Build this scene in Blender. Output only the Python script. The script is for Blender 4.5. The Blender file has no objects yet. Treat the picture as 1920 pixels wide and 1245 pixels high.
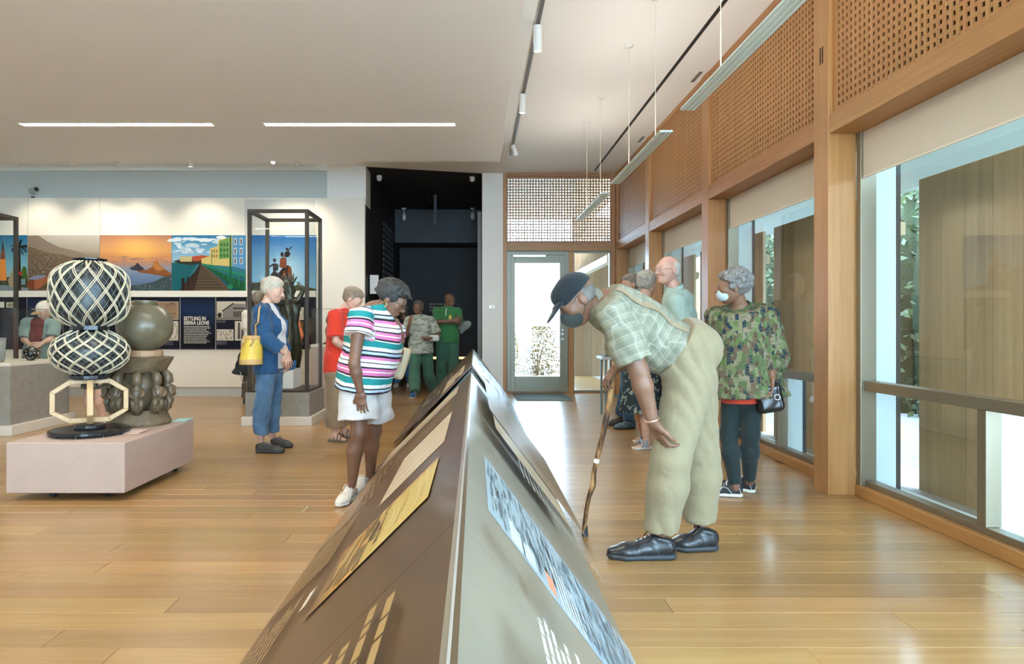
import bpy, bmesh, math, random
import numpy as np
from mathutils import Vector, Matrix, Euler

# ---------------------------------------------------------------- camera, light, exposure
SC = bpy.context.scene
COL = SC.collection
F, VX, VY, CH = 1265.0, 891.0, 612.0, 1.18      # focal length in px, vanishing point, eye height


def P(px, py, Y):
    """a place given by where it stands in the 1920x1245 frame and its distance"""
    return np.array(((px - VX) / F * Y, Y, CH + (VY - py) / F * Y))


cam_d = bpy.data.cameras.new('camera')
cam = bpy.data.objects.new('camera', cam_d)
COL.objects.link(cam)
cam.location = (0, 0, CH)
cam.rotation_euler = (math.radians(90), 0, 0)
cam_d.sensor_fit = 'HORIZONTAL'
cam_d.sensor_width = 36
cam_d.lens = F / 1920 * 36
cam_d.shift_x = (960 - VX) / 1920
cam_d.shift_y = -(622.5 - VY) / 1920
cam_d.clip_start = 0.05
SC.camera = cam

SC.view_settings.view_transform = 'Standard'
SC.view_settings.look = 'None'
SC.view_settings.exposure = 0.28
SC.view_settings.gamma = 1
SC.view_settings.use_curve_mapping = False
try:
    SC.cycles.max_bounces = 8
    SC.cycles.diffuse_bounces = 5
    SC.cycles.glossy_bounces = 4
    SC.cycles.transparent_max_bounces = 16
    SC.cycles.caustics_reflective = False
    SC.cycles.caustics_refractive = False
except Exception:
    pass

W = bpy.data.worlds.new('sky')
SC.world = W
W.use_nodes = True
wn = W.node_tree.nodes
bg = wn['Background']
bg.inputs[0].default_value = (0.52, 0.76, 1.0, 1)
bg.inputs[1].default_value = 23.0

sun_d = bpy.data.lights.new('sun', 'SUN')
sun_d.energy = 4.0
sun_d.angle = 0.009
sun_d.color = (1.0, 0.93, 0.82)
sun = bpy.data.objects.new('sun', sun_d)
COL.objects.link(sun)
sun.rotation_euler = Vector((-0.5, 0.45, -0.7)).to_track_quat('-Z', 'Y').to_euler()


def area_lamp(name, loc, sx, sy, power, color=(1, 0.94, 0.84), rot=(0, 0, 0), parent=None, spread=180):
    d = bpy.data.lights.new(name, 'AREA')
    d.shape = 'RECTANGLE'
    d.size, d.size_y = sx, sy
    d.energy = power
    d.color = color
    d.spread = math.radians(spread)
    o = bpy.data.objects.new(name, d)
    COL.objects.link(o)
    o.location = loc
    o.rotation_euler = rot
    if parent is not None:
        o.parent = parent
        o.location = Vector(loc) - ORG[parent.name]
    return o


ORG = {}
RND = random.Random(7)

# ---------------------------------------------------------------- materials
MATS = {}


def nt(name):
    m = bpy.data.materials.new(name)
    m.use_nodes = True
    t = m.node_tree
    return m, t, t.nodes['Principled BSDF'], t.nodes['Material Output']


def N(t, typ, **kw):
    n = t.nodes.new(typ)
    for k, v in kw.items():
        if isinstance(k, str) and k.startswith('i_'):
            n.inputs[k[2:]].default_value = v
        else:
            setattr(n, k, v)
    return n


def L(t, a, b):
    t.links.new(a, b)


def mth(t, op, a, b=None, c=None):
    n = t.nodes.new('ShaderNodeMath')
    n.operation = op
    for i, v in enumerate((a, b, c)):
        if v is None:
            continue
        if isinstance(v, (int, float)):
            n.inputs[i].default_value = v
        else:
            L(t, v, n.inputs[i])
    return n.outputs[0]


def mix(t, fac, a, b, blend='MIX'):
    n = t.nodes.new('ShaderNodeMix')
    n.data_type = 'RGBA'
    n.blend_type = blend
    for sock, v in ((n.inputs['Factor'], fac), (n.inputs[6], a), (n.inputs[7], b)):
        if isinstance(v, (int, float)):
            sock.default_value = v
        elif isinstance(v, tuple):
            sock.default_value = (*v[:3], 1)
        else:
            L(t, v, sock)
    return n.outputs[2]


def ramp(t, fac, stops, interp='LINEAR'):
    n = t.nodes.new('ShaderNodeValToRGB')
    n.color_ramp.interpolation = interp
    el = n.color_ramp.elements
    while len(el) < len(stops):
        el.new(0.5)
    for e, (p, c) in zip(el, stops):
        e.position = p
        e.color = (*c[:3], 1)
    L(t, fac, n.inputs[0])
    return n.outputs[0]


def mat(name, col=(0.5, 0.5, 0.5), rough=0.5, metal=0.0, spec=0.5, var=0.0, scale=8.0, bump=0.0, emit=0.0, coat=0.0, sheen=0.0):
    """plain principled material with an optional soft procedural variation"""
    if name in MATS:
        return MATS[name]
    m, t, b, o = nt(name)
    b.inputs['Base Color'].default_value = (*col, 1)
    b.inputs['Roughness'].default_value = rough
    b.inputs['Metallic'].default_value = metal
    b.inputs['Specular IOR Level'].default_value = spec
    b.inputs['Coat Weight'].default_value = coat
    b.inputs['Coat Roughness'].default_value = 0.1
    if sheen:
        b.inputs['Sheen Weight'].default_value = sheen
    if var or bump:
        tc = N(t, 'ShaderNodeTexCoord')
        n = N(t, 'ShaderNodeTexNoise', i_Scale=scale, i_Detail=5.0, i_Roughness=0.6)
        L(t, tc.outputs['Object'], n.inputs['Vector'])
        if var:
            lo = tuple(max(0, c * (1 - var)) for c in col)
            hi = tuple(min(1, c * (1 + var)) for c in col)
            L(t, ramp(t, n.outputs['Fac'], [(0.3, lo), (0.7, hi)]), b.inputs['Base Color'])
        if bump:
            bp = N(t, 'ShaderNodeBump', i_Strength=0.5, i_Distance=bump)
            L(t, n.outputs['Fac'], bp.inputs['Height'])
            L(t, bp.outputs[0], b.inputs['Normal'])
    if emit:
        b.inputs['Emission Color'].default_value = (*col, 1)
        b.inputs['Emission Strength'].default_value = emit
    MATS[name] = m
    return m


def wood(name, c1, c2, axis=1, rough=0.4, scale=1.0, perobj=0.0, coat=0.0, spec=0.5):
    """grain stretched along an axis (0,1,2), tone jitter per object and per loose piece"""
    if name in MATS:
        return MATS[name]
    m, t, b, o = nt(name)
    tc = N(t, 'ShaderNodeTexCoord')
    oi = N(t, 'ShaderNodeObjectInfo')
    ge = N(t, 'ShaderNodeNewGeometry')
    rnd = mth(t, 'FRACT', mth(t, 'ADD', oi.outputs['Random'], ge.outputs['Random Per Island']))
    sc = [26.0, 26.0, 26.0]
    sc[axis] = 0.9
    mp = N(t, 'ShaderNodeMapping')
    mp.inputs['Scale'].default_value = tuple(s * scale for s in sc)
    L(t, ge.outputs['Position'], mp.inputs['Vector'])
    off = N(t, 'ShaderNodeCombineXYZ')
    L(t, mth(t, 'MULTIPLY', rnd, 37.0), off.inputs[0])
    L(t, mth(t, 'MULTIPLY', rnd, 91.0), off.inputs[1])
    L(t, mth(t, 'MULTIPLY', rnd, 53.0), off.inputs[2])
    L(t, off.outputs[0], mp.inputs['Location'])
    n1 = N(t, 'ShaderNodeTexNoise', i_Scale=1.0, i_Detail=6.0, i_Roughness=0.65, i_Distortion=0.5)
    L(t, mp.outputs[0], n1.inputs['Vector'])
    col = ramp(t, n1.outputs['Fac'], [(0.28, c2), (0.72, c1)])
    if perobj:
        hsv = N(t, 'ShaderNodeHueSaturation')
        L(t, mth(t, 'ADD', 1.0 - perobj, mth(t, 'MULTIPLY', rnd, 2 * perobj)), hsv.inputs['Value'])
        L(t, mth(t, 'ADD', 0.494, mth(t, 'MULTIPLY', mth(t, 'FRACT', mth(t, 'MULTIPLY', rnd, 7.3)), 0.012)), hsv.inputs['Hue'])
        L(t, col, hsv.inputs['Color'])
        col = hsv.outputs[0]
    L(t, col, b.inputs['Base Color'])
    b.inputs['Roughness'].default_value = rough
    b.inputs['Specular IOR Level'].default_value = spec
    b.inputs['Coat Weight'].default_value = coat
    b.inputs['Coat Roughness'].default_value = 0.12
    bp = N(t, 'ShaderNodeBump', i_Strength=0.08, i_Distance=0.002)
    L(t, n1.outputs['Fac'], bp.inputs['Height'])
    L(t, bp.outputs[0], b.inputs['Normal'])
    MATS[name] = m
    return m


def print_mat(name, rough=0.5, coat=0.0, spec=0.4, gamma=1.0):
    """flat printed graphics: ink colours stored on the faces"""
    if name in MATS:
        return MATS[name]
    m, t, b, o = nt(name)
    a = N(t, 'ShaderNodeAttribute', attribute_name='ink')
    gm = N(t, 'ShaderNodeGamma', i_Gamma=gamma)
    L(t, a.outputs['Color'], gm.inputs['Color'])
    L(t, gm.outputs[0], b.inputs['Base Color'])
    b.inputs['Roughness'].default_value = rough
    b.inputs['Coat Weight'].default_value = coat
    b.inputs['Coat Roughness'].default_value = 0.08
    b.inputs['Specular IOR Level'].default_value = spec
    MATS[name] = m
    return m


def glass(name, tint=(0.96, 0.99, 0.98), refl=1.0, base=0.07):
    if name in MATS:
        return MATS[name]
    m, t, b, o = nt(name)
    t.nodes.remove(b)
    tr = N(t, 'ShaderNodeBsdfTransparent')
    tr.inputs[0].default_value = (*tint, 1)
    gl = N(t, 'ShaderNodeBsdfGlossy')
    gl.inputs['Roughness'].default_value = 0.0
    gl.inputs['Color'].default_value = (refl, refl, refl, 1)
    lw = N(t, 'ShaderNodeLayerWeight', i_Blend=0.5)
    fr = mth(t, 'ADD', base, mth(t, 'MULTIPLY', 0.9, mth(t, 'POWER', lw.outputs['Facing'], 4.5)))
    mx = N(t, 'ShaderNodeMixShader')
    L(t, fr, mx.inputs[0])
    L(t, tr.outputs[0], mx.inputs[1])
    L(t, gl.outputs[0], mx.inputs[2])
    L(t, mx.outputs[0], o.inputs[0])
    MATS[name] = m
    return m


# ---------------------------------------------------------------- mesh helpers
class MB:
    """collects geometry; build() links it as ONE mesh object"""

    def __init__(s):
        s.v, s.f, s.c = [], [], []

    def add(s, verts, faces, col=None):
        o = len(s.v)
        s.v += [tuple(map(float, q)) for q in verts]
        s.f += [tuple(i + o for i in f) for f in faces]
        s.c += [col] * len(faces)
        return s

    def box(s, x0, x1, y0, y1, z0, z1, col=None):
        v = [(x, y, z) for z in (z0, z1) for y in (y0, y1) for x in (x0, x1)]
        return s.add(v, [(0, 2, 3, 1), (4, 5, 7, 6), (0, 1, 5, 4), (2, 6, 7, 3), (0, 4, 6, 2), (1, 3, 7, 5)], col)

    def hexa(s, lo4, hi4, col=None):
        """a box between two quads"""
        return s.add(list(lo4) + list(hi4), [(3, 2, 1, 0), (4, 5, 6, 7), (0, 1, 5, 4), (1, 2, 6, 5), (2, 3, 7, 6), (3, 0, 4, 7)], col)

    def bar(s, p, q, w, h=None, up=(0, 0, 1)):
        p, q = Vector(p), Vector(q)
        h = h or w
        d = (q - p).normalized()
        a = d.cross(Vector(up))
        if a.length < 1e-4:
            a = d.cross(Vector((0, 1, 0)))
        a.normalize()
        b = a.cross(d)
        a, b = a * w / 2, b * h / 2
        return s.hexa([p - a - b, p + a - b, p + a + b, p - a + b], [q - a - b, q + a - b, q + a + b, q - a + b])

    def tube(s, pts, r, n=8, cap=True, closed=False):
        pts = [Vector(q) for q in pts]
        rs = r if isinstance(r, (list, tuple)) else [r] * len(pts)
        vs, fs = [], []
        m = len(pts)
        prev = None
        for i, q in enumerate(pts):
            if closed:
                d = pts[(i + 1) % m] - pts[i - 1]
            else:
                d = pts[min(i + 1, m - 1)] - pts[max(i - 1, 0)]
            d.normalize()
            if prev is None:
                a = d.cross(Vector((0, 0, 1)))
                if a.length < 1e-3:
                    a = d.cross(Vector((0, 1, 0)))
            else:
                a = prev - d * prev.dot(d)
            a.normalize()
            prev = a
            b = d.cross(a)
            for k in range(n):
                t = 2 * math.pi * k / n
                vs.append(q + (a * math.cos(t) + b * math.sin(t)) * rs[i])
        for i in range(m if closed else m - 1):
            j = (i + 1) % m
            for k in range(n):
                l = (k + 1) % n
                fs.append((i * n + k, i * n + l, j * n + l, j * n + k))
        if cap and not closed:
            fs.append(tuple(range(n - 1, -1, -1)))
            fs.append(tuple((m - 1) * n + k for k in range(n)))
        return s.add(vs, fs)

    def lathe(s, prof, c=(0, 0, 0), n=24, sx=1.0, sy=1.0):
        """profile of (radius, z) turned about a vertical axis through c"""
        vs, fs = [], []
        for r, z in prof:
            for k in range(n):
                t = 2 * math.pi * k / n
                vs.append((c[0] + r * sx * math.cos(t), c[1] + r * sy * math.sin(t), c[2] + z))
        for i in range(len(prof) - 1):
            for k in range(n):
                l = (k + 1) % n
                fs.append((i * n + k, i * n + l, (i + 1) * n + l, (i + 1) * n + k))
        fs.append(tuple(range(n - 1, -1, -1)))
        fs.append(tuple((len(prof) - 1) * n + k for k in range(n)))
        return s.add(vs, fs)

    def cyl(s, p, q, r, r2=None, n=16):
        return s.tube([p, q], [r, r if r2 is None else r2], n)

    def build(s, name, material, parent=None, smooth=False, bevel=0.0, loc=None):
        me = bpy.data.meshes.new(name)
        org = Vector((0, 0, 0))
        if parent is not None:
            org = ORG[parent.name]
        elif loc is not None:
            org = Vector(loc)
        elif s.v:
            a = np.array(s.v)
            org = Vector(((a[:, 0].min() + a[:, 0].max()) / 2, (a[:, 1].min() + a[:, 1].max()) / 2, a[:, 2].min()))
        me.from_pydata([(x - org[0], y - org[1], z - org[2]) for x, y, z in s.v], [], s.f)
        if any(c is not None for c in s.c):
            at = me.color_attributes.new('ink', 'FLOAT_COLOR', 'CORNER')
            i = 0
            buf = np.ones((len(me.loops), 4), dtype=np.float32)
            for fc, c in zip(s.f, s.c):
                k = len(fc)
                if c is None:
                    c = (0.5, 0.5, 0.5)
                if isinstance(c[0], (tuple, list)):
                    for q in range(k):
                        buf[i + q, :3] = c[q]
                else:
                    buf[i:i + k, :3] = c
                i += k
            at.data.foreach_set('color', buf.ravel())
        if smooth:
            me.polygons.foreach_set('use_smooth', [True] * len(me.polygons))
        me.materials.append(material)
        o = bpy.data.objects.new(name, me)
        COL.objects.link(o)
        ORG[o.name] = org.copy()
        if parent is not None:
            o.parent = parent
        else:
            o.location = org
        if bevel:
            bv = o.modifiers.new('bevel', 'BEVEL')
            bv.width = bevel
            bv.segments = 2
            bv.limit_method = 'ANGLE'
        return o


def thing(name, label, cat, loc, group=None):
    o = bpy.data.objects.new(name, None)
    COL.objects.link(o)
    o.location = loc
    o.empty_display_size = 0.1
    ORG[o.name] = Vector(loc)
    o['label'] = label
    o['category'] = cat
    if group:
        o['group'] = group
    return o


def tag(o, label, cat, group=None):
    o['label'] = label
    o['category'] = cat
    if group:
        o['group'] = group
    return o


def struct(o):
    o['kind'] = 'structure'
    return o


def setting(name, loc=(0, 0, 0)):
    o = bpy.data.objects.new(name, None)
    COL.objects.link(o)
    o.location = loc
    ORG[o.name] = Vector(loc)
    o['kind'] = 'structure'
    return o


def dup(root, delta, label=None, group=None):
    """copy a thing with its parts and sub-parts"""
    r = root.copy()
    COL.objects.link(r)
    r.location = root.location + Vector(delta)
    ORG[r.name] = ORG[root.name] + Vector(delta)
    if label:
        r['label'] = label
    if group:
        r['group'] = group

    def kids(src, dst):
        for ch in list(src.children):
            c = ch.copy()
            COL.objects.link(c)
            c.parent = dst
            kids(ch, c)
    kids(root, r)
    return r


def text_mesh(body, size, bold=0.0):
    cu = bpy.data.curves.new('lettering', 'FONT')
    cu.body = body
    cu.size = size
    cu.offset = bold
    cu.resolution_u = 3
    o = bpy.data.objects.new('lettering', cu)
    COL.objects.link(o)
    bpy.context.view_layer.update()
    me = bpy.data.meshes.new_from_object(o.evaluated_get(bpy.context.evaluated_depsgraph_get()))
    vs = [tuple(v.co) for v in me.vertices]
    fs = [tuple(p.vertices) for p in me.polygons]
    bpy.data.objects.remove(o)
    bpy.data.curves.remove(cu)
    bpy.data.meshes.remove(me)
    return vs, fs


class Pic:
    """flat printed picture in its own u,v plane (metres); layers are a fraction of a millimetre apart"""

    def __init__(s, fn):
        s.fn = fn          # (u, v, lift) -> xyz
        s.m = MB()
        s.z = 0

    def poly(s, pts, col, layer=None):
        s.z += 1
        l = (s.z if layer is None else layer) * 0.00012
        s.m.add([s.fn(u, v, l) for u, v in pts], [tuple(range(len(pts)))], col)
        return s

    def rect(s, u0, v0, u1, v1, col, layer=None):
        return s.poly([(u0, v0), (u1, v0), (u1, v1), (u0, v1)], col, layer)

    def grad(s, u0, v0, u1, v1, stops, nu=1, fn=None):
        """vertical gradient; stops are (fraction from bottom, colour); fn may shift the colour"""
        s.z += 1
        l = s.z * 0.00012
        for i in range(len(stops) - 1):
            a, ca = stops[i]
            b, cb = stops[i + 1]
            va, vb = v0 + (v1 - v0) * a, v0 + (v1 - v0) * b
            for k in range(nu):
                ua, ub = u0 + (u1 - u0) * k / nu, u0 + (u1 - u0) * (k + 1) / nu
                cs = [ca, ca, cb, cb]
                if fn:
                    cs = [fn(u, v, c) for (u, v), c in zip([(ua, va), (ub, va), (ub, vb), (ua, vb)], cs)]
                s.m.add([s.fn(ua, va, l), s.fn(ub, va, l), s.fn(ub, vb, l), s.fn(ua, vb, l)], [(0, 1, 2, 3)], [tuple(c) for c in cs])
        return s

    def textlines(s, u0, v0, u1, v1, rows, col, fill=0.45, seed=1, asp=1.0):
        """rows of small word-like bars (print too small to read)"""
        r = random.Random(seed)
        s.z += 1
        l = s.z * 0.00012
        v0, v1 = min(v0, v1), max(v0, v1)
        h = (v1 - v0) / rows
        for i in range(rows):
            v = v1 - (i + 1) * h
            u = u0
            end = u1 - (u1 - u0) * r.random() * 0.22
            while u < end:
                w = max(h * fill * asp, (u1 - u0) / 40) * r.uniform(1.2, 5.0)
                e = min(u + w, end)
                s.m.add([s.fn(u, v, l), s.fn(e, v, l), s.fn(e, v + h * fill, l), s.fn(u, v + h * fill, l)], [(0, 1, 2, 3)], col)
                u = e + max(h * fill * asp, (u1 - u0) / 40) * 0.6
        return s

    def build(s, name, material, parent):
        return s.m.build(name, material, parent)
# ---------------------------------------------------------------- palette
M_WHITE = mat('white_paint', (0.80, 0.79, 0.74), 0.6, var=0.02, scale=2)
M_CEIL = mat('ceiling_paint', (0.90, 0.905, 0.89), 0.75)
M_GREYW = mat('grey_paint', (0.52, 0.54, 0.52), 0.7)
M_PANEL = mat('cream_panel_paint', (0.80, 0.75, 0.645), 0.55)
M_BLACK = mat('black_paint', (0.022, 0.023, 0.025), 0.6, var=0.1, scale=3)
M_BLACK2 = mat('charcoal_paint', (0.04, 0.042, 0.045), 0.5)
M_FLOOR = wood('pale_oak_planks', (0.41, 0.25, 0.097), (0.305, 0.17, 0.06), axis=0, rough=0.28, perobj=0.15, coat=0.22)
M_OAK = wood('warm_oak_upright', (0.50, 0.25, 0.088), (0.37, 0.165, 0.052), axis=2, rough=0.42, scale=1.3, perobj=0.05)
M_OAKY = wood('warm_oak_lengthwise', (0.50, 0.25, 0.088), (0.37, 0.165, 0.052), axis=1, rough=0.42, scale=1.3, perobj=0.05)
M_OAKX = wood('warm_oak_crosswise', (0.42, 0.21, 0.085), (0.30, 0.14, 0.05), axis=0, rough=0.42, scale=1.3, perobj=0.05)
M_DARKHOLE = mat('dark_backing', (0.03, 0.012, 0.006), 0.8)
M_BRONZE = mat('bronze_aluminium', (0.27, 0.235, 0.165), 0.35, metal=0.6)
M_DOORMET = mat('sage_bronze_metal', (0.25, 0.25, 0.19), 0.4, metal=0.3)
M_GASKET = mat('black_gasket', (0.02, 0.03, 0.03), 0.5)
M_REVEAL = mat('pale_blue_metal', (0.72, 0.86, 0.88), 0.5)
M_GLASS = glass('window_glass')
M_CASE = glass('case_glass', (0.97, 0.99, 0.98), 0.7, 0.025)
M_BLIND = mat('blind_fabric', (0.66, 0.58, 0.46), 0.85, bump=0.0004, scale=900)
M_SCREENW = wood('weathered_cedar', (0.60, 0.46, 0.27), (0.42, 0.30, 0.16), axis=2, rough=0.6, scale=0.5, perobj=0.16)
M_DECK = mat('grey_deck', (0.42, 0.42, 0.40), 0.6, var=0.1, scale=5)
M_LAMPW = mat('lamp_white', (0.78, 0.77, 0.73), 0.4)
M_LIT = mat('lit_diffuser', (1.0, 0.95, 0.86), 0.4, emit=9.0)
M_LENS = mat('lit_lens', (1.0, 0.96, 0.88), 0.4, emit=5.0)
M_STEEL = mat('brushed_steel', (0.55, 0.56, 0.55), 0.3, metal=0.9)
M_DKMET = mat('dark_bronze_frame', (0.055, 0.045, 0.035), 0.4, metal=0.5)

CEIL, YD, YW = 3.89, 11.95, 11.35        # ceiling height, door wall, display wall
XC = 2.47                                # room face of the columns
COLS = [-5.04, -2.60, -0.16, 2.28, 4.72, 7.16, 9.60]

# ---------------------------------------------------------------- floor: boards run across the room
fl = MB().box(-9.2, 2.80, -5.2, 16.7, -0.08, -0.014).build('floor', M_FLOOR, loc=(0, 0, 0))
struct(fl)
PW = 0.150
rr = random.Random(3)
shared = {}
far = MB()
row = 0
y = 2.480 - 3 * PW
while y < 16.6:
    x = -8.9 + rr.uniform(-2.2, 0)
    right = 2.66 if y < YD - 0.1 else 0.1
    while x < right:
        ln = round(rr.choice((1.5, 1.8, 2.1, 2.4)) + rr.choice((0, 0.12)), 2)
        x1 = min(x + ln, right)
        if x1 > -8.9 and x1 - x > 0.05:
            xa = max(x, -8.9)
            vis_l, vis_r = -VX / F * (y + PW) - 0.1, (1920 - VX) / F * (y + PW) + 0.1
            if y < 5.6 and x1 > vis_l and xa < vis_r:
                key = round(x1 - xa, 2)
                if key not in shared:
                    g = 0.0009
                    b = MB()
                    h = key / 2 - g
                    w = PW / 2 - g
                    c = 0.0016
                    b.add([(-h, -w, -0.014), (h, -w, -0.014), (h, w, -0.014), (-h, w, -0.014),
                           (-h, -w, -c), (h, -w, -c), (h, w, -c), (-h, w, -c),
                           (-h + c, -w + c, 0), (h - c, -w + c, 0), (h - c, w - c, 0), (-h + c, w - c, 0)],
                          [(0, 1, 5, 4), (1, 2, 6, 5), (2, 3, 7, 6), (3, 0, 4, 7), (4, 5, 9, 8), (5, 6, 10, 9), (6, 7, 11, 10), (7, 4, 8, 11), (8, 9, 10, 11)])
                    o = b.build('plank', M_FLOOR, fl)
                    shared[key] = o.data
                else:
                    o = bpy.data.objects.new('plank', shared[key])
                    COL.objects.link(o)
                    o.parent = fl
                o.location = ((xa + x1) / 2, y + PW / 2, 0)
            else:
                far.box(xa + 0.001, x1 - 0.001, y + 0.0008, y + PW - 0.0008, -0.014, 0)
        x = x1 if x1 < right else right + 1
    y += PW
fo = far.build('planks', M_FLOOR, fl)
fo['kind'] = 'stuff'

# ---------------------------------------------------------------- ceilings
struct(MB().box(-9.2, 2.9, -5.2, 12.4, CEIL, CEIL + 0.15).build('ceiling', M_CEIL))
cloud = struct(MB().box(-9.0, 0.365, -5.0, 9.9, 3.60, 3.82).build('ceiling', M_CEIL, bevel=0.004))
# dark slot along the window side and the little air slots at the columns
sl = struct(MB().box(2.062, 2.098, -5.0, 11.72, CEIL - 0.004, CEIL + 0.001).build('trim_1', mat('slot_black', (0.01, 0.01, 0.01), 0.6)))
m = MB()
for yy in (2.36, 4.80, 7.24, 9.68):
    m.box(2.385, 2.425, yy - 0.06, yy + 0.24, CEIL - 0.003, CEIL + 0.001)
struct(m.build('trim_2', mat('slot_grey', (0.18, 0.18, 0.17), 0.6)))

# ---------------------------------------------------------------- left wall, far out of view
struct(MB().box(-9.3, -9.15, -5.2, 12.2, 0, CEIL).build('wall_left', M_WHITE))

struct(MB().box(-9.3, -1.2, -5.35, -5.2, 0, CEIL).build('wall_behind', M_WHITE))
wq = setting('window_9', (0.8, -5.3, 0))  # unseen glazing added to let cool daylight in from behind
m = MB()
for xx in (-1.2, 0.1, 1.4, 2.7):
    m.box(xx, xx + 0.07, -5.33, -5.25, 0, CEIL)
m.build('frame', M_BRONZE, wq)
MB().add([(-1.2, -5.29, 0), (2.8, -5.29, 0), (2.8, -5.29, CEIL), (-1.2, -5.29, CEIL)], [(0, 1, 2, 3)]).build('pane', M_GLASS, wq)

# ---------------------------------------------------------------- window wall (right): columns, beams, lattice
wr = setting('wall_right', (XC, 6, 0))
for yc in COLS:
    MB().box(XC, 2.665, yc, yc + 0.2, 0, CEIL).build('column', M_OAK, wr, bevel=0.003)
    cs = MB()
    if yc == 4.72:
        for dy in (0.07, 0.10):
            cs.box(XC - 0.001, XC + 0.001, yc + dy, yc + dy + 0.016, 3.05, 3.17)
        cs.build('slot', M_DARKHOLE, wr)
MB().box(XC, 2.665, 11.80, YD + 0.05, 0, CEIL).build('column', M_OAK, wr, bevel=0.003)
ENDS = COLS[1:] + [11.80]
for i, yc in enumerate(COLS):
    a, b = yc + 0.2, ENDS[i]
    MB().box(XC + 0.004, 2.70, a, b, 2.527, 2.665).build('beam', M_OAKY, wr, bevel=0.003)
    MB().box(XC + 0.012, 2.70, a, b, 3.83, CEIL).build('top_rail', M_OAKY, wr)
    lt = MB()
    n = int((b - a - 0.06) / 0.0508)
    st = (b - a - n * 0.0508) / 2
    z0, nz = 2.667, 22
    zs = (3.83 - z0 - nz * 0.0508) / 2
    for k in range(n + 1):
        yk = a + st + k * 0.0508
        lo = a if k == 0 else yk - 0.0132
        hi = b if k == n else yk + 0.0132
        lt.box(XC + 0.030, XC + 0.040, lo, hi, z0, 3.83)
    for k in range(nz + 1):
        zk = z0 + zs + k * 0.0508
        lo = z0 if k == 0 else zk - 0.0127
        hi = 3.83 if k == nz else zk + 0.0127
        lt.box(XC + 0.0315, XC + 0.040, a, b, lo, hi)
    o = lt.build('lattice', M_OAK, wr)
    o['kind'] = 'stuff'
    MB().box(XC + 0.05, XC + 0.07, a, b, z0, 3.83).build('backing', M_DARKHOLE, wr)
    MB().box(2.655, 2.79, a, b, 0, 0.077).build('sill', M_OAKY, wr, bevel=0.004)
struct(MB().box(2.80, 2.95, -5.3, YD + 0.1, 2.53, CEIL + 0.1).build('wall_outside', M_SCREENW))

# windows: one per bay
for i, yc in enumerate(COLS):
    a, b = yc + 0.2, ENDS[i]
    w = setting('window_%d' % (i + 1), (2.72, (a + b) / 2, 0.077))
    f = MB()
    f.box(2.665, 2.775, b - 0.055, b, 0.077, 2.53)
    f.box(2.665, 2.775, a, a + 0.055, 0.077, 2.53)
    f.box(2.70, 2.775, a + 0.055, b - 0.055, 0.077, 0.115)
    f.box(2.70, 2.775, a + 0.055, b - 0.055, 2.47, 2.53)
    f.build('frame', M_BRONZE, w, bevel=0.003)
    MB().box(2.69, 2.785, a + 0.055, b - 0.055, 0.735, 0.803).build('rail', M_BRONZE, w, bevel=0.003)
    mid = (a + b) / 2
    MB().box(2.70, 2.785, mid - 0.032, mid + 0.032, 0.115, 0.735).build('mullion', M_BRONZE, w, bevel=0.003)
    for (p, q, s, e) in ((a + 0.055, b - 0.055, 0.803, 2.47), (a + 0.055, mid - 0.032, 0.115, 0.735), (mid + 0.032, b - 0.055, 0.115, 0.735)):
        MB().add([(2.765, p, s), (2.765, q, s), (2.765, q, e), (2.765, p, e)], [(0, 1, 2, 3)]).build('pane', M_GLASS, w)
    r = MB()
    r.box(2.782, 2.925, b - 0.03, b + 0.0, -0.02, 2.53)
    r.box(2.782, 2.925, mid - 0.012, mid + 0.012, -0.02, 0.735)
    r.build('outer_fin', M_REVEAL, w)
    r = MB()
    r.box(2.925, 2.955, b - 0.034, b + 0.004, -0.02, 2.53)
    r.box(2.925, 2.955, mid - 0.016, mid + 0.016, -0.02, 0.735)
    r.build('fin_edge', M_GASKET, w)
    MB().box(2.79, 3.02, a - 0.1, b + 0.1, -0.02, 0.035).build('outer_sill', M_REVEAL, w)

# ---------------------------------------------------------------- door wall
wf = setting('wall_far', (1.4, YD, 0))


def px(x, Y=YD):
    return (x - VX) / F * Y


def pz(y, Y=YD):
    return CH + (VY - y) / F * Y


xl, xr = px(943), 2.47
zt = pz(471)                                   # head of the door opening
MB().box(xl, px(950), YD - 0.03, YD + 0.12, 0, CEIL).build('jamb', M_OAK, wf, bevel=0.003)
MB().box(px(1066), px(1075), YD - 0.03, YD + 0.12, 0, zt).build('jamb', M_OAK, wf, bevel=0.003)
MB().box(px(1146), 2.53, YD - 0.02, YD + 0.12, 0, CEIL).build('jamb', M_OAK, wf, bevel=0.003)
MB().box(px(950), px(1146), YD - 0.05, YD + 0.12, zt, pz(456)).build('transom', M_OAKX, wf, bevel=0.003)
MB().box(px(950), px(1146), YD - 0.03, YD + 0.12, pz(331), CEIL).build('top_rail', M_OAKX, wf, bevel=0.003)
lt = MB()
x0, x1, z0, z1 = px(950), px(1146), pz(456), pz(331)
n = 36
st = (x1 - x0 - n * 0.0508) / 2
for k in range(n + 1):
    xk = x0 + st + k * 0.0508
    lt.box(x0 if k == 0 else xk - 0.0095, x1 if k == n else xk + 0.0095, YD + 0.0, YD + 0.022, z0, z1)
nz = 22
st = (z1 - z0 - nz * 0.0508) / 2
for k in range(nz + 1):
    zk = z0 + st + k * 0.0508
    lt.box(x0, x1, YD + 0.001, YD + 0.022, z0 if k == 0 else zk - 0.0095, z1 if k == nz else zk + 0.0095)
o = lt.build('lattice', M_OAKX, wf)
o['kind'] = 'stuff'
MB().box(px(950), px(1146), YD - 0.02, YD + 0.12, -0.005, 0.022).build('threshold', M_OAKX, wf)
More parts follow.
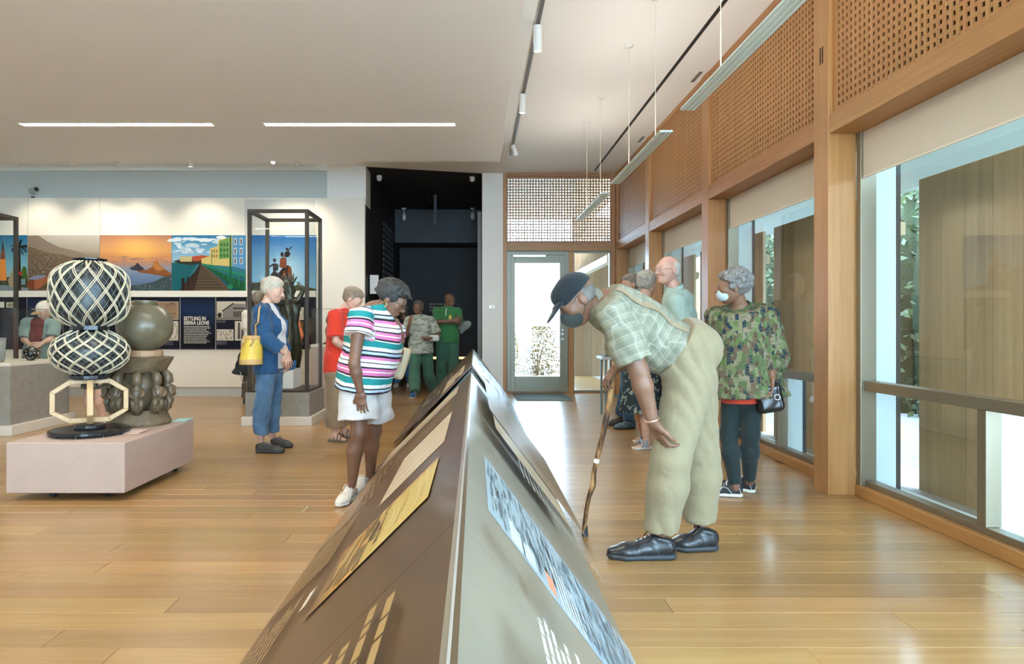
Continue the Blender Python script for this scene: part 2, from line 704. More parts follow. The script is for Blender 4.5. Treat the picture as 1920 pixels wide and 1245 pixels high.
MB().add([(x0, YD + 0.08, z0), (x1, YD + 0.08, z0), (x1, YD + 0.08, z1), (x0, YD + 0.08, z1)], [(0, 1, 2, 3)]).build('pane', M_GLASS, wf)

d = setting('door_1', ((px(950) + px(1066)) / 2, YD, 0))
fr = MB()
a, b = px(950) + 0.005, px(1066) - 0.005
fr.box(a, a + 0.07, YD, YD + 0.1, 0.022, zt)
fr.box(b - 0.07, b, YD, YD + 0.1, 0.022, zt)
fr.box(a + 0.07, b - 0.07, YD, YD + 0.1, zt - 0.07, zt)
fr.build('frame', M_DOORMET, d, bevel=0.004)
lf = MB()
ga, gb, gz0, gz1 = px(966), px(1050), pz(706), pz(493)
lf.box(a + 0.066, ga, YD + 0.015, YD + 0.065, 0.022, zt - 0.066)
lf.box(gb, b - 0.066, YD + 0.015, YD + 0.065, 0.022, zt - 0.066)
lf.box(ga, gb, YD + 0.015, YD + 0.065, 0.022, gz0)
lf.box(ga, gb, YD + 0.015, YD + 0.065, gz1, zt - 0.066)
leaf = lf.build('leaf', M_DOORMET, d, bevel=0.004)
MB().add([(ga, YD + 0.04, gz0), (gb, YD + 0.04, gz0), (gb, YD + 0.04, gz1), (ga, YD + 0.04, gz1)], [(0, 1, 2, 3)]).build('pane', M_GLASS, d)
hd = MB()
for yy, r in ((619, 0.016), (626, 0.022), (636, 0.024)):
    c = P(1054.5, yy, YD + 0.01)
    hd.cyl((c[0], YD + 0.015, c[2]), (c[0], YD - 0.02, c[2]), r)
c = P(1054.5, 636, YD)
hd.tube([(c[0], YD - 0.02, c[2]), (c[0], YD - 0.055, c[2]), (c[0] - 0.10, YD - 0.055, c[2])], 0.010)
hd.build('handle', M_STEEL, leaf)
MB().box(px(962), px(1023), YD - 0.045, YD + 0.015, pz(482.5), pz(478)).build('closer', M_STEEL, d, bevel=0.004)

w = setting('window_8', ((px(1075) + px(1146)) / 2, YD, 0.022))
f = MB()
a, b = px(1075), px(1146)
f.box(a, a + 0.02, YD + 0.01, YD + 0.09, 0.022, zt)
f.box(b - 0.03, b, YD + 0.01, YD + 0.09, 0.022, zt)
f.box(a + 0.02, b - 0.03, YD + 0.01, YD + 0.09, zt - 0.03, zt)
f.box(a + 0.02, b - 0.03, YD + 0.01, YD + 0.09, 0.022, 0.05)
f.build('frame', M_DOORMET, w, bevel=0.003)
MB().add([(a, YD + 0.04, 0.03), (b, YD + 0.04, 0.03), (b, YD + 0.04, zt), (a, YD + 0.04, zt)], [(0, 1, 2, 3)]).build('pane', M_GLASS, w)

# white pier between door wall and dark alcove
struct(MB().box(px(904), px(943), YD - 0.02, YD + 0.35, 0, CEIL).build('wall_pier', M_WHITE))

# ---------------------------------------------------------------- display wall (back left)
XE = px(684, YW)
wb = setting('wall_back', (-5.4, YW, 0))
ztop = pz(371, YW)
MB().box(-9.15, XE, YW, YW + 0.30, 0.16, ztop).build('body', M_PANEL, wb)
MB().box(-9.15, XE - 0.02, YW + 0.03, YW + 0.28, 0, 0.16).build('recessed_base', M_GREYW, wb)
for xx in (52, 187, 459.5):
    MB().box(px(xx, YW) - 0.004, px(xx, YW) + 0.004, YW - 0.002, YW + 0.01, pz(440, YW), ztop).build('seam', mat('seam_shadow', (0.45, 0.42, 0.36), 0.8), wb)
MB().box(px(461, YW), px(590, YW), YW - 0.006, YW + 0.01, pz(441, YW), pz(374, YW)).build('pale_panel', mat('pale_grey_board', (0.60, 0.60, 0.55), 0.5), wb)
struct(MB().box(-9.15, px(593, YW), YW - 0.05, YW - 0.0065, pz(557, YW), pz(545.5, YW)).build('trim_3', M_PANEL, bevel=0.003))
struct(MB().box(-9.15, px(614, 11.7), 11.72, 11.90, ztop - 0.2, CEIL - 0.012).build('wall_upper', M_GREYW))
struct(MB().box(px(613.5, YW + 0.05), px(686, YW + 0.05), YW + 0.05, 11.9, ztop - 0.1, CEIL).build('wall_header', M_WHITE))

# ---------------------------------------------------------------- dark alcove
XA0, XA1, YA = px(686, YW + 0.1), px(904), 16.6
wa = setting('wall_alcove', ((XA0 + XA1) / 2, YA, 0))
MB().box(XA0 - 0.12, XA0, YW + 0.08, YA, 0, CEIL).build('side', M_BLACK, wa)
MB().box(XA1, XA1 + 0.12, YD + 0.33, YA, 0, CEIL).build('side', M_BLACK, wa)
MB().box(XA0, XA1, YA, YA + 0.12, 0, CEIL).build('end', M_BLACK, wa)
MB().box(XA0, XA1, YA - 1.0, YA, pz(455, 15.6), CEIL).build('soffit', M_BLACK2, wa)
MB().add([(XA0, YW + 0.1, CEIL - 0.006), (XA1, YD, CEIL - 0.006), (XA1, YA, CEIL - 0.006), (XA0, YA, CEIL - 0.006),
          (XA0, YW + 0.1, CEIL + 0.1), (XA1, YD, CEIL + 0.1), (XA1, YA, CEIL + 0.1), (XA0, YA, CEIL + 0.1)],
         [(0, 1, 2, 3), (7, 6, 5, 4), (0, 4, 5, 1), (1, 5, 6, 2), (2, 6, 7, 3), (3, 7, 4, 0)]).build('top', M_BLACK, wa)
MB().box(px(895.5, 13.4), px(904, 13.4), 13.4, 13.46, 0, pz(397, 13.4)).build('edge_strip', M_GREYW, wa)
g = MB()
for r_ in range(17):
    for q in range(9):
        yy = 13.6 + q * 0.19
        zz = 1.3 + r_ * 0.12
        g.box(XA0, XA0 + 0.02, yy, yy + 0.12, zz, zz + 0.07)
o = g.build('relief_grid', M_BLACK2, wa)
o['kind'] = 'stuff'
MB().box(px(694, 11.75), px(710, 11.75), 11.72, 11.75, pz(551, 11.75), pz(516, 11.75)).build('notice', M_WHITE, wa)

# ---------------------------------------------------------------- outdoors
struct(MB().box(-30, 40, 16.7, 60, -0.3, -0.06).build('floor_outside', M_DECK))
struct(MB().box(2.80, 40, -14, 16.7, -0.3, -0.03).build('floor_outside', M_DECK))
struct(MB().box(XA1 + 0.13, 2.80, YD + 0.36, 16.7, -0.3, -0.03).build('floor_outside', M_DECK))
rf = setting('roof', (3.8, 8, 3.1))
MB().box(2.951, 4.9, -0.6, 16.4, 3.1, 3.22).build('added_overhang', M_CEIL, rf)  # added to keep direct sun out of the room
MB().box(px(904) + 0.2, 2.95, YD + 0.46, 17.2, 3.9, 4.05).build('porch_soffit', wood('cedar_soffit', (0.52, 0.40, 0.24), (0.43, 0.32, 0.18), axis=0, rough=0.6), rf)
MB().box(-9.3, 2.95, -5.3, YD + 0.36, CEIL + 0.16, CEIL + 0.3).build('slab', M_DECK, rf)
MB().box(4.88, 4.96, -0.6, 16.4, 2.72, 3.1).build('fascia', mat('sky_band_blue', (0.62, 0.76, 0.80), 0.5), rf)  # added panel whose pale blue stands in for the sky band over the screens
MB().box(2.42, 2.56, 12.4, 16.3, 2.36, 2.50).build('fascia', M_WHITE, rf)
M_TERR = wood('dimmed_cedar_cladding', (0.40, 0.27, 0.155), (0.30, 0.19, 0.10), axis=2, rough=0.6, scale=0.5, perobj=0.16)  # separate cedar tone, darkened to hold back the strong daylight on it
ww = setting('wall_terrace', (4, 16.45, 0))
xx = 2.36
while xx < 7:
    MB().box(xx, xx + 0.238, 16.42, 16.47, -0.03, 3.85).build('board', M_TERR, ww)
    xx += 0.24
SCREEN_LABELS = ['weathered cedar plank screen outside the nearest window', 'weathered cedar plank screen outside the window behind the woman in patterned jacket',
                 'weathered cedar plank screen outside the third window from the camera', 'weathered cedar plank screen outside the window nearest the glass door']
for k in range(4):
    y1 = 5.02 + 2.44 * k
    s = thing('wood_screen', SCREEN_LABELS[k], 'screen', (3.32, y1 - 1.08, -0.03), 'cedar plank screens outside the windows')
    for q in range(9):
        MB().box(3.30, 3.335, y1 - 0.24 * (q + 1), y1 - 0.24 * q - 0.004, -0.03, 2.27).build('board', M_SCREENW, s)
    MB().box(3.335, 3.38, y1 - 2.16, y1, 0.3, 0.4).build('batten', M_SCREENW, s)
    MB().box(3.335, 3.38, y1 - 2.16, y1, 1.9, 2.0).build('batten', M_SCREENW, s)
# ---------------------------------------------------------------- outdoors planting and rail
def shrub(loc, r, h, n, seed, label, colr):
    rg = random.Random(seed)
    t = thing('shrub', label, 'shrub', loc)
    st = MB()
    for k in range(9):
        a = rg.uniform(0, 6.28)
        e = (loc[0] + math.cos(a) * r * 0.7, loc[1] + math.sin(a) * r * 0.6, loc[2] + h * rg.uniform(0.6, 0.95))
        mid_ = (loc[0] + math.cos(a) * r * 0.2, loc[1] + math.sin(a) * r * 0.2, loc[2] + h * 0.4)
        st.tube([loc, mid_, e], [0.018, 0.012, 0.005], 5)
    st.build('stems', mat('twig_bark', (0.28, 0.2, 0.13), 0.8), t)
    m = MB()
    for k in range(n):
        a, u, q = rg.uniform(0, 6.28), rg.random() ** 0.5, rg.random()
        rad = r * u * (0.45 + 0.9 * math.sin(math.pi * min(1, 0.12 + q * 0.86)))
        c = Vector((loc[0] + math.cos(a) * rad, loc[1] + math.sin(a) * rad * 0.7, loc[2] + h * q))
        s = rg.uniform(0.02, 0.045)
        d = Vector((rg.uniform(-1, 1), rg.uniform(-1, 1), rg.uniform(-0.5, 1))).normalized()
        e = d.cross(Vector((rg.uniform(-1, 1), rg.uniform(-1, 1), rg.uniform(-1, 1)))).normalized()
        m.add([c - d * s, c + e * s * 0.45, c + d * s, c - e * s * 0.45], [(0, 1, 2, 3)])
    o = m.build('leaves', mat(label[:12], colr, 0.6, var=0.3, scale=6), t)
    o['kind'] = 'stuff'


shrub((1.55, 16.9, -0.06), 0.62, 1.25, 5200, 1, 'pale sunlit shrub outside the glass door', (0.34, 0.25, 0.12))
shrub((1.20, 18.6, -0.06), 0.34, 1.9, 900, 2, 'taller sparse green shrub behind the pale one outside the door', (0.20, 0.22, 0.08))
# hedge beyond the screens
hg = thing('hedge', 'tall green hedge growing beyond the cedar screens', 'hedge', (6.4, 6, -0.03))
m = MB()
rgh = random.Random(5)
for k in range(8500):
    c = Vector((6.0 + rgh.gauss(0, 0.16), rgh.uniform(1.0, 15.5), rgh.uniform(0, 3.3)))
    s_ = rgh.uniform(0.04, 0.09)
    d = Vector((rgh.uniform(-1, 1), rgh.uniform(-1, 1), rgh.uniform(-0.5, 1))).normalized()
    e = d.cross(Vector((rgh.uniform(-1, 1), rgh.uniform(-1, 1), rgh.uniform(-1, 1)))).normalized()
    m.add([c - d * s_, c + e * s_ * 0.5, c + d * s_, c - e * s_ * 0.5], [(0, 1, 2, 3)])
m.build('leaves', mat('hedge_leaf', (0.055, 0.085, 0.028), 0.6, var=0.4, scale=3), hg)['kind'] = 'stuff'
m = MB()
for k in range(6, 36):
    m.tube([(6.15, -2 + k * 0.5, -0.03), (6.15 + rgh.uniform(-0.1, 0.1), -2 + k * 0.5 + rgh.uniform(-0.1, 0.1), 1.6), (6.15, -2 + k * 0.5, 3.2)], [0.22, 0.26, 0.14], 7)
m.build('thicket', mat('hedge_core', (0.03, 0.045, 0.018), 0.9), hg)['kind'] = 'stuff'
rt = thing('cable_rail', 'thin steel guard rail seen through the glass door', 'railing', (1.2, 14.9, -0.03))
MB().cyl((0.35, 14.9, pz(621, 14.9)), (2.2, 14.9, pz(621, 14.9)), 0.012, n=8).build('rail', M_STEEL, rt)
for xx in (0.4, 2.15):
    MB().box(xx, xx + 0.04, 14.88, 14.92, -0.03, pz(621, 14.9)).build('post', M_STEEL, rt)

# ---------------------------------------------------------------- roller blinds
BL = ['beige roller blind hanging in the nearest window', 'beige roller blind in the window above the woman in patterned jacket',
      'beige roller blind in the window behind the bald man', 'beige roller blind in the window nearest the glass door']
for i, k in enumerate((3, 4, 5, 6)):
    a, b = COLS[k] + 0.2, ENDS[k]
    t = thing('roller_blind', BL[i], 'blind', (2.69, (a + b) / 2, 2.2), 'roller blinds')
    MB().box(2.684, 2.688, a + 0.02, b - 0.02, 2.215, 2.525).build('fabric', M_BLIND, t)
    MB().box(2.680, 2.692, a + 0.02, b - 0.02, 2.205, 2.217).build('hem_bar', mat('hem_cream', (0.78, 0.72, 0.6), 0.6), t, bevel=0.002)
    MB().box(2.668, 2.684, b - 0.022, b - 0.006, 2.33, 2.36).build('clip', M_STEEL, t)

# ---------------------------------------------------------------- ceiling lamps
for i, (a, b, lb) in enumerate(((40, 397, 'long recessed linear ceiling light, left one of the two'), (497, 852, 'long recessed linear ceiling light, right one of the two'))):
    Y = 2.42 * F / (VY - 233)
    xa, xb = px(a, Y), px(b, Y)
    t = thing('ceiling_light', lb, 'ceiling light', ((xa + xb) / 2, Y, 3.6), 'recessed linear ceiling lights')
    MB().box(xa, xb, Y - 0.052, Y + 0.052, 3.595, 3.602).build('diffuser', M_LIT, t)
    m = MB()
    m.box(xa - 0.008, xb + 0.008, Y - 0.06, Y - 0.052, 3.592, 3.602)
    m.box(xa - 0.008, xb + 0.008, Y + 0.052, Y + 0.06, 3.592, 3.602)
    m.build('trim_frame', M_LAMPW, t)
    area_lamp('lamp_light', ((xa + xb) / 2, Y, 3.585), xb - xa, 0.1, 42, parent=t)
    # unseen extra lamp rows, added over and behind the camera to brighten the room
    for dy in (-4.3, -8.6):
        MB().box(xa, xb, Y + dy - 0.052, Y + dy + 0.052, 3.595, 3.602).build('added_diffuser', M_LIT, cloud)
        area_lamp('lamp_light', ((xa + xb) / 2, Y + dy, 3.585), xb - xa, 0.1, 42, parent=cloud)

PL = ['linear glass pendant light hanging nearest the camera', 'linear glass pendant light in the middle of the row', 'linear glass pendant light nearest the glass door']
M_PEND = mat('pale_glass_louvre', (0.62, 0.74, 0.72), 0.25, spec=0.6, coat=0.4)
for i in range(3):
    y0 = 2.80 + 2.44 * i
    y1 = y0 + 1.92
    xm = 1.485
    t = thing('pendant_light', PL[i], 'pendant light', (xm, (y0 + y1) / 2, 2.69), 'linear pendant lights')
    MB().box(xm - 0.052, xm + 0.052, y0, y1, 2.690, 2.706).build('body', M_PEND, t, bevel=0.003)
    m = MB()
    for dx in (-0.035, 0.0, 0.035):
        m.box(xm + dx - 0.004, xm + dx + 0.004, y0 + 0.01, y1 - 0.01, 2.686, 2.690)
    m.build('rib', mat('pale_rib', (0.78, 0.84, 0.82), 0.3), t)
    for yy in (y0 + 0.32, y0 + 1.28):
        MB().cyl((xm, yy, 2.706), (xm, yy, CEIL), 0.0032, n=6).build('cord', mat('cord_cream', (0.72, 0.66, 0.52), 0.6), t)
        MB().lathe([(0.004, -0.012), (0.045, -0.008), (0.048, 0)], (xm, yy, CEIL), 16).build('canopy', M_LAMPW, t, smooth=True)
    area_lamp('lamp_light', (xm, (y0 + y1) / 2, 2.68), 0.09, 1.8, 5, parent=t)
    area_lamp('uplight', (xm, (y0 + y1) / 2, 2.72), 0.09, 1.8, 8.5, rot=(math.pi, 0, 0), parent=t)


def spot(label, top, aim, ln=0.15, r=0.037, group=None, lit=True, body=None, stem=0.03):
    """cylinder track spot: top is where it meets its track, aim a direction"""
    top, aim = Vector(top), Vector(aim).normalized()
    t = thing('track_spot', label, 'spotlight', top, group)
    body = body or M_LAMPW
    q = top - Vector((0, 0, stem))
    MB().cyl(top, q, 0.011, n=8).build('stem', body, t)
    p = q + aim * ln
    s = q - aim * 0.02
    MB().cyl(s, p, r, n=18).build('housing', body, t, smooth=False)
    MB().cyl(p - aim * 0.004, p + aim * 0.0015, r * 0.8, n=16).build('lens', M_LENS if lit else M_GASKET, t)
    return t


def track(label, p, q, w=0.03, m_=None):
    return tag(MB().bar(p, q, w, 0.025).build('light_track', m_ or mat('track_dark', (0.12, 0.11, 0.10), 0.5)), label, 'track')


track('dark light track on the ceiling above the ridge display', (0.56, 0.5, CEIL - 0.013), (0.56, 10.6, CEIL - 0.013))
G1 = 'spots on the ceiling track over the ridge display'
spot('white track spot on the ridge-side track, nearest the camera', (0.555, 2.71 * F / 570, CEIL - 0.02), (0.02, 0.1, -1), 0.20, 0.040, G1)
spot('white track spot midway along the ridge-side track', (0.55, 2.71 * F / 440, CEIL - 0.02), (-0.02, 0.1, -1), 0.19, 0.040, G1)
spot('white tilted track spot at the far end of the ridge-side track', (0.56, 2.71 * F / 344, CEIL - 0.02), (0.4, 0.25, -1), 0.14, 0.036, G1, lit=False)
track('white light track along the ceiling before the display wall', (-8.5, 10.7, CEIL - 0.013), (-1.9, 10.7, CEIL - 0.013), 0.03, M_LAMPW)
G2 = 'spots on the track before the display wall'
for x, aim, lit, lb in ((29, (0.1, 0.3, -1), False, 'white cylinder spot at the far left of the wall track'), (145, (-1.2, -0.3, -0.75), True, 'white cylinder spot tilted to the left above the cap wearer'),
                        (221, (0, 0.2, -1), False, 'white upright cylinder spot above the sunset harbour photo'), (356, (0, 0.2, -1), True, 'white upright cylinder spot above the boardwalk photo'),
                        (515, (0.0, -1.5, -0.9), True, 'white spot facing the camera with its lens glowing'), (557, (-0.1, 0.2, -1), False, 'white cylinder spot above the tall glass case')):
    t = spot(lb, (px(x, 10.7), 10.7, 3.846), aim, 0.10, 0.036, G2, lit)
    d = bpy.data.lights.new('spot_beam', 'SPOT')
    d.energy = 44
    d.spot_size = math.radians(95)
    d.spot_blend = 0.8
    d.shadow_soft_size = 0.05
    d.color = (1.0, 0.9, 0.72)
    o = bpy.data.objects.new('spot_beam', d)
    COL.objects.link(o)
    o.parent = t
    o.location = (0, -0.02, -0.20)
    o.rotation_euler = Vector((0, 0.35, -1)).to_track_quat('-Z', 'Y').to_euler()
# alcove lamps
G3 = 'lamps on the alcove ceiling'
for x, y, Y, lb in ((711, 331, 12.1, 'white alcove spot near the left of the opening'), (885.5, 332, 12.2, 'white alcove spot near the right of the opening'),
                    (757.5, 406, 15.4, 'white alcove spot deep inside on the left'), (886, 405, 15.4, 'white alcove spot deep inside on the right')):
    c = P(x, y, Y)
    t = thing('alcove_spot', lb, 'spotlight', (c[0], Y, CEIL - 0.01), G3)
    MB().cyl((c[0], Y, CEIL - 0.006), (c[0], Y, c[2] + 0.08), 0.010, n=8).build('stem', M_LAMPW, t)
    MB().box(c[0] - 0.05, c[0] + 0.05, Y - 0.012, Y + 0.012, CEIL - 0.03, CEIL - 0.006).build('bracket', M_LAMPW, t)
    MB().lathe([(0.028, 0.085), (0.05, 0.05), (0.052, -0.03), (0.036, -0.075), (0.02, -0.085)][::-1], (c[0], Y, c[2]), 16).build('housing', M_LAMPW, t, smooth=True)
c = P(804, 370, 13.6)
t = thing('black_projector', 'black projector lamp on the alcove ceiling', 'spotlight', (c[0], 13.6, CEIL - 0.01))
MB().cyl((c[0], 13.6, CEIL - 0.006), (c[0], 13.6, c[2] + 0.12), 0.02, n=8).build('stem', M_BLACK2, t)
MB().cyl((c[0] - 0.03, 13.5, c[2] - 0.14), (c[0] + 0.02, 13.6, c[2] + 0.14), 0.08, n=18).build('housing', mat('black_gloss', (0.015, 0.015, 0.016), 0.3), t)
MB().box(c[0] + 0.10, c[0] + 0.16, 13.58, 13.64, c[2] - 0.55, c[2] + 0.05).build('arm', M_BLACK2, t)
# low console with two amber strips at the alcove end, and its dim heading
t = thing('alcove_console', 'low black console with two amber light strips at the alcove end', 'console', (-0.85, 16.3, 0))
MB().box(XA0 + 0.05, XA1 - 0.05, 16.2, 16.58, 0, 0.42).build('body', M_BLACK2, t, bevel=0.01)
for a, b in ((808, 824), (857, 872)):
    MB().box(px(a, 16.2), px(b, 16.2), 16.18, 16.2, pz(673, 16.2), pz(669, 16.2)).build('amber_strip', mat('amber_light', (1.0, 0.62, 0.25), 0.4, emit=2.0), t)
t = thing('wall_text', 'dim lettering on the black alcove end wall', 'text panel', (px(830, YA), YA - 0.01, 1.5))
pc = Pic(lambda u, v, l: (u, YA - 0.012 - l, v))
pc.textlines(px(805, YA), pz(583, YA), px(845, YA), pz(566, YA), 3, (0.35, 0.27, 0.2), 0.5, 5)
pc.build('lettering', print_mat('dim_print'), t)

# small switch on the pier, door mat
t = thing('thermostat', 'small metal control plate on the white pier', 'control', (px(922), YD - 0.03, pz(576)))
MB().box(px(917), px(927), YD - 0.032, YD - 0.02, pz(578), pz(573)).build('plate', M_STEEL, t, bevel=0.003)
MB().cyl((px(923.5), YD - 0.032, pz(575.5)), (px(923.5), YD - 0.045, pz(575.5)), 0.016).build('knob', M_GASKET, t)
mt = thing('door_mat', 'dark green-grey entrance mat before the glass door', 'mat', (px(1018, 11.2), 11.25, 0))
MB().add([(0.66, 10.68, 0), (1.56, 10.68, 0), (1.56, 11.88, 0), (0.66, 11.88, 0), (0.665, 10.685, 0.012), (1.555, 10.685, 0.012), (1.555, 11.875, 0.012), (0.665, 11.875, 0.012)],
         [(3, 2, 1, 0), (4, 5, 6, 7), (0, 1, 5, 4), (1, 2, 6, 5), (2, 3, 7, 6), (3, 0, 4, 7)]).build('pile', mat('mat_pile', (0.10, 0.125, 0.105), 0.95, var=0.35, scale=160, bump=0.003), mt)

# security camera on top of the display wall
c = P(66, 358, 11.5)
t = thing('wall_projector', 'small grey projector standing on top of the display wall', 'projector', (c[0], 11.5, ztop))
MB().cyl((c[0] - 0.04, 11.5, ztop), (c[0] - 0.04, 11.5, ztop + 0.05), 0.03, n=12).build('base', M_BLACK2, t)
MB().cyl((c[0] - 0.06, 11.5, c[2] - 0.01), (c[0] + 0.07, 11.42, c[2] + 0.01), 0.055, n=18).build('housing', mat('projector_grey', (0.42, 0.45, 0.45), 0.4), t)
MB().cyl((c[0] + 0.068, 11.42, c[2] + 0.01), (c[0] + 0.078, 11.414, c[2] + 0.012), 0.035, n=14).build('lens', M_GASKET, t)
# ---------------------------------------------------------------- wall graphics: photo band and navy story panels
M_PRINT = print_mat('wall_print', 0.5, 0.0, 0.25, 1.4)


def lerp(a, b, t):
    return tuple(x + (y - x) * t for x, y in zip(a, b))


def wall_pic(name, label, cat, x0, y0, x1, y1, lift=0.02, group=None, edge=(0.3, 0.3, 0.3)):
    """panel standing proud of the display wall, given by its place in the frame; returns thing, picture, sizes"""
    Y = YW - lift
    u0, u1, v0, v1 = px(x0, Y), px(x1, Y), pz(y1, Y), pz(y0, Y)
    t = thing(name, label, cat, ((u0 + u1) / 2, Y, v0), group)
    MB().box(u0, u1, Y, YW - 0.0065, v0, v1).build('board', mat('print_board', (0.5, 0.48, 0.44), 0.6), t)
    s = (u1 - u0) / (x1 - x0)                      # metres per frame pixel on this panel
    pc = Pic(lambda u, v, l: (u0 + (u - x0) * s, Y - 0.0006 - l, v1 - (v - y0) * s))
    return t, pc


def blob(cx, cy, rx, ry, n=10, seed=0, jag=0.15):
    r = random.Random(seed)
    return [(cx + rx * math.cos(6.283 * k / n) * (1 + r.uniform(-jag, jag)), cy + ry * math.sin(6.283 * k / n) * (1 + r.uniform(-jag, jag))) for k in range(n)]


GP = 'large colour photographs in a row on the display wall'
rg = random.Random(11)
# 1 church tower and palm at dusk
t, p = wall_pic('wall_photo', 'dusk photograph of a lit church tower and a palm', 'photograph', -60, 441, 51.5, 545, group=GP)
p.grad(-60, 545, 51.5, 441, [(0, (0.55, 0.6, 0.55)), (0.45, (0.30, 0.52, 0.58)), (1, (0.03, 0.22, 0.36))])
p.poly([(-60, 545), (-60, 512), (-20, 505), (10, 520), (51.5, 515), (51.5, 545)], (0.10, 0.11, 0.05))
p.poly([(-60, 545), (-60, 533), (20, 535), (51.5, 540), (51.5, 545)], (0.30, 0.34, 0.36))
p.poly([(0, 520), (1, 480), (3, 466), (5.5, 450), (8, 466), (10, 480), (11.5, 520)], (0.30, 0.10, 0.03))
p.poly([(-1, 526), (0.5, 486), (10.5, 486), (12.5, 526)], (0.85, 0.36, 0.04))
p.poly([(3, 468), (5.5, 447), (8, 468)], (0.03, 0.03, 0.04))
p.poly([(15, 526), (30, 488), (38, 520), (38, 538), (18, 538)], (0.50, 0.40, 0.28))
p.poly([(34, 545), (35.5, 470), (38.5, 470), (40, 545)], (0.07, 0.05, 0.03))
for k in range(26):
    a = rg.uniform(0, 6.28)
    e = (37 + 20 * math.cos(a) * rg.uniform(0.6, 1), 462 + 20 * math.sin(a) * rg.uniform(0.6, 1))
    if e[0] > 51:
        e = (51, e[1])
    e = (e[0], max(e[1], 442))
    p.poly([(36, 461), (38, 463), (e[0] + 1.6 if e[0] < 49 else e[0], e[1] + 2), (e[0], e[1])], (0.02, 0.03, 0.015))
p.poly(blob(46, 512, 5, 14, 9, 3), (0.10, 0.20, 0.05))
p.poly(blob(38.5, 512.5, 3.6, 3.6, 8, 0, 0), (0.55, 0.06, 0.05))
p.rect(40, 523, 48, 534, (0.25, 0.36, 0.36))
p.build('print', M_PRINT, t)
# 2 hillside town under cloud
t, p = wall_pic('wall_photo', 'photograph of a crowded hillside town under low cloud', 'photograph', 52.5, 441, 187, 545, group=GP)
p.grad(52.5, 545, 187, 441, [(0, (0.16, 0.13, 0.08)), (0.55, (0.30, 0.24, 0.18)), (0.72, (0.5, 0.44, 0.36)), (1, (0.62, 0.58, 0.52))], 4)
p.poly([(52.5, 545), (52.5, 442), (72, 441.5), (88, 452), (110, 463), (140, 470), (170, 480), (187, 490), (187, 545)], (0.36, 0.30, 0.24))
p.poly([(52.5, 545), (52.5, 462), (90, 474), (120, 478), (150, 487), (187, 496), (187, 545)], (0.26, 0.20, 0.14))
HC = [(0.5, 0.42, 0.33), (0.42, 0.2, 0.12), (0.35, 0.38, 0.4), (0.55, 0.5, 0.4), (0.28, 0.2, 0.15), (0.5, 0.3, 0.12), (0.6, 0.55, 0.48), (0.14, 0.17, 0.07), (0.12, 0.13, 0.06), (0.45, 0.10, 0.06), (0.3, 0.42, 0.42)]
for k in range(430):
    v = 465 + 72 * rg.random() ** 0.9
    u = rg.uniform(53.5, 185)
    q = (v - 462) / 80
    if v < 462 + (u - 52) * 0.27:
        continue
    w, h = 1.2 + 4.2 * q * rg.random(), 1.0 + 3.0 * q * rg.random()
    c = lerp((0.5, 0.44, 0.37), HC[rg.randrange(len(HC))], min(1, 0.35 + q))
    p.rect(u, v, min(u + w, 186.5), v + h, c, 8 + k * 0.25)
    if q > 0.4:
        p.rect(u + w * 0.2, v + h * 0.3, min(u + w * 0.45, 186.5), v + h * 0.8, (0.06, 0.05, 0.05), 118 + k * 0.1)
p.z = 162
p.poly([(50 + 3, 523), (70, 516), (88, 516), (84, 522), (66, 525)], (0.34, 0.34, 0.42))
p.poly([(53, 527), (66, 525.5), (66, 543), (53, 538)], (0.32, 0.11, 0.05))
p.poly([(66, 525.5), (92, 519), (92, 530), (72, 543), (66, 543)], (0.45, 0.2, 0.10))
for k in range(60):
    p.poly(blob(rg.uniform(84, 180), rg.uniform(531, 543), rg.uniform(1.2, 3.4), rg.uniform(0.8, 1.8), 6, k), (0.2 * rg.uniform(0.6, 1.4), 0.22 * rg.uniform(0.6, 1.3), 0.09), 165 + k * 0.25)
p.build('print', M_PRINT, t)
# 3 bay at sunset
t, p = wall_pic('wall_photo', 'photograph of a bay and headland at orange sunset', 'photograph', 187.8, 441, 321.6, 545, group=GP)


def sunset(u, v, c):
    g = math.exp(-((u - 258) / 38) ** 2 - ((v - 466) / 18) ** 2)
    return lerp(c, (0.98, 0.62, 0.22), 0.85 * g)


st = [(0, (0.16, 0.20, 0.30)), (0.25, (0.24, 0.32, 0.44)), (0.38, (0.34, 0.38, 0.46)), (0.48, (0.48, 0.33, 0.28)), (0.55, (0.62, 0.34, 0.20)), (0.63, (0.66, 0.36, 0.17)), (0.72, (0.72, 0.42, 0.2)), (0.85, (0.66, 0.38, 0.22)), (1, (0.52, 0.29, 0.2))]
p.grad(187.8, 545, 321.6, 441, st, 12, sunset)
for k in range(26):
    u, v = rg.uniform(190, 312), rg.uniform(481, 492)
    p.poly(blob(u, v, rg.uniform(4, 9), rg.uniform(0.5, 1.3), 8, k), lerp((0.6, 0.32, 0.2), (0.4, 0.3, 0.3), rg.random()))
p.poly([(243, 503), (254, 497), (258, 492), (264, 499), (272, 505), (262, 508), (247, 506)], (0.10, 0.09, 0.12))
p.poly([(258, 508), (275, 506), (286, 500), (289, 491), (294, 488), (299, 497), (305, 502), (314, 508), (321.6, 513), (321.6, 522), (310, 519), (296, 516), (280, 513), (262, 511)], (0.35, 0.16, 0.06))
p.poly([(287, 501), (290, 490), (293.5, 488.5), (296, 495), (301, 500), (308, 506), (295, 508)], (0.55, 0.27, 0.09))
p.poly([(187.8, 545), (187.8, 534), (215, 528), (245, 536), (268, 533), (290, 528), (305, 520), (321.6, 516), (321.6, 545)], (0.10, 0.14, 0.15))
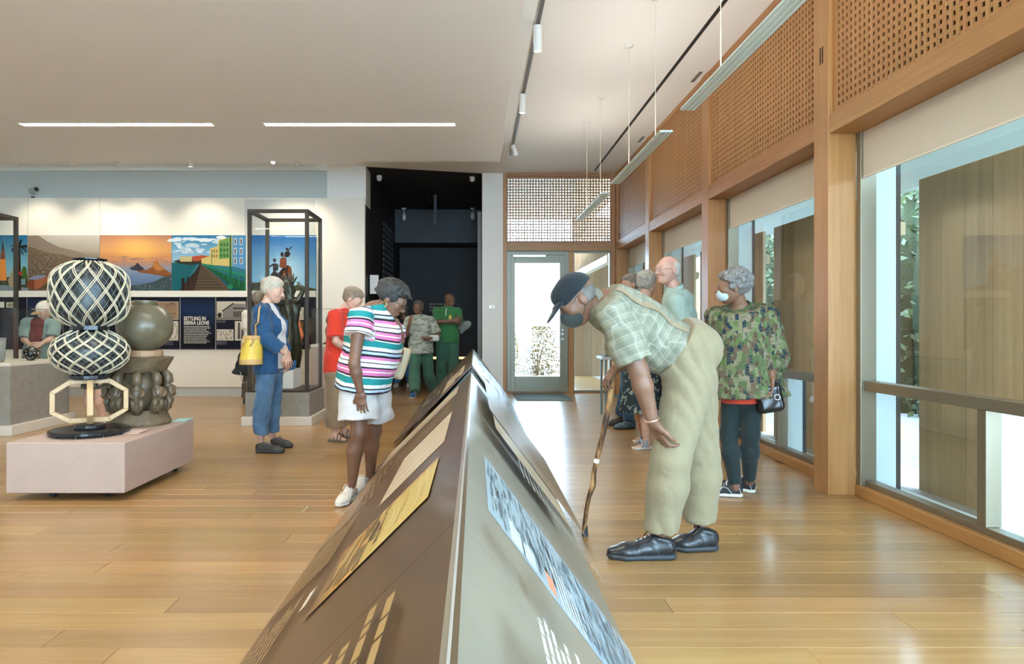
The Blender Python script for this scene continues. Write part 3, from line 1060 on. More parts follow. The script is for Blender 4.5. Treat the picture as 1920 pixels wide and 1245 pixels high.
for k in range(200):
    u = rg.uniform(189, 321)
    v = rg.uniform(533, 544) if u < 300 else rg.uniform(520, 544)
    if u > 187 + 110 or v > 533:
        p.rect(u, v, u + 0.7, v + rg.uniform(0.6, 1.8), lerp((0.5, 0.55, 0.55), (0.15, 0.2, 0.22), rg.random()), 60 + k * 0.2)
p.build('print', M_PRINT, t)
# 4 boardwalk
t, p = wall_pic('wall_photo', 'photograph of a seaside boardwalk with pastel buildings', 'photograph', 322.4, 441, 461, 545, group=GP)
p.grad(322.4, 545, 461, 441, [(0, (0.02, 0.12, 0.14)), (0.5, (0.08, 0.32, 0.36)), (0.52, (0.45, 0.6, 0.68)), (0.75, (0.25, 0.48, 0.62)), (1, (0.06, 0.27, 0.44))], 4)
for k in range(40):
    p.poly(blob(rg.uniform(326, 420), 445 + abs(rg.gauss(0, 16)), rg.uniform(4, 13), rg.uniform(1.2, 4), 9, k), lerp((0.80, 0.84, 0.86), (0.45, 0.58, 0.66), rg.random()))
p.poly([(322.4, 545), (322.4, 493), (345, 491), (372, 493), (356, 515), (340, 540), (336, 545)], (0.03, 0.20, 0.22))
p.poly([(324, 490), (340, 486), (395, 484), (395, 492), (360, 497), (340, 495)], (0.08, 0.07, 0.05))
p.rect(338, 481, 360, 490.5, (0.62, 0.52, 0.28))
p.poly([(360, 481), (378, 478.5), (392, 480), (392, 488), (362, 490)], (0.55, 0.16, 0.07))
p.poly([(378, 494), (378, 485), (394, 480), (394, 466), (408, 462), (410, 450), (430, 445), (436, 442), (436, 500), (400, 497)], (0.70, 0.58, 0.26))
p.poly([(411, 452), (430, 446), (430, 484), (411, 486)], (0.25, 0.42, 0.16))
for q in range(3):
    for w in range(3):
        p.rect(413 + w * 6, 456 + q * 10, 416.5 + w * 6, 462 + q * 10, (0.08, 0.22, 0.10))
for q in range(2):
    for w in range(3):
        p.rect(397 + w * 4.5, 468 + q * 9, 399 + w * 4.5, 474 + q * 9, (0.25, 0.18, 0.08))
p.poly([(436, 441.5), (461, 441.5), (461, 506), (436, 500)], (0.16, 0.36, 0.55))
for q in range(3):
    for w in range(2):
        p.rect(439 + w * 11, 447 + q * 18, 444 + w * 11, 459 + q * 18, (0.72, 0.74, 0.72))
        p.rect(440.2 + w * 11, 448.5 + q * 18, 442.8 + w * 11, 458 + q * 18, (0.12, 0.13, 0.16))
p.poly([(364, 545), (371, 520), (375, 497), (380, 497), (410, 520), (432, 545)], (0.20, 0.15, 0.10))
for k in range(13):
    f_ = (k / 13) ** 1.8
    v = 500 + 45 * f_
    p.poly([(375 - 10 * f_, v), (381 + 48 * f_, v), (381 + 49 * f_, v + 0.7 + f_ * 1.2), (375 - 10 * f_, v + 0.7 + f_ * 1.2)], (0.11, 0.08, 0.05))
p.poly([(381, 497), (461, 531), (461, 545), (450, 545), (412, 519)], (0.02, 0.16, 0.07))
for k in range(11):
    f_ = (k / 10) ** 1.5
    u = 383 + 76 * f_
    p.poly([(u, 494 + 22 * f_), (u + 0.6 + f_, 494 + 22 * f_), (u + 0.6 + f_, 501 + 42 * f_), (u, 500 + 42 * f_)], (0.03, 0.35, 0.15))
p.poly([(381, 494), (461, 516), (461, 519), (381, 495.5)], (0.04, 0.36, 0.16))
p.poly([(364, 512), (376, 494), (378, 494), (372, 520), (364, 545), (338, 545), (345, 533)], (0.10, 0.06, 0.04))
for k, u in enumerate((341, 352, 360, 366, 370, 373.5)):
    h = 24 / (1 + k * 0.55)
    p.rect(u, 545 - 10 * k ** 0.9 - h, u + 5 / (1 + k * 0.45), 545 - 9 * k ** 0.9 if k else 545, (0.05, 0.03, 0.03))
p.poly([(431, 441.5), (434, 441.5), (434.5, 536), (430.5, 536)], (0.02, 0.22, 0.11))
p.poly(blob(432.5, 538, 5.5, 5, 10, 1, 0), (0.03, 0.30, 0.16))
p.rect(397, 472, 398, 500, (0.03, 0.2, 0.1))
p.build('print', M_PRINT, t)
# 5 hilltop figures against blue sky
t, p = wall_pic('wall_photo', 'photograph of dark figures on a rock against deep blue sky', 'photograph', 466, 441, 593, 545, group=GP)


def halo(u, v, c):
    g = math.exp(-((u - 535) / 34) ** 2 - ((v - 515) / 38) ** 2)
    return lerp(c, (0.62, 0.78, 0.84), min(1, 0.95 * g))


p.grad(466, 545, 593, 441, [(k / 8, lerp((0.35, 0.58, 0.72), (0.01, 0.19, 0.45), k / 8)) for k in range(9)], 12, halo)
p.poly([(466, 545), (466, 538), (475, 531), (488, 530), (505, 535), (520, 537), (552, 536), (560, 533), (572, 537), (593, 542), (593, 545)], (0.12, 0.13, 0.05))
for k in range(24):
    u = 468 + k * 1.3
    p.rect(u, 531 - rg.random() * 3, u + 0.8, 541, (0.08, 0.06, 0.05))
DK, RU = (0.05, 0.02, 0.02), (0.33, 0.12, 0.05)
p.poly([(502, 527), (508, 514), (514, 507), (522, 512), (532, 500), (541, 497), (547, 506), (548, 521), (552, 532), (545, 540), (510, 540)], DK)
p.poly([(512, 508), (512, 498), (503, 503), (502, 501), (512, 494), (519, 494), (523, 497), (521, 508)], DK)
p.poly(blob(515, 488, 3.2, 3.6, 9, 2, 0.05), DK)
p.poly([(524, 502), (525, 486), (530, 482), (537, 484), (538, 502)], RU)
p.poly(blob(529, 477, 3, 4.4, 9, 2, 0.05), DK)
p.poly([(533, 482), (534, 473), (541, 470), (545, 476), (541, 482)], DK)
p.poly(blob(538, 467, 2.4, 2.8, 9, 2, 0.05), DK)
p.poly([(540, 471), (548, 463), (547, 461.5), (539, 469)], DK)
p.poly([(539, 510), (541, 499), (546, 500), (547, 520), (540, 519)], RU)
p.poly([(528, 518), (534, 506), (537, 519)], RU)
p.build('print', M_PRINT, t)

# ---- navy story panels
NAVY, NAVY2, CREAM = (0.012, 0.016, 0.045), (0.02, 0.06, 0.13), (0.82, 0.78, 0.68)
SEP, INK = (0.55, 0.49, 0.40), (0.06, 0.055, 0.05)
M_NAVY = mat('navy_board', NAVY, 0.35, coat=0.1)


def old_photo(p, x0, y0, x1, y1, seed, kind):
    r = random.Random(seed)
    p.rect(x0, y1, x1, y0, (0.62, 0.58, 0.50))
    if kind == 'land':
        p.rect(x0 + 1, y1 - 1, x1 - 1, y0 + 1, (0.42, 0.30, 0.20))
        for k in range(26):
            v = r.uniform(y0 + 2, y1 - 2)
            u = r.uniform(x0 + 1.5, x1 - 12)
            p.poly([(u, v), (u + r.uniform(4, 10), v - r.random()), (u + 9, v + 1), (u, v + 1)], lerp((0.52, 0.36, 0.2), (0.14, 0.12, 0.12), r.random()))
    elif kind == 'house':
        w, h = x1 - x0, y1 - y0
        p.poly([(x0 + w * 0.2, y1 - 3), (x0 + w * 0.2, y0 + h * 0.5), (x0 + w * 0.55, y0 + h * 0.12), (x1 - 1, y0 + h * 0.15), (x1 - 1, y1 - 3)], (0.33, 0.31, 0.28))
        p.poly([(x0 + w * 0.17, y0 + h * 0.52), (x0 + w * 0.56, y0 + h * 0.08), (x0 + w * 0.6, y0 + h * 0.12), (x0 + w * 0.2, y0 + h * 0.56)], INK)
        for k in range(6):
            p.rect(x0 + w * (0.58 + 0.07 * k), y1 - 5, x0 + w * (0.62 + 0.07 * k), y0 + h * 0.55, INK)
        p.rect(x0 + w * 0.57, y0 + h * 0.42, x1 - 1, y0 + h * 0.34, (0.1, 0.1, 0.1))
        p.poly(blob(x0 + w * 0.1, y1 - h * 0.25, w * 0.08, h * 0.14, 9, 1), INK)
        p.rect(x0 + 0.5, y1 - 0.5, x1 - 0.5, y1 - 4, (0.28, 0.26, 0.23))
    elif kind == 'oval':
        cx, cy = (x0 + x1) / 2, (y0 + y1) / 2
        p.poly(blob(cx, cy, (x1 - x0) * 0.45, (y1 - y0) * 0.47, 8, 0, 0), (0.36, 0.31, 0.22))
        p.poly(blob(cx, cy, (x1 - x0) * 0.38, (y1 - y0) * 0.42, 18, 0, 0), (0.66, 0.61, 0.52))
        p.poly(blob(cx - 0.3, cy - 6.5, 3.0, 4.0, 10, 0, 0.05), INK)
        p.poly([(cx - 4, cy + 3), (cx - 2, cy - 4), (cx + 1.5, cy - 4), (cx + 2, cy), (cx + 4, cy + 5)], INK)
    elif kind == 'pair':
        for q in (0.38, 0.7):
            cx = x0 + (x1 - x0) * q
            p.poly([(cx - 2.6, y1 - 3), (cx - 2, y0 + 12), (cx - 1.5, y0 + 6), (cx + 1.5, y0 + 6), (cx + 2.2, y0 + 12), (cx + 2.6, y1 - 3)], (0.16, 0.15, 0.14))
            p.poly(blob(cx, y0 + 4.6, 1.7, 2, 8, 0, 0), INK)
    else:
        for k in range(34):
            u, v = r.uniform(x0 + 1, x1 - 5), r.uniform(y0 + 2, y1 - 2)
            p.poly([(u, v), (u + r.uniform(1, 4), v - r.random() * 2), (u + 3, v + 1.5)], lerp((0.5, 0.46, 0.38), INK, r.random()))


NP = 'navy story panels under the photo band'


def navy(label, x0, x1, y0=557.5, y1=655, tone=False):
    t, p = wall_pic('story_panel', label, 'exhibit panel', x0, y0, x1, y1, 0.025, NP)
    p.rect(x0, y1, x1, y0, NAVY)
    if tone:
        p.grad(x0 + 1, y1 - 4, x1 - 1, y0 + 2, [(0, (0.006, 0.008, 0.02)), (0.4, (0.012, 0.02, 0.05)), (0.75, (0.02, 0.065, 0.14)), (1, (0.015, 0.03, 0.08))])
    p.rect(x0, y1, x1, y1 - 2.5, (0.05, 0.045, 0.07))
    return t, p


t, p = navy('navy panel with pale caption frames at the far left edge', -60, 50)
p.rect(-5, 578, 8, 566, CREAM)
p.rect(12, 577, 30, 567, CREAM)
p.rect(14, 575.5, 28, 568.5, (0.4, 0.36, 0.28))
p.build('print', M_PRINT, t)
t, p = navy('plain navy panel beside the capped visitor', 51, 118, tone=True)
p.textlines(98, 640, 117, 600, 12, (0.42, 0.42, 0.45), 0.4, 4)
p.build('print', M_PRINT, t)
t, p = navy('navy panel with a sepia landscape and an oval silhouette portrait', 119, 337)
old_photo(p, 291, 565.5, 334.5, 599.5, 3, 'land')
old_photo(p, 309, 602, 334.5, 638.5, 4, 'oval')
p.textlines(309, 648, 328, 640, 3, (0.3, 0.3, 0.34), 0.4, 9)
old_photo(p, 205, 565.5, 270, 600, 5, 'land')
p.build('print', M_PRINT, t)
t, p = navy('navy text panel with a bold cream heading', 338.5, 403.5, tone=True)
p.textlines(344.8, 645.5, 396, 611.5, 11, (0.62, 0.60, 0.54), 0.42, 6)
for ln, vv in (('SETTLING IN', 600.4), ('SIERRA LEONE', 608.6)):
    vs, fs = text_mesh(ln, 1.0, 0.022)
    wmax = max(v[0] for v in vs)
    hmax = max(v[1] for v in vs)
    tw = 41.2 if ln == 'SETTLING IN' else 47.6
    p.m.add([p.fn(344.8 + v[0] / wmax * tw, vv - v[1] / hmax * 6.9, 0.006) for v in vs], fs, CREAM)
p.build('print', M_PRINT, t)
t, p = navy('navy panel with an old photograph of a tall house', 405, 462.5)
old_photo(p, 406.5, 565, 460.5, 599.5, 7, 'house')
old_photo(p, 406.5, 617.5, 438, 638.5, 8, 'mix')
old_photo(p, 440.5, 602, 461, 638.5, 9, 'pair')
p.textlines(406.5, 606, 427, 601.5, 2, (0.3, 0.3, 0.34), 0.4, 2)
p.textlines(406.5, 647, 426, 640.5, 3, (0.3, 0.3, 0.34), 0.4, 3)
p.build('print', M_PRINT, t)
t, p = navy('navy panel of dark portraits behind the tall glass case', 464, 592.5)
old_photo(p, 549, 576, 569.5, 600, 13, 'oval')
p.rect(551, 634, 569, 603, (0.24, 0.17, 0.07))
p.poly(blob(560, 618, 5, 12, 12, 0, 0), (0.07, 0.03, 0.02))
p.rect(573, 640, 587, 603, (0.10, 0.05, 0.04))
p.textlines(548, 648, 572, 640, 3, (0.25, 0.25, 0.28), 0.4, 11)
p.build('print', M_PRINT, t)

# ---------------------------------------------------------------- long ridge displays down the middle
XR_, ZR_, XL_, XQ_, ZB_ = -0.030, 0.806, -0.79, 0.535, 0.05
M_RBROWN = mat('brown_graphic_film', (0.10, 0.054, 0.025), 0.3, var=0.3, scale=1.2, coat=0.15)
M_RGREY = mat('taupe_graphic_film', (0.235, 0.205, 0.15), 0.34, var=0.25, scale=1.0, coat=0.1)
M_RPRINT = print_mat('ridge_print', 0.36, 0.08, 0.35)
M_EDGE = mat('pale_edge', (0.36, 0.36, 0.33), 0.4, metal=0.3)
M_BASE = mat('ridge_core', (0.10, 0.13, 0.12), 0.15, coat=0.6)


def panel(parent, side, y0, y1, m_, name='panel'):
    xe = XL_ if side < 0 else XQ_
    n = Vector((ZR_ - ZB_, 0, abs(xe - XR_))).normalized()
    if side < 0:
        n = Vector((-n[0], 0, n[2]))
    th = n * 0.014
    a, b = Vector((XR_, 0, ZR_)), Vector((xe, 0, ZB_))
    q = lambda v, y: Vector((v[0], y, v[2]))
    o = MB().hexa([q(a, y0) - th, q(b, y0) - th, q(b, y1) - th, q(a, y1) - th], [q(a, y0), q(b, y0), q(b, y1), q(a, y1)]).build(name, m_, parent)
    return o


def ridge_pic(side):
    xe = XL_ if side < 0 else XQ_
    sl = math.hypot(xe - XR_, ZR_ - ZB_)
    nx, nz_ = side * (ZR_ - ZB_) / sl, abs(xe - XR_) / sl
    return Pic(lambda y, s, l: (XR_ + (xe - XR_) * s + nx * (l + 0.0006), y, ZR_ + (ZB_ - ZR_) * s + nz_ * (l + 0.0006)))


def ridge(label, segs, ys):
    t = thing('ridge_display', label, 'display stand', (XR_, (ys[0] + ys[-1]) / 2, 0))
    y0, y1 = ys[0] - 0.05, ys[-1] + 0.05
    c = MB()
    a, b, d_ = (XR_, ZR_ - 0.03), (XL_ + 0.10, ZB_), (XQ_ - 0.10, ZB_)
    c.add([(a[0], y0, a[1]), (b[0], y0, b[1]), (d_[0], y0, d_[1]), (a[0], y1, a[1]), (b[0], y1, b[1]), (d_[0], y1, d_[1])],
          [(0, 1, 2), (5, 4, 3), (0, 3, 4, 1), (1, 4, 5, 2), (2, 5, 3, 0)])
    c.box(XL_ + 0.16, XQ_ - 0.16, y0 + 0.1, y1 - 0.1, 0, ZB_)
    c.build('core', M_BASE, t)
    for p0, p1 in segs:
        for sd, m_ in ((-1, M_RBROWN), (1, M_RGREY)):
            panel(t, sd, p0 + 0.002, p1 - 0.002, m_)
    MB().bar((XR_, ys[0], ZR_ + 0.001), (XR_, ys[-1], ZR_ + 0.001), 0.004, 0.003).build('ridge_strip', M_EDGE, t)
    return t


TA = ridge('long ridge-shaped display stand with glossy brown graphics in the foreground', ((-0.70, 1.33), (1.33, 3.38), (3.38, 5.435)), (-0.70, 5.435))
TB = ridge('second ridge-shaped display stand further off toward the glass door', ((6.53, 8.75), (8.75, 11.25)), (6.53, 11.25))
PARCH = (0.62, 0.50, 0.33)
TAN = (0.42, 0.28, 0.13)
rg = random.Random(21)


def scrawl(p, y0, y1, s0, s1, n, cols, layer, ly=0.2, ls=0.02):
    for k in range(n):
        y, s = rg.uniform(y0, y1 - ly * 0.5), rg.uniform(s0, s1 - ls)
        p.poly([(y, s), (min(y1, y + ly * rg.uniform(0.3, 1)), s + rg.uniform(-ls, ls) * 0.3), (min(y1, y + ly * 0.8), min(s1, s + ls * rg.random())), (y, min(s1, s + ls * rg.random()))], cols[rg.randrange(len(cols))], layer + k * 0.12)


p = ridge_pic(-1)
p.rect(4.78, 0.13, 5.425, 0.86, PARCH)
p.rect(3.38, 0.80, 4.78, 0.99, (0.30, 0.19, 0.10))
for k in range(9):
    p.rect(3.95 + 0.085 * k, 0.16, 4.0 + 0.085 * k, 0.62, lerp(TAN, (0.2, 0.13, 0.08), rg.random()))
p.rect(2.74, 0.125, 3.72, 0.475, PARCH)
for k in range(4):
    p.rect(2.90 + 0.2 * k, 0.13, 2.91 + 0.2 * k, 0.47, (0.22, 0.16, 0.10))
for k in range(14):
    p.textlines(3.4 + 0.09 * k, 0.64 + 0.02 * (k % 3), 3.46 + 0.09 * k, 0.78, 3, TAN, 0.5, k)
p.grad(1.85, 0.127, 2.42, 0.577, [(0, (0.62, 0.46, 0.14)), (0.45, (0.66, 0.50, 0.16)), (0.7, (0.55, 0.30, 0.09)), (1, (0.18, 0.11, 0.05))], 4,
       lambda y, s, c: lerp(c, (0.5, 0.16, 0.05), max(0, (y - 2.3) / 0.2) * 0.7))
scrawl(p, 1.86, 2.41, 0.33, 0.57, 40, [(0.08, 0.05, 0.03), (0.2, 0.13, 0.05), (0.45, 0.3, 0.1)], 40, 0.25, 0.03)
scrawl(p, 1.86, 2.41, 0.14, 0.4, 24, [(0.7, 0.55, 0.2), (0.58, 0.42, 0.12)], 39, 0.3, 0.02)
for k in range(12):
    p.textlines(2.45, 0.66 + 0.027 * k, 3.2, 0.68 + 0.027 * k, 1, TAN, 0.55, 60 + k)
for k in range(9):
    p.textlines(1.45, 0.70 + 0.03 * k, 2.3, 0.722 + 0.03 * k, 1, TAN, 0.5, 80 + k)
p.rect(1.98, 0.605, 2.13, 0.632, (0.7, 0.66, 0.55))
for k in range(4):
    p.textlines(0.45, 0.130 + 0.048 * k, 1.28 - 0.06 * (k % 3), 0.152 + 0.048 * k, 1, (0.40, 0.26, 0.10), 0.9, 30 + k)
p.build('left_graphics', M_RPRINT, TA)['kind'] = 'stuff'
p = ridge_pic(1)
p.grad(1.68, 0.109, 2.38, 1.0, [(0, (0.30, 0.36, 0.37)), (0.4, (0.31, 0.38, 0.40)), (0.75, (0.24, 0.33, 0.38)), (1, (0.30, 0.36, 0.38))], 3)
scrawl(p, 1.70, 2.36, 0.12, 0.99, 420, [(0.20, 0.26, 0.27), (0.40, 0.44, 0.44), (0.16, 0.22, 0.26), (0.35, 0.40, 0.41)], 20, 0.16, 0.012)
for k in range(2):
    for q in range(7):
        p.textlines(1.36, 0.112 + 0.05 * k + 0.006 * q, 1.52 - 0.04 * k, 0.1168 + 0.05 * k + 0.006 * q, 1, (0.70, 0.73, 0.70), 0.9, 100 + 10 * k + q)
p.rect(1.36, 0.243, 1.46, 0.275, (0.62, 0.24, 0.14))
for q in range(6):
    p.textlines(1.34, 0.292 + 0.015 * q, 1.62, 0.30 + 0.015 * q, 1, (0.66, 0.68, 0.64), 0.8, 120 + q)
for q in range(7):
    p.textlines(0.62, 0.15 + 0.02 * q, 1.15, 0.163 + 0.02 * q, 1, (0.68, 0.72, 0.70), 0.8, 140 + q)
p.rect(0.95, 0.33, 1.08, 0.355, (0.62, 0.26, 0.15))
for q in range(16):
    p.textlines(2.55, 0.30 + 0.035 * q, 3.1, 0.31 + 0.035 * q, 1, (0.60, 0.52, 0.42), 0.8, 160 + q)
p.rect(2.9, 0.13, 3.34, 0.7, (0.40, 0.30, 0.19))
p.grad(3.42, 0.10, 5.42, 0.97, [(0, (0.30, 0.28, 0.25)), (0.3, (0.28, 0.26, 0.20)), (0.6, (0.28, 0.21, 0.13)), (1, (0.25, 0.19, 0.12))], 6,  # colour gradient stands in for the blurred reflections and orange glow here
       lambda y, s, c: lerp(c, (0.45, 0.26, 0.14), max(0.0, 0.5 - abs(y - 3.7)) * 0.9))
for q in range(9):
    p.textlines(3.7, 0.42 + 0.04 * q, 5.2, 0.432 + 0.04 * q, 1, (0.46, 0.40, 0.31), 0.8, 190 + q)
p.build('right_graphics', M_RPRINT, TA)['kind'] = 'stuff'
p = ridge_pic(-1)
p.rect(6.7, 0.12, 8.2, 0.4, PARCH)
for k in range(60):
    a = rg.uniform(6.6, 11)
    b = rg.uniform(0.12, 0.85)
    p.rect(a, b, a + rg.uniform(0.1, 0.6), b + rg.uniform(0.02, 0.08), lerp(PARCH, (0.06, 0.06, 0.05), rg.random()))
p.build('left_graphics', M_RPRINT, TB)['kind'] = 'stuff'
p = ridge_pic(1)
p.rect(6.54, 0.02, 11.24, 0.12, (0.36, 0.46, 0.46))
for k in range(120):
    a = rg.uniform(6.6, 10.8)
    b = rg.uniform(0.12, 0.85)
    p.rect(a, b, a + rg.uniform(0.1, 0.4), b + rg.uniform(0.01, 0.05), lerp((0.6, 0.66, 0.62), (0.16, 0.17, 0.14), rg.random()))
p.build('right_graphics', M_RPRINT, TB)['kind'] = 'stuff'
# ---------------------------------------------------------------- glass cases
M_CONC = mat('grey_concrete_board', (0.27, 0.25, 0.21), 0.6, var=0.12, scale=14, bump=0.0006)
M_PLINTH = mat('cream_plinth', (0.66, 0.60, 0.50), 0.55)
M_PINK = mat('blush_plaster', (0.45, 0.335, 0.275), 0.55, var=0.04, scale=5)


def tall_case(label, x0, x1, y0, y1, zb, zt_, name='tall_case'):
    t = thing(name, label, 'display case', ((x0 + x1) / 2, (y0 + y1) / 2, 0))
    MB().box(x0 - 0.055, x1 + 0.055, y0 - 0.055, y1 + 0.055, 0, 0.105).build('plinth', M_PLINTH, t, bevel=0.004)
    MB().box(x0 - 0.02, x1 + 0.02, y0 - 0.02, y1 + 0.02, 0.105, zb - 0.03).build('pedestal', M_CONC, t, bevel=0.004)
    w = 0.042
    MB().box(x0, x1, y0, y1, zb - 0.03, zb).build('deck', M_DKMET, t, bevel=0.003)
    for (xx, yy) in ((x0, y0), (x1 - w, y0), (x0, y1 - w), (x1 - w, y1 - w)):
        MB().box(xx, xx + w, yy, yy + w, zb, zt_ - w).build('post', M_DKMET, t, bevel=0.002)
    for b_ in ((x0, x1, y0, y0 + w), (x0, x1, y1 - w, y1), (x0, x0 + w, y0 + w, y1 - w), (x1 - w, x1, y0 + w, y1 - w)):
        MB().box(*b_, zt_ - w, zt_).build('rail', M_DKMET, t, bevel=0.002)
    g = 0.012
    for vs in ([(x0 + w, y0 + g), (x1 - w, y0 + g)], [(x0 + w, y1 - g), (x1 - w, y1 - g)], [(x0 + g, y0 + w), (x0 + g, y1 - w)], [(x1 - g, y0 + w), (x1 - g, y1 - w)]):
        (a, b), (c, d_) = vs
        MB().add([(a, b, zb), (c, d_, zb), (c, d_, zt_ - w), (a, b, zt_ - w)], [(0, 1, 2, 3)]).build('pane', M_CASE, t)
    return t


def low_case(label, x0, x1, y0, y1, zp, zg, ped, plinth=True):
    t = thing('glass_topped_pedestal', label, 'display case', ((x0 + x1) / 2, (y0 + y1) / 2, 0))
    if plinth:
        MB().box(x0 - 0.05, x1 + 0.05, y0 - 0.05, y1 + 0.05, 0, 0.11).build('plinth', M_PLINTH, t, bevel=0.004)
    MB().box(x0, x1, y0, y1, 0.11 if plinth else 0, zp - 0.035).build('pedestal', ped, t, bevel=0.004)
    MB().box(x0, x1, y0, y1, zp - 0.035, zp).build('top', M_PLINTH, t, bevel=0.003)
    g = 0.02
    a, b, c, d_ = x0 + g, x1 - g, y0 + g, y1 - g
    for q in ([(a, c), (b, c)], [(a, d_), (b, d_)], [(a, c), (a, d_)], [(b, c), (b, d_)]):
        (u0, w0), (u1, w1) = q
        MB().add([(u0, w0, zp), (u1, w1, zp), (u1, w1, zg), (u0, w0, zg)], [(0, 1, 2, 3)]).build('pane', M_CASE, t)
    MB().add([(a, c, zg), (b, c, zg), (b, d_, zg), (a, d_, zg)], [(0, 1, 2, 3)]).build('pane', M_CASE, t)
    return t


tall_case('tall glass case with a dark metal frame on a grey base', -2.72, -1.992, 8.05, 8.78, 0.42, 2.58)
tall_case('tall glass case cropped by the left edge of the picture', -6.62, -5.86, 7.92, 8.66, 0.42, 2.58)
low_case('low glass case on a grey pedestal behind the lantern', -5.72, -5.03, 7.30, 8.36, 0.78, 1.385, M_CONC)
low_case('low glass case on a blush pedestal behind the tall case', -2.27, -1.72, 9.3, 9.85, 0.93, 1.43, M_PINK, False)

# sculpture in the tall case
M_BRZ = mat('dark_green_bronze', (0.055, 0.06, 0.045), 0.32, metal=0.7, var=0.4, scale=9)
t = thing('bronze_sculpture', 'dark bronze draped sculpture inside the tall glass case', 'sculpture', (-2.40, 8.42, 0.42))
MB().box(-2.58, -2.22, 8.24, 8.60, 0.42, 0.66).build('block', M_WHITE, t, bevel=0.004)
n = 28
vs, fs = [], []
prof = [(0.17, 0.66), (0.16, 0.85), (0.12, 1.05), (0.085, 1.2), (0.10, 1.32), (0.12, 1.42), (0.07, 1.5), (0.05, 1.56), (0.085, 1.63), (0.06, 1.72), (0.015, 1.78)]
for i, (r, z) in enumerate(prof):
    for k in range(n):
        a = 2 * math.pi * k / n
        rr_ = r * (1 + 0.22 * math.sin(5 * a + i * 0.8) * (1 if i < 6 else 0.5))
        lean = 0.10 * math.sin((z - 0.66) * 2.4)
        vs.append((-2.40 + lean + rr_ * math.cos(a), 8.42 + rr_ * math.sin(a), z))
for i in range(len(prof) - 1):
    for k in range(n):
        l = (k + 1) % n
        fs.append((i * n + k, i * n + l, (i + 1) * n + l, (i + 1) * n + k))
fs.append(tuple((len(prof) - 1) * n + k for k in range(n)))
MB().add(vs, fs).build('figure', M_BRZ, t, smooth=True)
for s_ in (-1, 1):
    q = Vector((-2.36 + s_ * 0.03, 8.40, 1.46))
    MB().tube([q, q + Vector((s_ * 0.13, -0.02, 0.04)), q + Vector((s_ * 0.19, 0, 0.17)), q + Vector((s_ * 0.12, 0, 0.27))], [0.05, 0.04, 0.03, 0.015], 10).build('arm', M_BRZ, t, smooth=True)
for k in range(5):
    a = -0.9 + 0.45 * k
    q = Vector((-2.32, 8.42, 1.70))
    MB().tube([q, q + Vector((0.07 * math.sin(a), 0, 0.05)), q + Vector((0.13 * math.sin(a), 0, 0.12 * math.cos(a) + 0.03))], [0.03, 0.022, 0.006], 7).build('crest_spike', M_BRZ, t, smooth=True)

# things in the low cases
M_CLAY = mat('dark_clay', (0.055, 0.04, 0.03), 0.5, var=0.3, scale=12)
t = thing('clay_pot', 'round dark clay pot inside the low glass case', 'pot', (-5.54, 7.62, 0.78))
MB().lathe([(0.05, 0), (0.10, 0.05), (0.125, 0.12), (0.11, 0.2), (0.06, 0.26), (0.075, 0.30)], (-5.54, 7.62, 0.78), 24).build('body', M_CLAY, t, smooth=True)
MB().lathe([(0.076, 0.30), (0.082, 0.305), (0.082, 0.32), (0.07, 0.325)], (-5.54, 7.62, 0.78), 24).build('rim', M_CLAY, t)
t = thing('grey_cup', 'grey straight-sided cup inside the low glass case', 'cup', (-5.33, 7.52, 0.78))
MB().lathe([(0.065, 0), (0.075, 0.05), (0.085, 0.26)], (-5.33, 7.52, 0.78), 24).build('body', mat('grey_stoneware', (0.22, 0.23, 0.21), 0.5, var=0.15), t, smooth=True)
MB().lathe([(0.085, 0.26), (0.089, 0.262), (0.089, 0.272), (0.080, 0.273)], (-5.33, 7.52, 0.78), 24).build('rim', mat('grey_stoneware_rim', (0.3, 0.31, 0.29), 0.4), t)
t = thing('speckled_ball', 'black ball dotted with white inside the low glass case', 'ball', (-5.2, 7.9, 0.78))
vs, fs = [], []
bm = bmesh.new()
bmesh.ops.create_icosphere(bm, subdivisions=3, radius=0.085)
m = MB()
m.add([(v.co.x - 5.2, v.co.y + 7.9, v.co.z + 0.865) for v in bm.verts], [tuple(v.index for v in f.verts) for f in bm.faces])
m.build('ball', mat('glossy_black', (0.012, 0.012, 0.012), 0.25), t, smooth=True)
bm.free()
m = MB()
rg = random.Random(4)
for k in range(70):
    d_ = Vector((rg.gauss(0, 1), rg.gauss(0, 1), rg.gauss(0, 1))).normalized()
    e = d_.orthogonal().normalized()
    f_ = d_.cross(e)
    c = Vector((-5.2, 7.9, 0.865)) + d_ * 0.0855
    m.add([c + (e * math.cos(q * 1.0472) + f_ * math.sin(q * 1.0472)) * 0.006 for q in range(6)], [(0, 1, 2, 3, 4, 5)])
o = m.build('dots', M_LAMPW, t)
o['kind'] = 'stuff'
t = thing('open_booklet', 'open blue booklet lying in the low glass case', 'booklet', (-5.56, 7.42, 0.78))
MB().hexa([(-5.66, 7.38, 0.781), (-5.50, 7.38, 0.781), (-5.48, 7.5, 0.781), (-5.64, 7.5, 0.781)], [(-5.66, 7.38, 0.786), (-5.50, 7.38, 0.786), (-5.48, 7.5, 0.786), (-5.64, 7.5, 0.786)]).build('cover', mat('blue_paper', (0.35, 0.48, 0.55), 0.6), t)
MB().box(-5.63, -5.515, 7.395, 7.485, 0.786, 0.788).build('page', M_WHITE, t)
t = thing('small_mask', 'small carved dark figure inside the case on the blush pedestal', 'figurine', (-2.06, 9.5, 0.93))
MB().lathe([(0.06, 0), (0.06, 0.03), (0.03, 0.05), (0.045, 0.12), (0.055, 0.2), (0.025, 0.27), (0.045, 0.33), (0.03, 0.39), (0.005, 0.41)], (-2.06, 9.5, 0.93), 18).build('figure', M_CLAY, t, smooth=True)
MB().box(-2.13, -1.99, 9.43, 9.57, 0.93, 0.945).build('stand', M_DKMET, t)

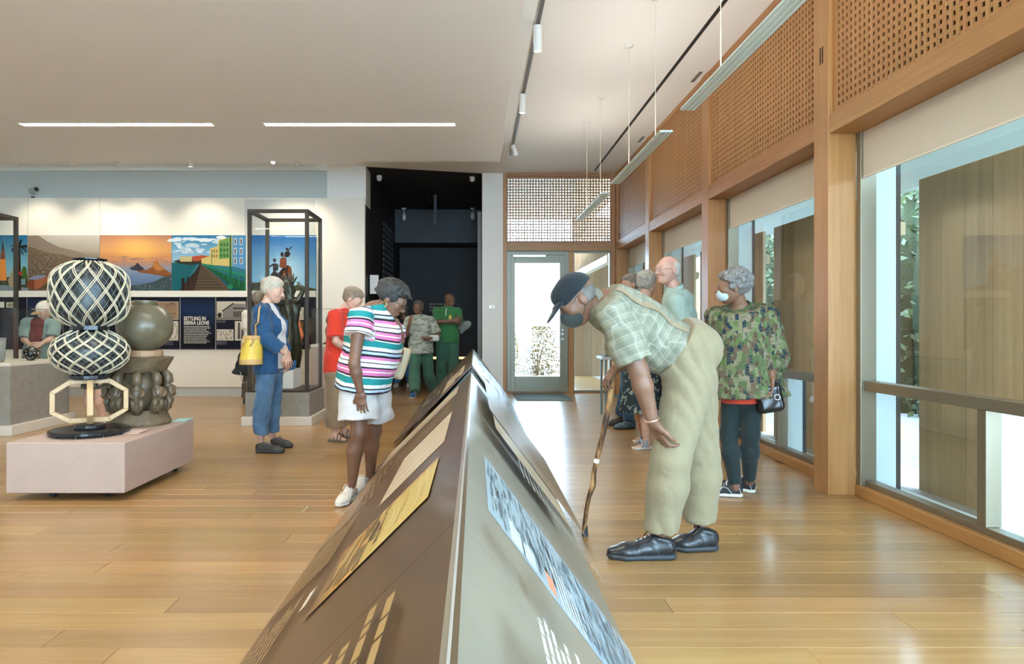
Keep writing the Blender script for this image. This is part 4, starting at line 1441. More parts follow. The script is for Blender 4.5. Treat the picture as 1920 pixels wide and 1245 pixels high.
# ---------------------------------------------------------------- blush platform on castors
t = thing('low_platform', 'low blush plaster platform on castors at the left', 'platform', (-2.77, 5.1, 0))
M_PINKW = M_PINK
x0, x1, y0, y1 = -3.165, -2.365, 4.55, 5.67
MB().box(x0, x1, y0, y1, 0.054, 0.396).build('block', M_PINKW, t, bevel=0.006)
m = MB()
rg = random.Random(9)
for k in range(70):
    s_ = rg.uniform(0.0015, 0.005)
    z = rg.uniform(0.07, 0.38)
    if k % 2:
        c = (rg.uniform(x0 + 0.03, x1 - 0.03), y0 - 0.0006, z)
        m.add([(c[0] - s_, c[1], c[2]), (c[0], c[1], c[2] - s_ * 0.7), (c[0] + s_, c[1], c[2] + s_ * 0.3), (c[0], c[1], c[2] + s_)], [(0, 1, 2, 3)])
    else:
        c = (x1 + 0.0006, rg.uniform(y0 + 0.03, y1 - 0.03), z)
        m.add([(c[0], c[1] - s_ * 1.6, c[2]), (c[0], c[1], c[2] - s_ * 0.7), (c[0], c[1] + s_ * 1.6, c[2] + s_ * 0.3), (c[0], c[1], c[2] + s_)], [(0, 1, 2, 3)])
o = m.build('pits', mat('pit_grey', (0.28, 0.22, 0.2), 0.8), t)
o['kind'] = 'stuff'
for cx, cy in ((-2.92, 4.68), (-2.55, 4.70), (-2.45, 5.5), (-3.05, 5.5)):
    MB().cyl((cx - 0.016, cy, 0.027), (cx + 0.016, cy, 0.027), 0.027, n=14).build('castor', M_GASKET, t)

PT = 0.396
# wicker lantern stack
cx, cy = -2.815, 4.93
t = thing('wicker_lantern', 'two woven lanterns stacked on an octagonal wooden frame and black disc', 'lantern', (cx, cy, PT))
M_REED = mat('cream_reed', (0.55, 0.50, 0.36), 0.5, var=0.25, scale=30)
M_BLKL = mat('black_lacquer', (0.012, 0.014, 0.016), 0.22)
M_NET = mat('black_mesh_core', (0.014, 0.018, 0.018), 0.35, var=0.5, scale=40)
M_ASH = wood('pale_ash', (0.62, 0.45, 0.24), (0.50, 0.33, 0.16), axis=2, rough=0.4, scale=1.5)
MB().lathe([(0.255, 0.012), (0.268, 0.018), (0.268, 0.036), (0.255, 0.042)], (cx, cy, PT), 40).build('base_disc', M_BLKL, t)
m = MB()
for k in range(9):
    a = 2 * math.pi * k / 9
    m.cyl((cx + 0.245 * math.cos(a), cy + 0.245 * math.sin(a), PT), (cx + 0.245 * math.cos(a), cy + 0.245 * math.sin(a), PT + 0.014), 0.012, n=8)
m.build('feet', M_BLKL, t)['kind'] = 'stuff'
MB().lathe([(0.10, 0.042), (0.105, 0.05), (0.10, 0.07)], (cx, cy, PT), 28).build('lower_ring', M_BLKL, t)
zlo, zhi = PT + 0.085, PT + 0.40
for ang in (0.52, 0.52 + math.pi / 2):
    u = Vector((math.cos(ang), math.sin(ang), 0))
    o_ = Vector((cx, cy, 0))
    pts = [(0.13, zlo), (0.25, zlo + 0.075), (0.25, zhi - 0.085), (0.13, zhi), (-0.13, zhi), (-0.25, zhi - 0.085), (-0.25, zlo + 0.075), (-0.13, zlo)]
    w = 0.022
    sv = Vector((-u[1], u[0], 0)) * 0.020
    inner = []
    for (r, z) in pts:
        s_ = 1 if r > 0 else -1
        ri = abs(r) - (w * 0.55 if abs(r) < 0.2 else w * 1.5)
        zi = z + (w * 1.5 if z < zlo + 0.01 else w * 0.6 if z < (zlo + zhi) / 2 else -w * 1.5 if z > zhi - 0.01 else -w * 0.6)
        inner.append((s_ * ri, zi))
    fr = MB()
    for i in range(8):
        j = (i + 1) % 8
        q = [o_ + u * pts[i][0] + Vector((0, 0, pts[i][1])), o_ + u * pts[j][0] + Vector((0, 0, pts[j][1])), o_ + u * inner[j][0] + Vector((0, 0, inner[j][1])), o_ + u * inner[i][0] + Vector((0, 0, inner[i][1]))]
        fr.hexa([a - sv for a in q], [a + sv for a in q])
    fr.build('frame_loop', M_ASH, t, bevel=0.004)
zc = PT + 0.40
MB().lathe([(0.125, 0.0), (0.135, 0.008), (0.135, 0.03), (0.12, 0.04)], (cx, cy, zc), 28).build('ring', M_BLKL, t)


def basket(z0, prof, turns, ns, name):
    """dark core with two families of paired reeds wound over it"""
    zs = np.array([q[1] for q in prof])
    rs = np.array([q[0] for q in prof])
    zz = np.linspace(zs[0], zs[-1], 26)
    # smooth radius
    kk = np.linspace(0, 1, len(prof))
    rr2 = np.interp(zz, zs, rs)
    for _ in range(2):
        rr2[1:-1] = (rr2[:-2] + 2 * rr2[1:-1] + rr2[2:]) / 4
    core = MB().lathe([(r * 0.93, z) for r, z in zip(rr2, zz)], (cx, cy, z0), 36).build(name + '_core', M_NET, t, smooth=True)
    net = MB()
    for sgn in (-1, 1):
        for k in range(30):
            a0 = 2 * math.pi * k / 30
            net.tube([(cx + r * 0.945 * math.cos(a0 + sgn * turns * i / 25), cy + r * 0.945 * math.sin(a0 + sgn * turns * i / 25), z0 + z) for i, (r, z) in enumerate(zip(rr2, zz))][::2], 0.0016, 4, cap=False)
    net.build(name + '_net', mat('fine_grey_wire', (0.16, 0.19, 0.19), 0.4), core)['kind'] = 'stuff'
    rd = MB()
    for sgn in (-1, 1):
        for k in range(ns):
            for off in (-0.026, 0.026):
                a0 = 2 * math.pi * k / ns + off
                rd.tube([(cx + (r + 0.002 * sgn) * math.cos(a0 + sgn * turns * i / 25), cy + (r + 0.002 * sgn) * math.sin(a0 + sgn * turns * i / 25), z0 + z) for i, (r, z) in enumerate(zip(rr2, zz))], 0.0038, 5, cap=False)
    o = rd.build(name + '_reeds', M_REED, t, smooth=True)
    o['kind'] = 'stuff'


basket(zc + 0.04, [(0.115, 0.0), (0.20, 0.035), (0.255, 0.10), (0.262, 0.18), (0.225, 0.25), (0.15, 0.30), (0.12, 0.315)], 1.7, 13, 'lower_basket')
zm = zc + 0.355
MB().lathe([(0.118, 0.0), (0.128, 0.005), (0.128, 0.034), (0.115, 0.04)], (cx, cy, zm), 28).build('ring', M_BLKL, t)
basket(zm + 0.03, [(0.12, 0.0), (0.19, 0.025), (0.25, 0.085), (0.262, 0.16), (0.262, 0.32), (0.245, 0.39), (0.18, 0.445), (0.11, 0.47)], 1.25, 14, 'upper_basket')
zt2 = zm + 0.03 + 0.455
MB().lathe([(0.095, 0.0), (0.098, 0.02), (0.115, 0.028), (0.115, 0.036), (0.10, 0.038)], (cx, cy, zt2), 28).build('rim', M_BLKL, t)

# carved stool with round pot
cx, cy = -2.70, 5.425
t = thing('carved_stool', 'dark carved wooden stool with figures around its waist', 'stool', (cx, cy, PT))
M_CARV = mat('dark_carved_wood', (0.13, 0.095, 0.055), 0.4, var=0.45, scale=14, bump=0.004)
MB().lathe([(0.235, 0), (0.24, 0.02), (0.205, 0.10), (0.19, 0.12)], (cx, cy, PT), 32).build('base', M_CARV, t)
MB().lathe([(0.12, 0.11), (0.15, 0.2), (0.16, 0.3), (0.14, 0.42)], (cx, cy, PT), 24).build('core', M_CARV, t, smooth=True)
MB().lathe([(0.19, 0.42), (0.20, 0.43), (0.25, 0.52), (0.255, 0.535), (0.23, 0.54)], (cx, cy, PT), 32).build('seat', M_CARV, t)
for k in range(9):
    a = 2 * math.pi * k / 9 + 0.2
    d_ = Vector((math.cos(a), math.sin(a), 0))
    e = Vector((-d_[1], d_[0], 0))
    o_ = Vector((cx, cy, PT))
    f_ = MB()
    f_.tube([o_ + d_ * r + Vector((0, 0, z)) for r, z in ((0.17, 0.11), (0.205, 0.16), (0.20, 0.20), (0.225, 0.24), (0.23, 0.29), (0.205, 0.315), (0.22, 0.34), (0.215, 0.385), (0.18, 0.425))], [0.045, 0.042, 0.034, 0.046, 0.044, 0.028, 0.038, 0.036, 0.03], 10)
    for s_ in (-1, 1):
        f_.tube([o_ + d_ * 0.225 + e * s_ * 0.035 + Vector((0, 0, 0.30)), o_ + d_ * 0.25 + e * s_ * 0.05 + Vector((0, 0, 0.25)), o_ + d_ * 0.262 + e * s_ * 0.015 + Vector((0, 0, 0.235))], [0.016, 0.015, 0.012], 7)
        f_.tube([o_ + d_ * 0.20 + e * s_ * 0.022 + Vector((0, 0, 0.23)), o_ + d_ * 0.235 + e * s_ * 0.028 + Vector((0, 0, 0.19)), o_ + d_ * 0.215 + e * s_ * 0.025 + Vector((0, 0, 0.12))], [0.024, 0.022, 0.018], 7)
    f_.build('carved_figure', M_CARV, t, smooth=True)
c0 = (-2.655, 5.425, PT + 0.54)
MB().lathe([(0.13, 0), (0.135, 0.006), (0.135, 0.05), (0.125, 0.055)], c0, 28).build('collar', mat('copper_tan', (0.40, 0.24, 0.13), 0.5, var=0.2), t)
t = thing('round_pot', 'large round dark brown-green pot resting on the carved stool', 'pot', c0)
M_POT = mat('burnished_clay', (0.135, 0.115, 0.07), 0.33, var=0.35, scale=5, bump=0.001)
prof = [(0.08, 0.048)]
for k in range(1, 17):
    a = -1.15 + 2.25 * k / 16
    prof.append((0.212 * math.cos(a) ** 0.9, 0.245 + 0.19 * math.sin(a)))
MB().lathe(prof, c0, 36).build('body', M_POT, t, smooth=True)
zq = prof[-1][1]
MB().lathe([(prof[-1][0], zq - 0.006), (0.085, zq + 0.02), (0.10, zq + 0.032), (0.092, zq + 0.036), (0.07, zq + 0.01)], c0, 28).build('neck', M_POT, t, smooth=True)

# two cards on the platform
for x, y, lb, cm in ((-2.50, 4.98, 'blush caption card on the platform beside the lantern', mat('blush_card', (0.66, 0.45, 0.37), 0.6)), (-2.42, 5.595, 'teal caption card at the far corner of the platform', mat('teal_card', (0.25, 0.48, 0.43), 0.6))):
    t = thing('caption_card', lb, 'card', (x, y, PT), 'caption cards on the platform')
    a, b = 0.075, 0.06
    r1 = [(x - a, y - b, PT + 0.001), (x + a * 0.6, y - b * 1.2, PT + 0.001), (x + a * 0.75, y + b, PT + 0.012), (x - a * 0.8, y + b, PT + 0.012)]
    MB().hexa(r1, [(q[0], q[1], q[2] + 0.004) for q in r1]).build('card', cm, t)
    pcx = MB()
    for k in range(4):
        f0 = 0.2 + 0.17 * k
        q0 = Vector(r1[0]).lerp(Vector(r1[3]), f0)
        q1 = Vector(r1[1]).lerp(Vector(r1[2]), f0)
        s0, s1 = q0.lerp(q1, 0.15), q0.lerp(q1, 0.8)
        up_ = Vector((0, 0, 0.0046))
        pcx.add([s0 + up_, s1 + up_, s1 + up_ + Vector((0, 0.006, 0.0006)), s0 + up_ + Vector((0, 0.006, 0.0006))], [(0, 1, 2, 3)])
    pcx.build('print', mat('card_print', (0.75, 0.72, 0.66), 0.6), t)['kind'] = 'stuff'

# small steel stand with a book near the door
t = thing('reading_stand', 'slim grey metal stand with an open book near the door', 'stand', (2.0, 9.2, 0))
M_STAND = mat('teal_grey_steel', (0.22, 0.28, 0.26), 0.4, metal=0.3)
ys = 8.9
xa, xb = px(1126, ys), px(1162, ys)
MB().box(xa - 0.02, xb + 0.1, ys - 0.2, ys + 0.2, pz(673, ys), pz(668, ys)).build('tray', mat('pale_steel_tray', (0.5, 0.55, 0.54), 0.35), t, bevel=0.004)
for xx, yy in ((xa + 0.04, ys - 0.15), (xb + 0.05, ys - 0.15), (xa + 0.04, ys + 0.15), (xb + 0.05, ys + 0.15)):
    MB().box(xx - 0.014, xx + 0.014, yy - 0.014, yy + 0.014, 0, pz(673, ys)).build('leg', M_STAND, t)
MB().box(xa + 0.04, xb + 0.05, ys - 0.165, ys - 0.135, 0.26, 0.30).build('stretcher', M_STAND, t)
t = thing('dark_book', 'dark book lying on the grey metal stand', 'book', (2.0, ys, pz(668, ys)))
z = pz(668, ys)
MB().box(xa + 0.03, xb + 0.05, ys - 0.14, ys + 0.14, z, z + 0.02).build('cover', mat('ink_blue_cover', (0.03, 0.05, 0.09), 0.5), t, bevel=0.002)
MB().box(xa + 0.036, xb + 0.054, ys - 0.134, ys + 0.134, z + 0.004, z + 0.016).build('pages', M_WHITE, t)
# ---------------------------------------------------------------- bodies and clothes: blended volumes turned into one skin
A3 = lambda *q: np.array(q, dtype=np.float64)


def unit(v):
    v = np.asarray(v, dtype=np.float64)
    n = np.linalg.norm(v)
    return v / n if n > 1e-9 else v


class Vol:
    """a smooth union of rounded pieces, less some cuts, with optional cloth folds"""

    def __init__(s, k=0.03):
        s.k = k
        s.items = []      # (func, lo, hi, k, frame)
        s.cuts = []
        s.fold = None
        s.frame = None

    def _add(s, fn, lo, hi, k):
        s.items.append((fn, np.asarray(lo), np.asarray(hi), s.k if k is None else k, s.frame))
        return s

    def cap(s, a, b, ra, rb=None, wide=None, wf=1.0, k=None, flat=False, flat0=False):
        """tapered limb from a to b; wide is an axis along which it is wf times broader"""
        a, b = np.asarray(a, float), np.asarray(b, float)
        rb = ra if rb is None else rb
        ba = b - a
        bb = max(float(ba @ ba), 1e-9)
        w = None if wide is None else unit(wide)

        def fn(p):
            q = p - a
            t = np.clip((q @ ba) / bb, 0, 1)
            q = q - t[:, None] * ba
            if w is not None:
                q = q + ((q @ w) * (1 / wf - 1))[:, None] * w
            d = np.sqrt(np.einsum('ij,ij->i', q, q)) - (ra + (rb - ra) * t)
            if flat:
                d = np.maximum(d, (p - b) @ un)
            if flat0:
                d = np.maximum(d, (a - p) @ un)
            return d
        un = unit(ba)
        m = max(ra, rb) * max(wf, 1)
        return s._add(fn, np.minimum(a, b) - m, np.maximum(a, b) + m, k)

    def ell(s, c, r, ax=None, k=None):
        """ellipsoid; ax rows are its axes"""
        c, r = np.asarray(c, float), np.asarray(r, float)
        R = np.eye(3) if ax is None else np.array([unit(q) for q in ax])
        m = r.min()

        def fn(p):
            q = (p - c) @ R.T
            k0 = np.sqrt(((q / r) ** 2).sum(1))
            k1 = np.sqrt(((q / (r * r)) ** 2).sum(1)) + 1e-9
            return k0 * (k0 - 1) / k1
        e = np.abs(R.T) @ r
        return s._add(fn, c - e, c + e, k)

    def box(s, c, h, ax=None, rd=0.01, k=None):
        c, h = np.asarray(c, float), np.asarray(h, float) - rd
        R = np.eye(3) if ax is None else np.array([unit(q) for q in ax])

        def fn(p):
            q = np.abs((p - c) @ R.T) - h
            return np.sqrt((np.maximum(q, 0) ** 2).sum(1)) + np.minimum(q.max(1), 0) - rd
        e = np.abs(R.T) @ (h + rd)
        return s._add(fn, c - e, c + e, k)

    def plane(s, o, n, k=0.004):
        """cut away everything on the side n points to"""
        o, n = np.asarray(o, float), unit(n)
        s.cuts.append((lambda p: (p - o) @ n, k))
        return s

    def minus(s, fn, k=0.006):
        s.cuts.append((lambda p: -fn(p), k))
        return s

    def raw(s, p, cull=False):
        d = None
        if cull:
            pl, ph = p.min(0), p.max(0)
        for fn, lo, hi, k, fr in s.items:
            if cull and ((lo - 0.11 - k > ph).any() or (hi + 0.11 + k < pl).any()):
                continue
            e = fn(p)
            if d is None:
                d = e
            elif k <= 0:
                d = np.minimum(d, e)
            else:
                h = np.maximum(k - np.abs(d - e), 0) / k
                d = np.minimum(d, e) - h * h * k * 0.25
        return np.ones(len(p)) if d is None else d

    def __call__(s, p, cull=False):
        d = s.raw(p, cull)
        if s.fold is not None:
            d = d + s.fold(p)
        for fn, k in s.cuts:
            e = fn(p)
            h = np.maximum(k - np.abs(d - e), 0) / k
            d = np.maximum(d, e) + h * h * k * 0.25
        return d

    def bounds(s, pad):
        lo = np.min([i[1] for i in s.items], 0) - pad
        hi = np.max([i[2] for i in s.items], 0) + pad
        return lo, hi

    def frames_of(s, p):
        """pattern coordinates of the nearest piece at each point"""
        best = np.full(len(p), 1e9)
        out = np.array(p, copy=True)
        for fn, lo, hi, k, fr in s.items:
            e = fn(p)
            m = e < best
            best[m] = e[m]
            if fr is not None:
                o, R = fr
                out[m] = (p[m] - o) @ R.T
            else:
                out[m] = p[m]
        return out


def polygonise(vol, h, pad=0.02):
    """surface nets on a sparse grid"""
    lo, hi = vol.bounds(pad)
    B = 8
    n = np.ceil((hi - lo) / h).astype(int) + 2
    nb = (n + B - 1) // B
    n = nb * B
    # coarse pass
    gx, gy, gz = [lo[i] + (np.arange(nb[i]) * B + (B - 1) / 2) * h for i in range(3)]
    C = np.stack(np.meshgrid(gx, gy, gz, indexing='ij'), -1).reshape(-1, 3)
    dc = vol(C)
    act = np.abs(dc) < B * h * 1.25 + 0.012
    D = np.where(dc < 0, -1.0, 1.0).astype(np.float32)
    grid = np.repeat(np.repeat(np.repeat(D.reshape(nb), B, 0), B, 1), B, 2)
    idx = np.argwhere(act.reshape(nb))
    if len(idx) == 0:
        return np.zeros((0, 3)), np.zeros((0, 4), int)
    off = np.stack(np.meshgrid(*[np.arange(B)] * 3, indexing='ij'), -1).reshape(-1, 3)
    # walk the active blocks in small neighbourhoods so far pieces can be skipped
    order = np.lexsort((idx[:, 0], idx[:, 1] // 3, idx[:, 2] // 3))
    idx = idx[order]
    for s in range(0, len(idx), 48):
        ii = (idx[s:s + 48, None, :] * B + off[None]).reshape(-1, 3)
        grid[ii[:, 0], ii[:, 1], ii[:, 2]] = vol(lo + ii * h, True)
    inside = grid < 0
    c = inside[:-1, :-1, :-1].astype(np.int8)
    cnt = np.zeros(tuple(n - 1), np.int8)
    for dx in (0, 1):
        for dy in (0, 1):
            for dz in (0, 1):
                cnt += inside[dx:n[0] - 1 + dx, dy:n[1] - 1 + dy, dz:n[2] - 1 + dz]
    cells = np.argwhere((cnt > 0) & (cnt < 8))
    cid = np.full(tuple(n - 1), -1, np.int32)
    cid[cells[:, 0], cells[:, 1], cells[:, 2]] = np.arange(len(cells))
    acc = np.zeros((len(cells), 3))
    w = np.zeros(len(cells))
    cor = [(a, b, c_) for a in (0, 1) for b in (0, 1) for c_ in (0, 1)]
    val = {q: grid[cells[:, 0] + q[0], cells[:, 1] + q[1], cells[:, 2] + q[2]].astype(float) for q in cor}
    for q in cor:
        for ax in range(3):
            if q[ax] == 0:
                r = list(q)
                r[ax] = 1
                r = tuple(r)
                a, b = val[q], val[r]
                m = (a < 0) != (b < 0)
                t = np.where(m, a / np.where(m, a - b, 1), 0)
                pt = np.array(q, float)[None] + np.zeros((len(cells), 3))
                pt[:, ax] += t
                acc[m] += pt[m]
                w[m] += 1
    V = lo + (cells + acc / w[:, None]) * h
    Fq = []
    for ax in range(3):
        s0 = [slice(0, n[i] - 1) for i in range(3)]
        s1 = list(s0)
        s1[ax] = slice(1, n[ax])
        a, b = inside[tuple(s0)], inside[tuple(s1)]
        e = np.argwhere(a != b)
        u, v = (ax + 1) % 3, (ax + 2) % 3
        e = e[(e[:, u] > 0) & (e[:, v] > 0)]
        if not len(e):
            continue
        flip = ~a[e[:, 0], e[:, 1], e[:, 2]]
        q = []
        for du, dv in ((1, 1), (0, 1), (0, 0), (1, 0)):
            f = e.copy()
            f[:, u] -= du
            f[:, v] -= dv
            q.append(cid[f[:, 0], f[:, 1], f[:, 2]])
        q = np.stack(q, 1)
        q[flip] = q[flip][:, ::-1]
        Fq.append(q)
    Fq = np.concatenate(Fq) if Fq else np.zeros((0, 4), int)
    Fq = Fq[(Fq >= 0).all(1)]
    return V, Fq


def relax(V, Fq, it=1, lam=0.5):
    """light smoothing of the net"""
    e = np.concatenate([Fq[:, [0, 1]], Fq[:, [1, 2]], Fq[:, [2, 3]], Fq[:, [3, 0]]])
    for _ in range(it):
        s = np.zeros_like(V)
        c = np.zeros(len(V))
        np.add.at(s, e[:, 0], V[e[:, 1]])
        np.add.at(s, e[:, 1], V[e[:, 0]])
        np.add.at(c, e[:, 0], 1)
        np.add.at(c, e[:, 1], 1)
        V = V + lam * (s / np.maximum(c, 1)[:, None] - V)
    return V


def skin(name, vols, material, parent, h, smooth_it=1, pattern=None, cols=None):
    """one mesh from one or several volumes; vols = [(vol, h)] or vol"""
    if isinstance(vols, Vol):
        vols = [(vols, h)]
    Vs, Fs, Ps = [], [], []
    o = 0
    for vol, hh in vols:
        V, Fq = polygonise(vol, hh)
        if not len(V):
            continue
        if pattern:
            Ps.append(vol.frames_of(V))
        V = relax(V, Fq, smooth_it)
        Vs.append(V)
        Fs.append(Fq + o)
        o += len(V)
    V, Fq = np.concatenate(Vs), np.concatenate(Fs)
    org = np.array(ORG[parent.name])
    me = bpy.data.meshes.new(name)
    me.vertices.add(len(V))
    me.vertices.foreach_set('co', (V - org).astype(np.float32).ravel())
    me.loops.add(len(Fq) * 4)
    me.loops.foreach_set('vertex_index', Fq.astype(np.int32).ravel())
    me.polygons.add(len(Fq))
    me.polygons.foreach_set('loop_start', np.arange(0, len(Fq) * 4, 4, dtype=np.int32))
    me.polygons.foreach_set('use_smooth', np.ones(len(Fq), bool))
    me.update(calc_edges=True)
    me.validate()
    if pattern:
        at = me.attributes.new('weave', 'FLOAT_VECTOR', 'POINT')
        at.data.foreach_set('vector', np.concatenate(Ps).astype(np.float32).ravel())
    if cols is not None:
        at = me.attributes.new('tone', 'FLOAT', 'POINT')
        at.data.foreach_set('value', cols(V).astype(np.float32))
    me.materials.append(material)
    ob = bpy.data.objects.new(name, me)
    COL.objects.link(ob)
    ob.parent = parent
    ORG[ob.name] = ORG[parent.name]
    return ob


def folds(amp, scale, axis=(0, 0, 1), seed=0):
    """cloth folds: pinched ridges running aslant the axis, bent by slower waves"""
    r = np.random.RandomState(seed)
    ax = unit(axis)
    a = unit(np.cross(ax, [0.3, 0.8, 0.5]))
    b = np.cross(ax, a)
    ph = r.rand(8) * 6.28

    def fn(p):
        u, v, w = p @ ax, p @ a, p @ b
        warp = 1.3 * np.sin(4.1 * u + ph[0] + 2.0 * np.sin(3 * v + ph[1])) + 0.8 * np.sin(7.0 * w + ph[2])
        f1 = np.sin(scale * 0.42 * u + scale * 0.5 * v + 1.8 * warp + ph[3])
        f2 = np.sin(scale * 0.8 * u - scale * 0.35 * w + 1.5 * warp + ph[4])
        f3 = np.sin(scale * 0.9 * (v + w) + 0.5 * scale * u + warp + ph[5])
        m1 = 0.5 + 0.5 * np.sin(5.3 * u + 4.1 * w + ph[6])
        return amp * ((1 - 2 * np.sqrt(f1 * f1 + 0.02)) * 0.55 * m1 + 0.35 * f2 + (1 - 2 * np.sqrt(f3 * f3 + 0.03)) * 0.3 * (1 - m1))
    return fn


def drape(amp, freq=46.0, slant=0.38, seed=0, sgn=1):
    """long slanting trouser drapes that fade in and out down the leg"""
    r = np.random.RandomState(seed)
    ph = r.rand(6) * 6.28

    def fn(p):
        x, y, z = p[:, 0], p[:, 1], p[:, 2]
        u = x + sgn * slant * z + 0.5 * y
        a = np.sin(freq * u + 1.6 * np.sin(4.0 * z + ph[0]) + ph[1])
        b = np.sin(freq * 0.55 * (x - sgn * slant * 1.4 * z) + ph[2])
        w = 0.55 + 0.45 * np.sin(6.0 * z + 5 * x + ph[3])
        c = np.sin(52 * z + 9 * x + 2 * np.sin(11 * x + ph[4])) * np.exp(-((z - 0.16) / 0.09) ** 2)
        return amp * ((1 - 2 * np.sqrt(a * a + 0.03)) * w * 0.7 + 0.2 * b + 0.3 * c)
    return fn


# ---------------------------------------------------------------- skin, hair and cloth materials
def skin_mat(name, col, dark=False):
    if name in MATS:
        return MATS[name]
    m, t, b, o = nt(name)
    tc = N(t, 'ShaderNodeTexCoord')
    n = N(t, 'ShaderNodeTexNoise', i_Scale=18.0, i_Detail=4.0)
    L(t, tc.outputs['Object'], n.inputs['Vector'])
    L(t, ramp(t, n.outputs['Fac'], [(0.3, tuple(c * 0.85 for c in col)), (0.7, tuple(min(1, c * 1.12) for c in col))]), b.inputs['Base Color'])
    b.inputs['Roughness'].default_value = 0.48
    b.inputs['Specular IOR Level'].default_value = 0.45
    b.inputs['Subsurface Weight'].default_value = 0.0
    MATS[name] = m
    return m


def hair_mat(name, c1, c2, scale=60.0):
    if name in MATS:
        return MATS[name]
    m, t, b, o = nt(name)
    tc = N(t, 'ShaderNodeTexCoord')
    mp = N(t, 'ShaderNodeMapping')
    mp.inputs['Scale'].default_value = (1, 1, 0.25)
    L(t, tc.outputs['Object'], mp.inputs['Vector'])
    n = N(t, 'ShaderNodeTexNoise', i_Scale=scale, i_Detail=5.0, i_Roughness=0.7)
    L(t, mp.outputs[0], n.inputs['Vector'])
    L(t, ramp(t, n.outputs['Fac'], [(0.3, c2), (0.68, c1)]), b.inputs['Base Color'])
    b.inputs['Roughness'].default_value = 0.55
    bp = N(t, 'ShaderNodeBump', i_Strength=0.7, i_Distance=0.006)
    L(t, n.outputs['Fac'], bp.inputs['Height'])
    L(t, bp.outputs[0], b.inputs['Normal'])
    MATS[name] = m
    return m


def cloth_bump(t, b, vec=None, dist=0.010):
    """creases too fine for the mesh"""
    if vec is None:
        vec = N(t, 'ShaderNodeTexCoord').outputs['Object']
    n = N(t, 'ShaderNodeTexNoise', i_Scale=11.0, i_Detail=3.0, i_Roughness=0.55, i_Distortion=1.2)
    L(t, vec, n.inputs['Vector'])
    bp = N(t, 'ShaderNodeBump', i_Strength=0.55, i_Distance=dist)
    L(t, n.outputs['Fac'], bp.inputs['Height'])
    L(t, bp.outputs[0], b.inputs['Normal'])


def cloth_mat(name, col, var=0.08, rough=0.85, scale=40, bump=0.0012):
    new = name not in MATS
    m = mat(name, col, rough, spec=0.2, var=var, scale=scale, sheen=0.15)
    if new:
        cloth_bump(m.node_tree, m.node_tree.nodes['Principled BSDF'])
    return m


def weave_node(t):
    a = N(t, 'ShaderNodeAttribute', attribute_name='weave')
    s = N(t, 'ShaderNodeSeparateXYZ')
    L(t, a.outputs['Vector'], s.inputs[0])
    return a.outputs['Vector'], s.outputs


def plaid_mat(name):
    m, t, b, o = nt(name)
    vec, (x, y, z) = weave_node(t)

    def band(c, per, w, off=0.0):
        f = mth(t, 'FRACT', mth(t, 'ADD', mth(t, 'DIVIDE', c, per), off))
        return mth(t, 'LESS_THAN', f, w)
    base = (0.47, 0.46, 0.36)
    n = N(t, 'ShaderNodeTexNoise', i_Scale=14.0, i_Detail=3.0)
    L(t, vec, n.inputs['Vector'])
    col = ramp(t, n.outputs['Fac'], [(0.3, (0.245, 0.24, 0.17)), (0.7, (0.31, 0.30, 0.22))])
    for c in (x, z):
        col = mix(t, mth(t, 'MULTIPLY', band(c, 0.050, 0.40), 0.30), col, (0.125, 0.145, 0.11))
    for c in (x, z):
        col = mix(t, mth(t, 'MULTIPLY', band(c, 0.050, 0.055, 0.55), 0.75), col, (0.46, 0.47, 0.39))
        col = mix(t, mth(t, 'MULTIPLY', band(c, 0.025, 0.07, 0.1), 0.40), col, (0.08, 0.10, 0.08))
    L(t, col, b.inputs['Base Color'])
    b.inputs['Roughness'].default_value = 0.85
    cloth_bump(t, b, vec)
    b.inputs['Specular IOR Level'].default_value = 0.2
    MATS[name] = m
    return m


def stripe_mat(name, per, stops):
    """horizontal stripes along the piece's own length; stops (pos, colour)"""
    m, t, b, o = nt(name)
    vec, (x, y, z) = weave_node(t)
    n = N(t, 'ShaderNodeTexNoise', i_Scale=5.0, i_Detail=2.0)
    L(t, vec, n.inputs['Vector'])
    f = mth(t, 'FRACT', mth(t, 'DIVIDE', mth(t, 'ADD', z, mth(t, 'MULTIPLY', n.outputs['Fac'], 0.022)), per))
    L(t, ramp(t, f, stops, 'CONSTANT'), b.inputs['Base Color'])
    b.inputs['Roughness'].default_value = 0.85
    cloth_bump(t, b, vec)
    b.inputs['Specular IOR Level'].default_value = 0.2
    MATS[name] = m
    return m


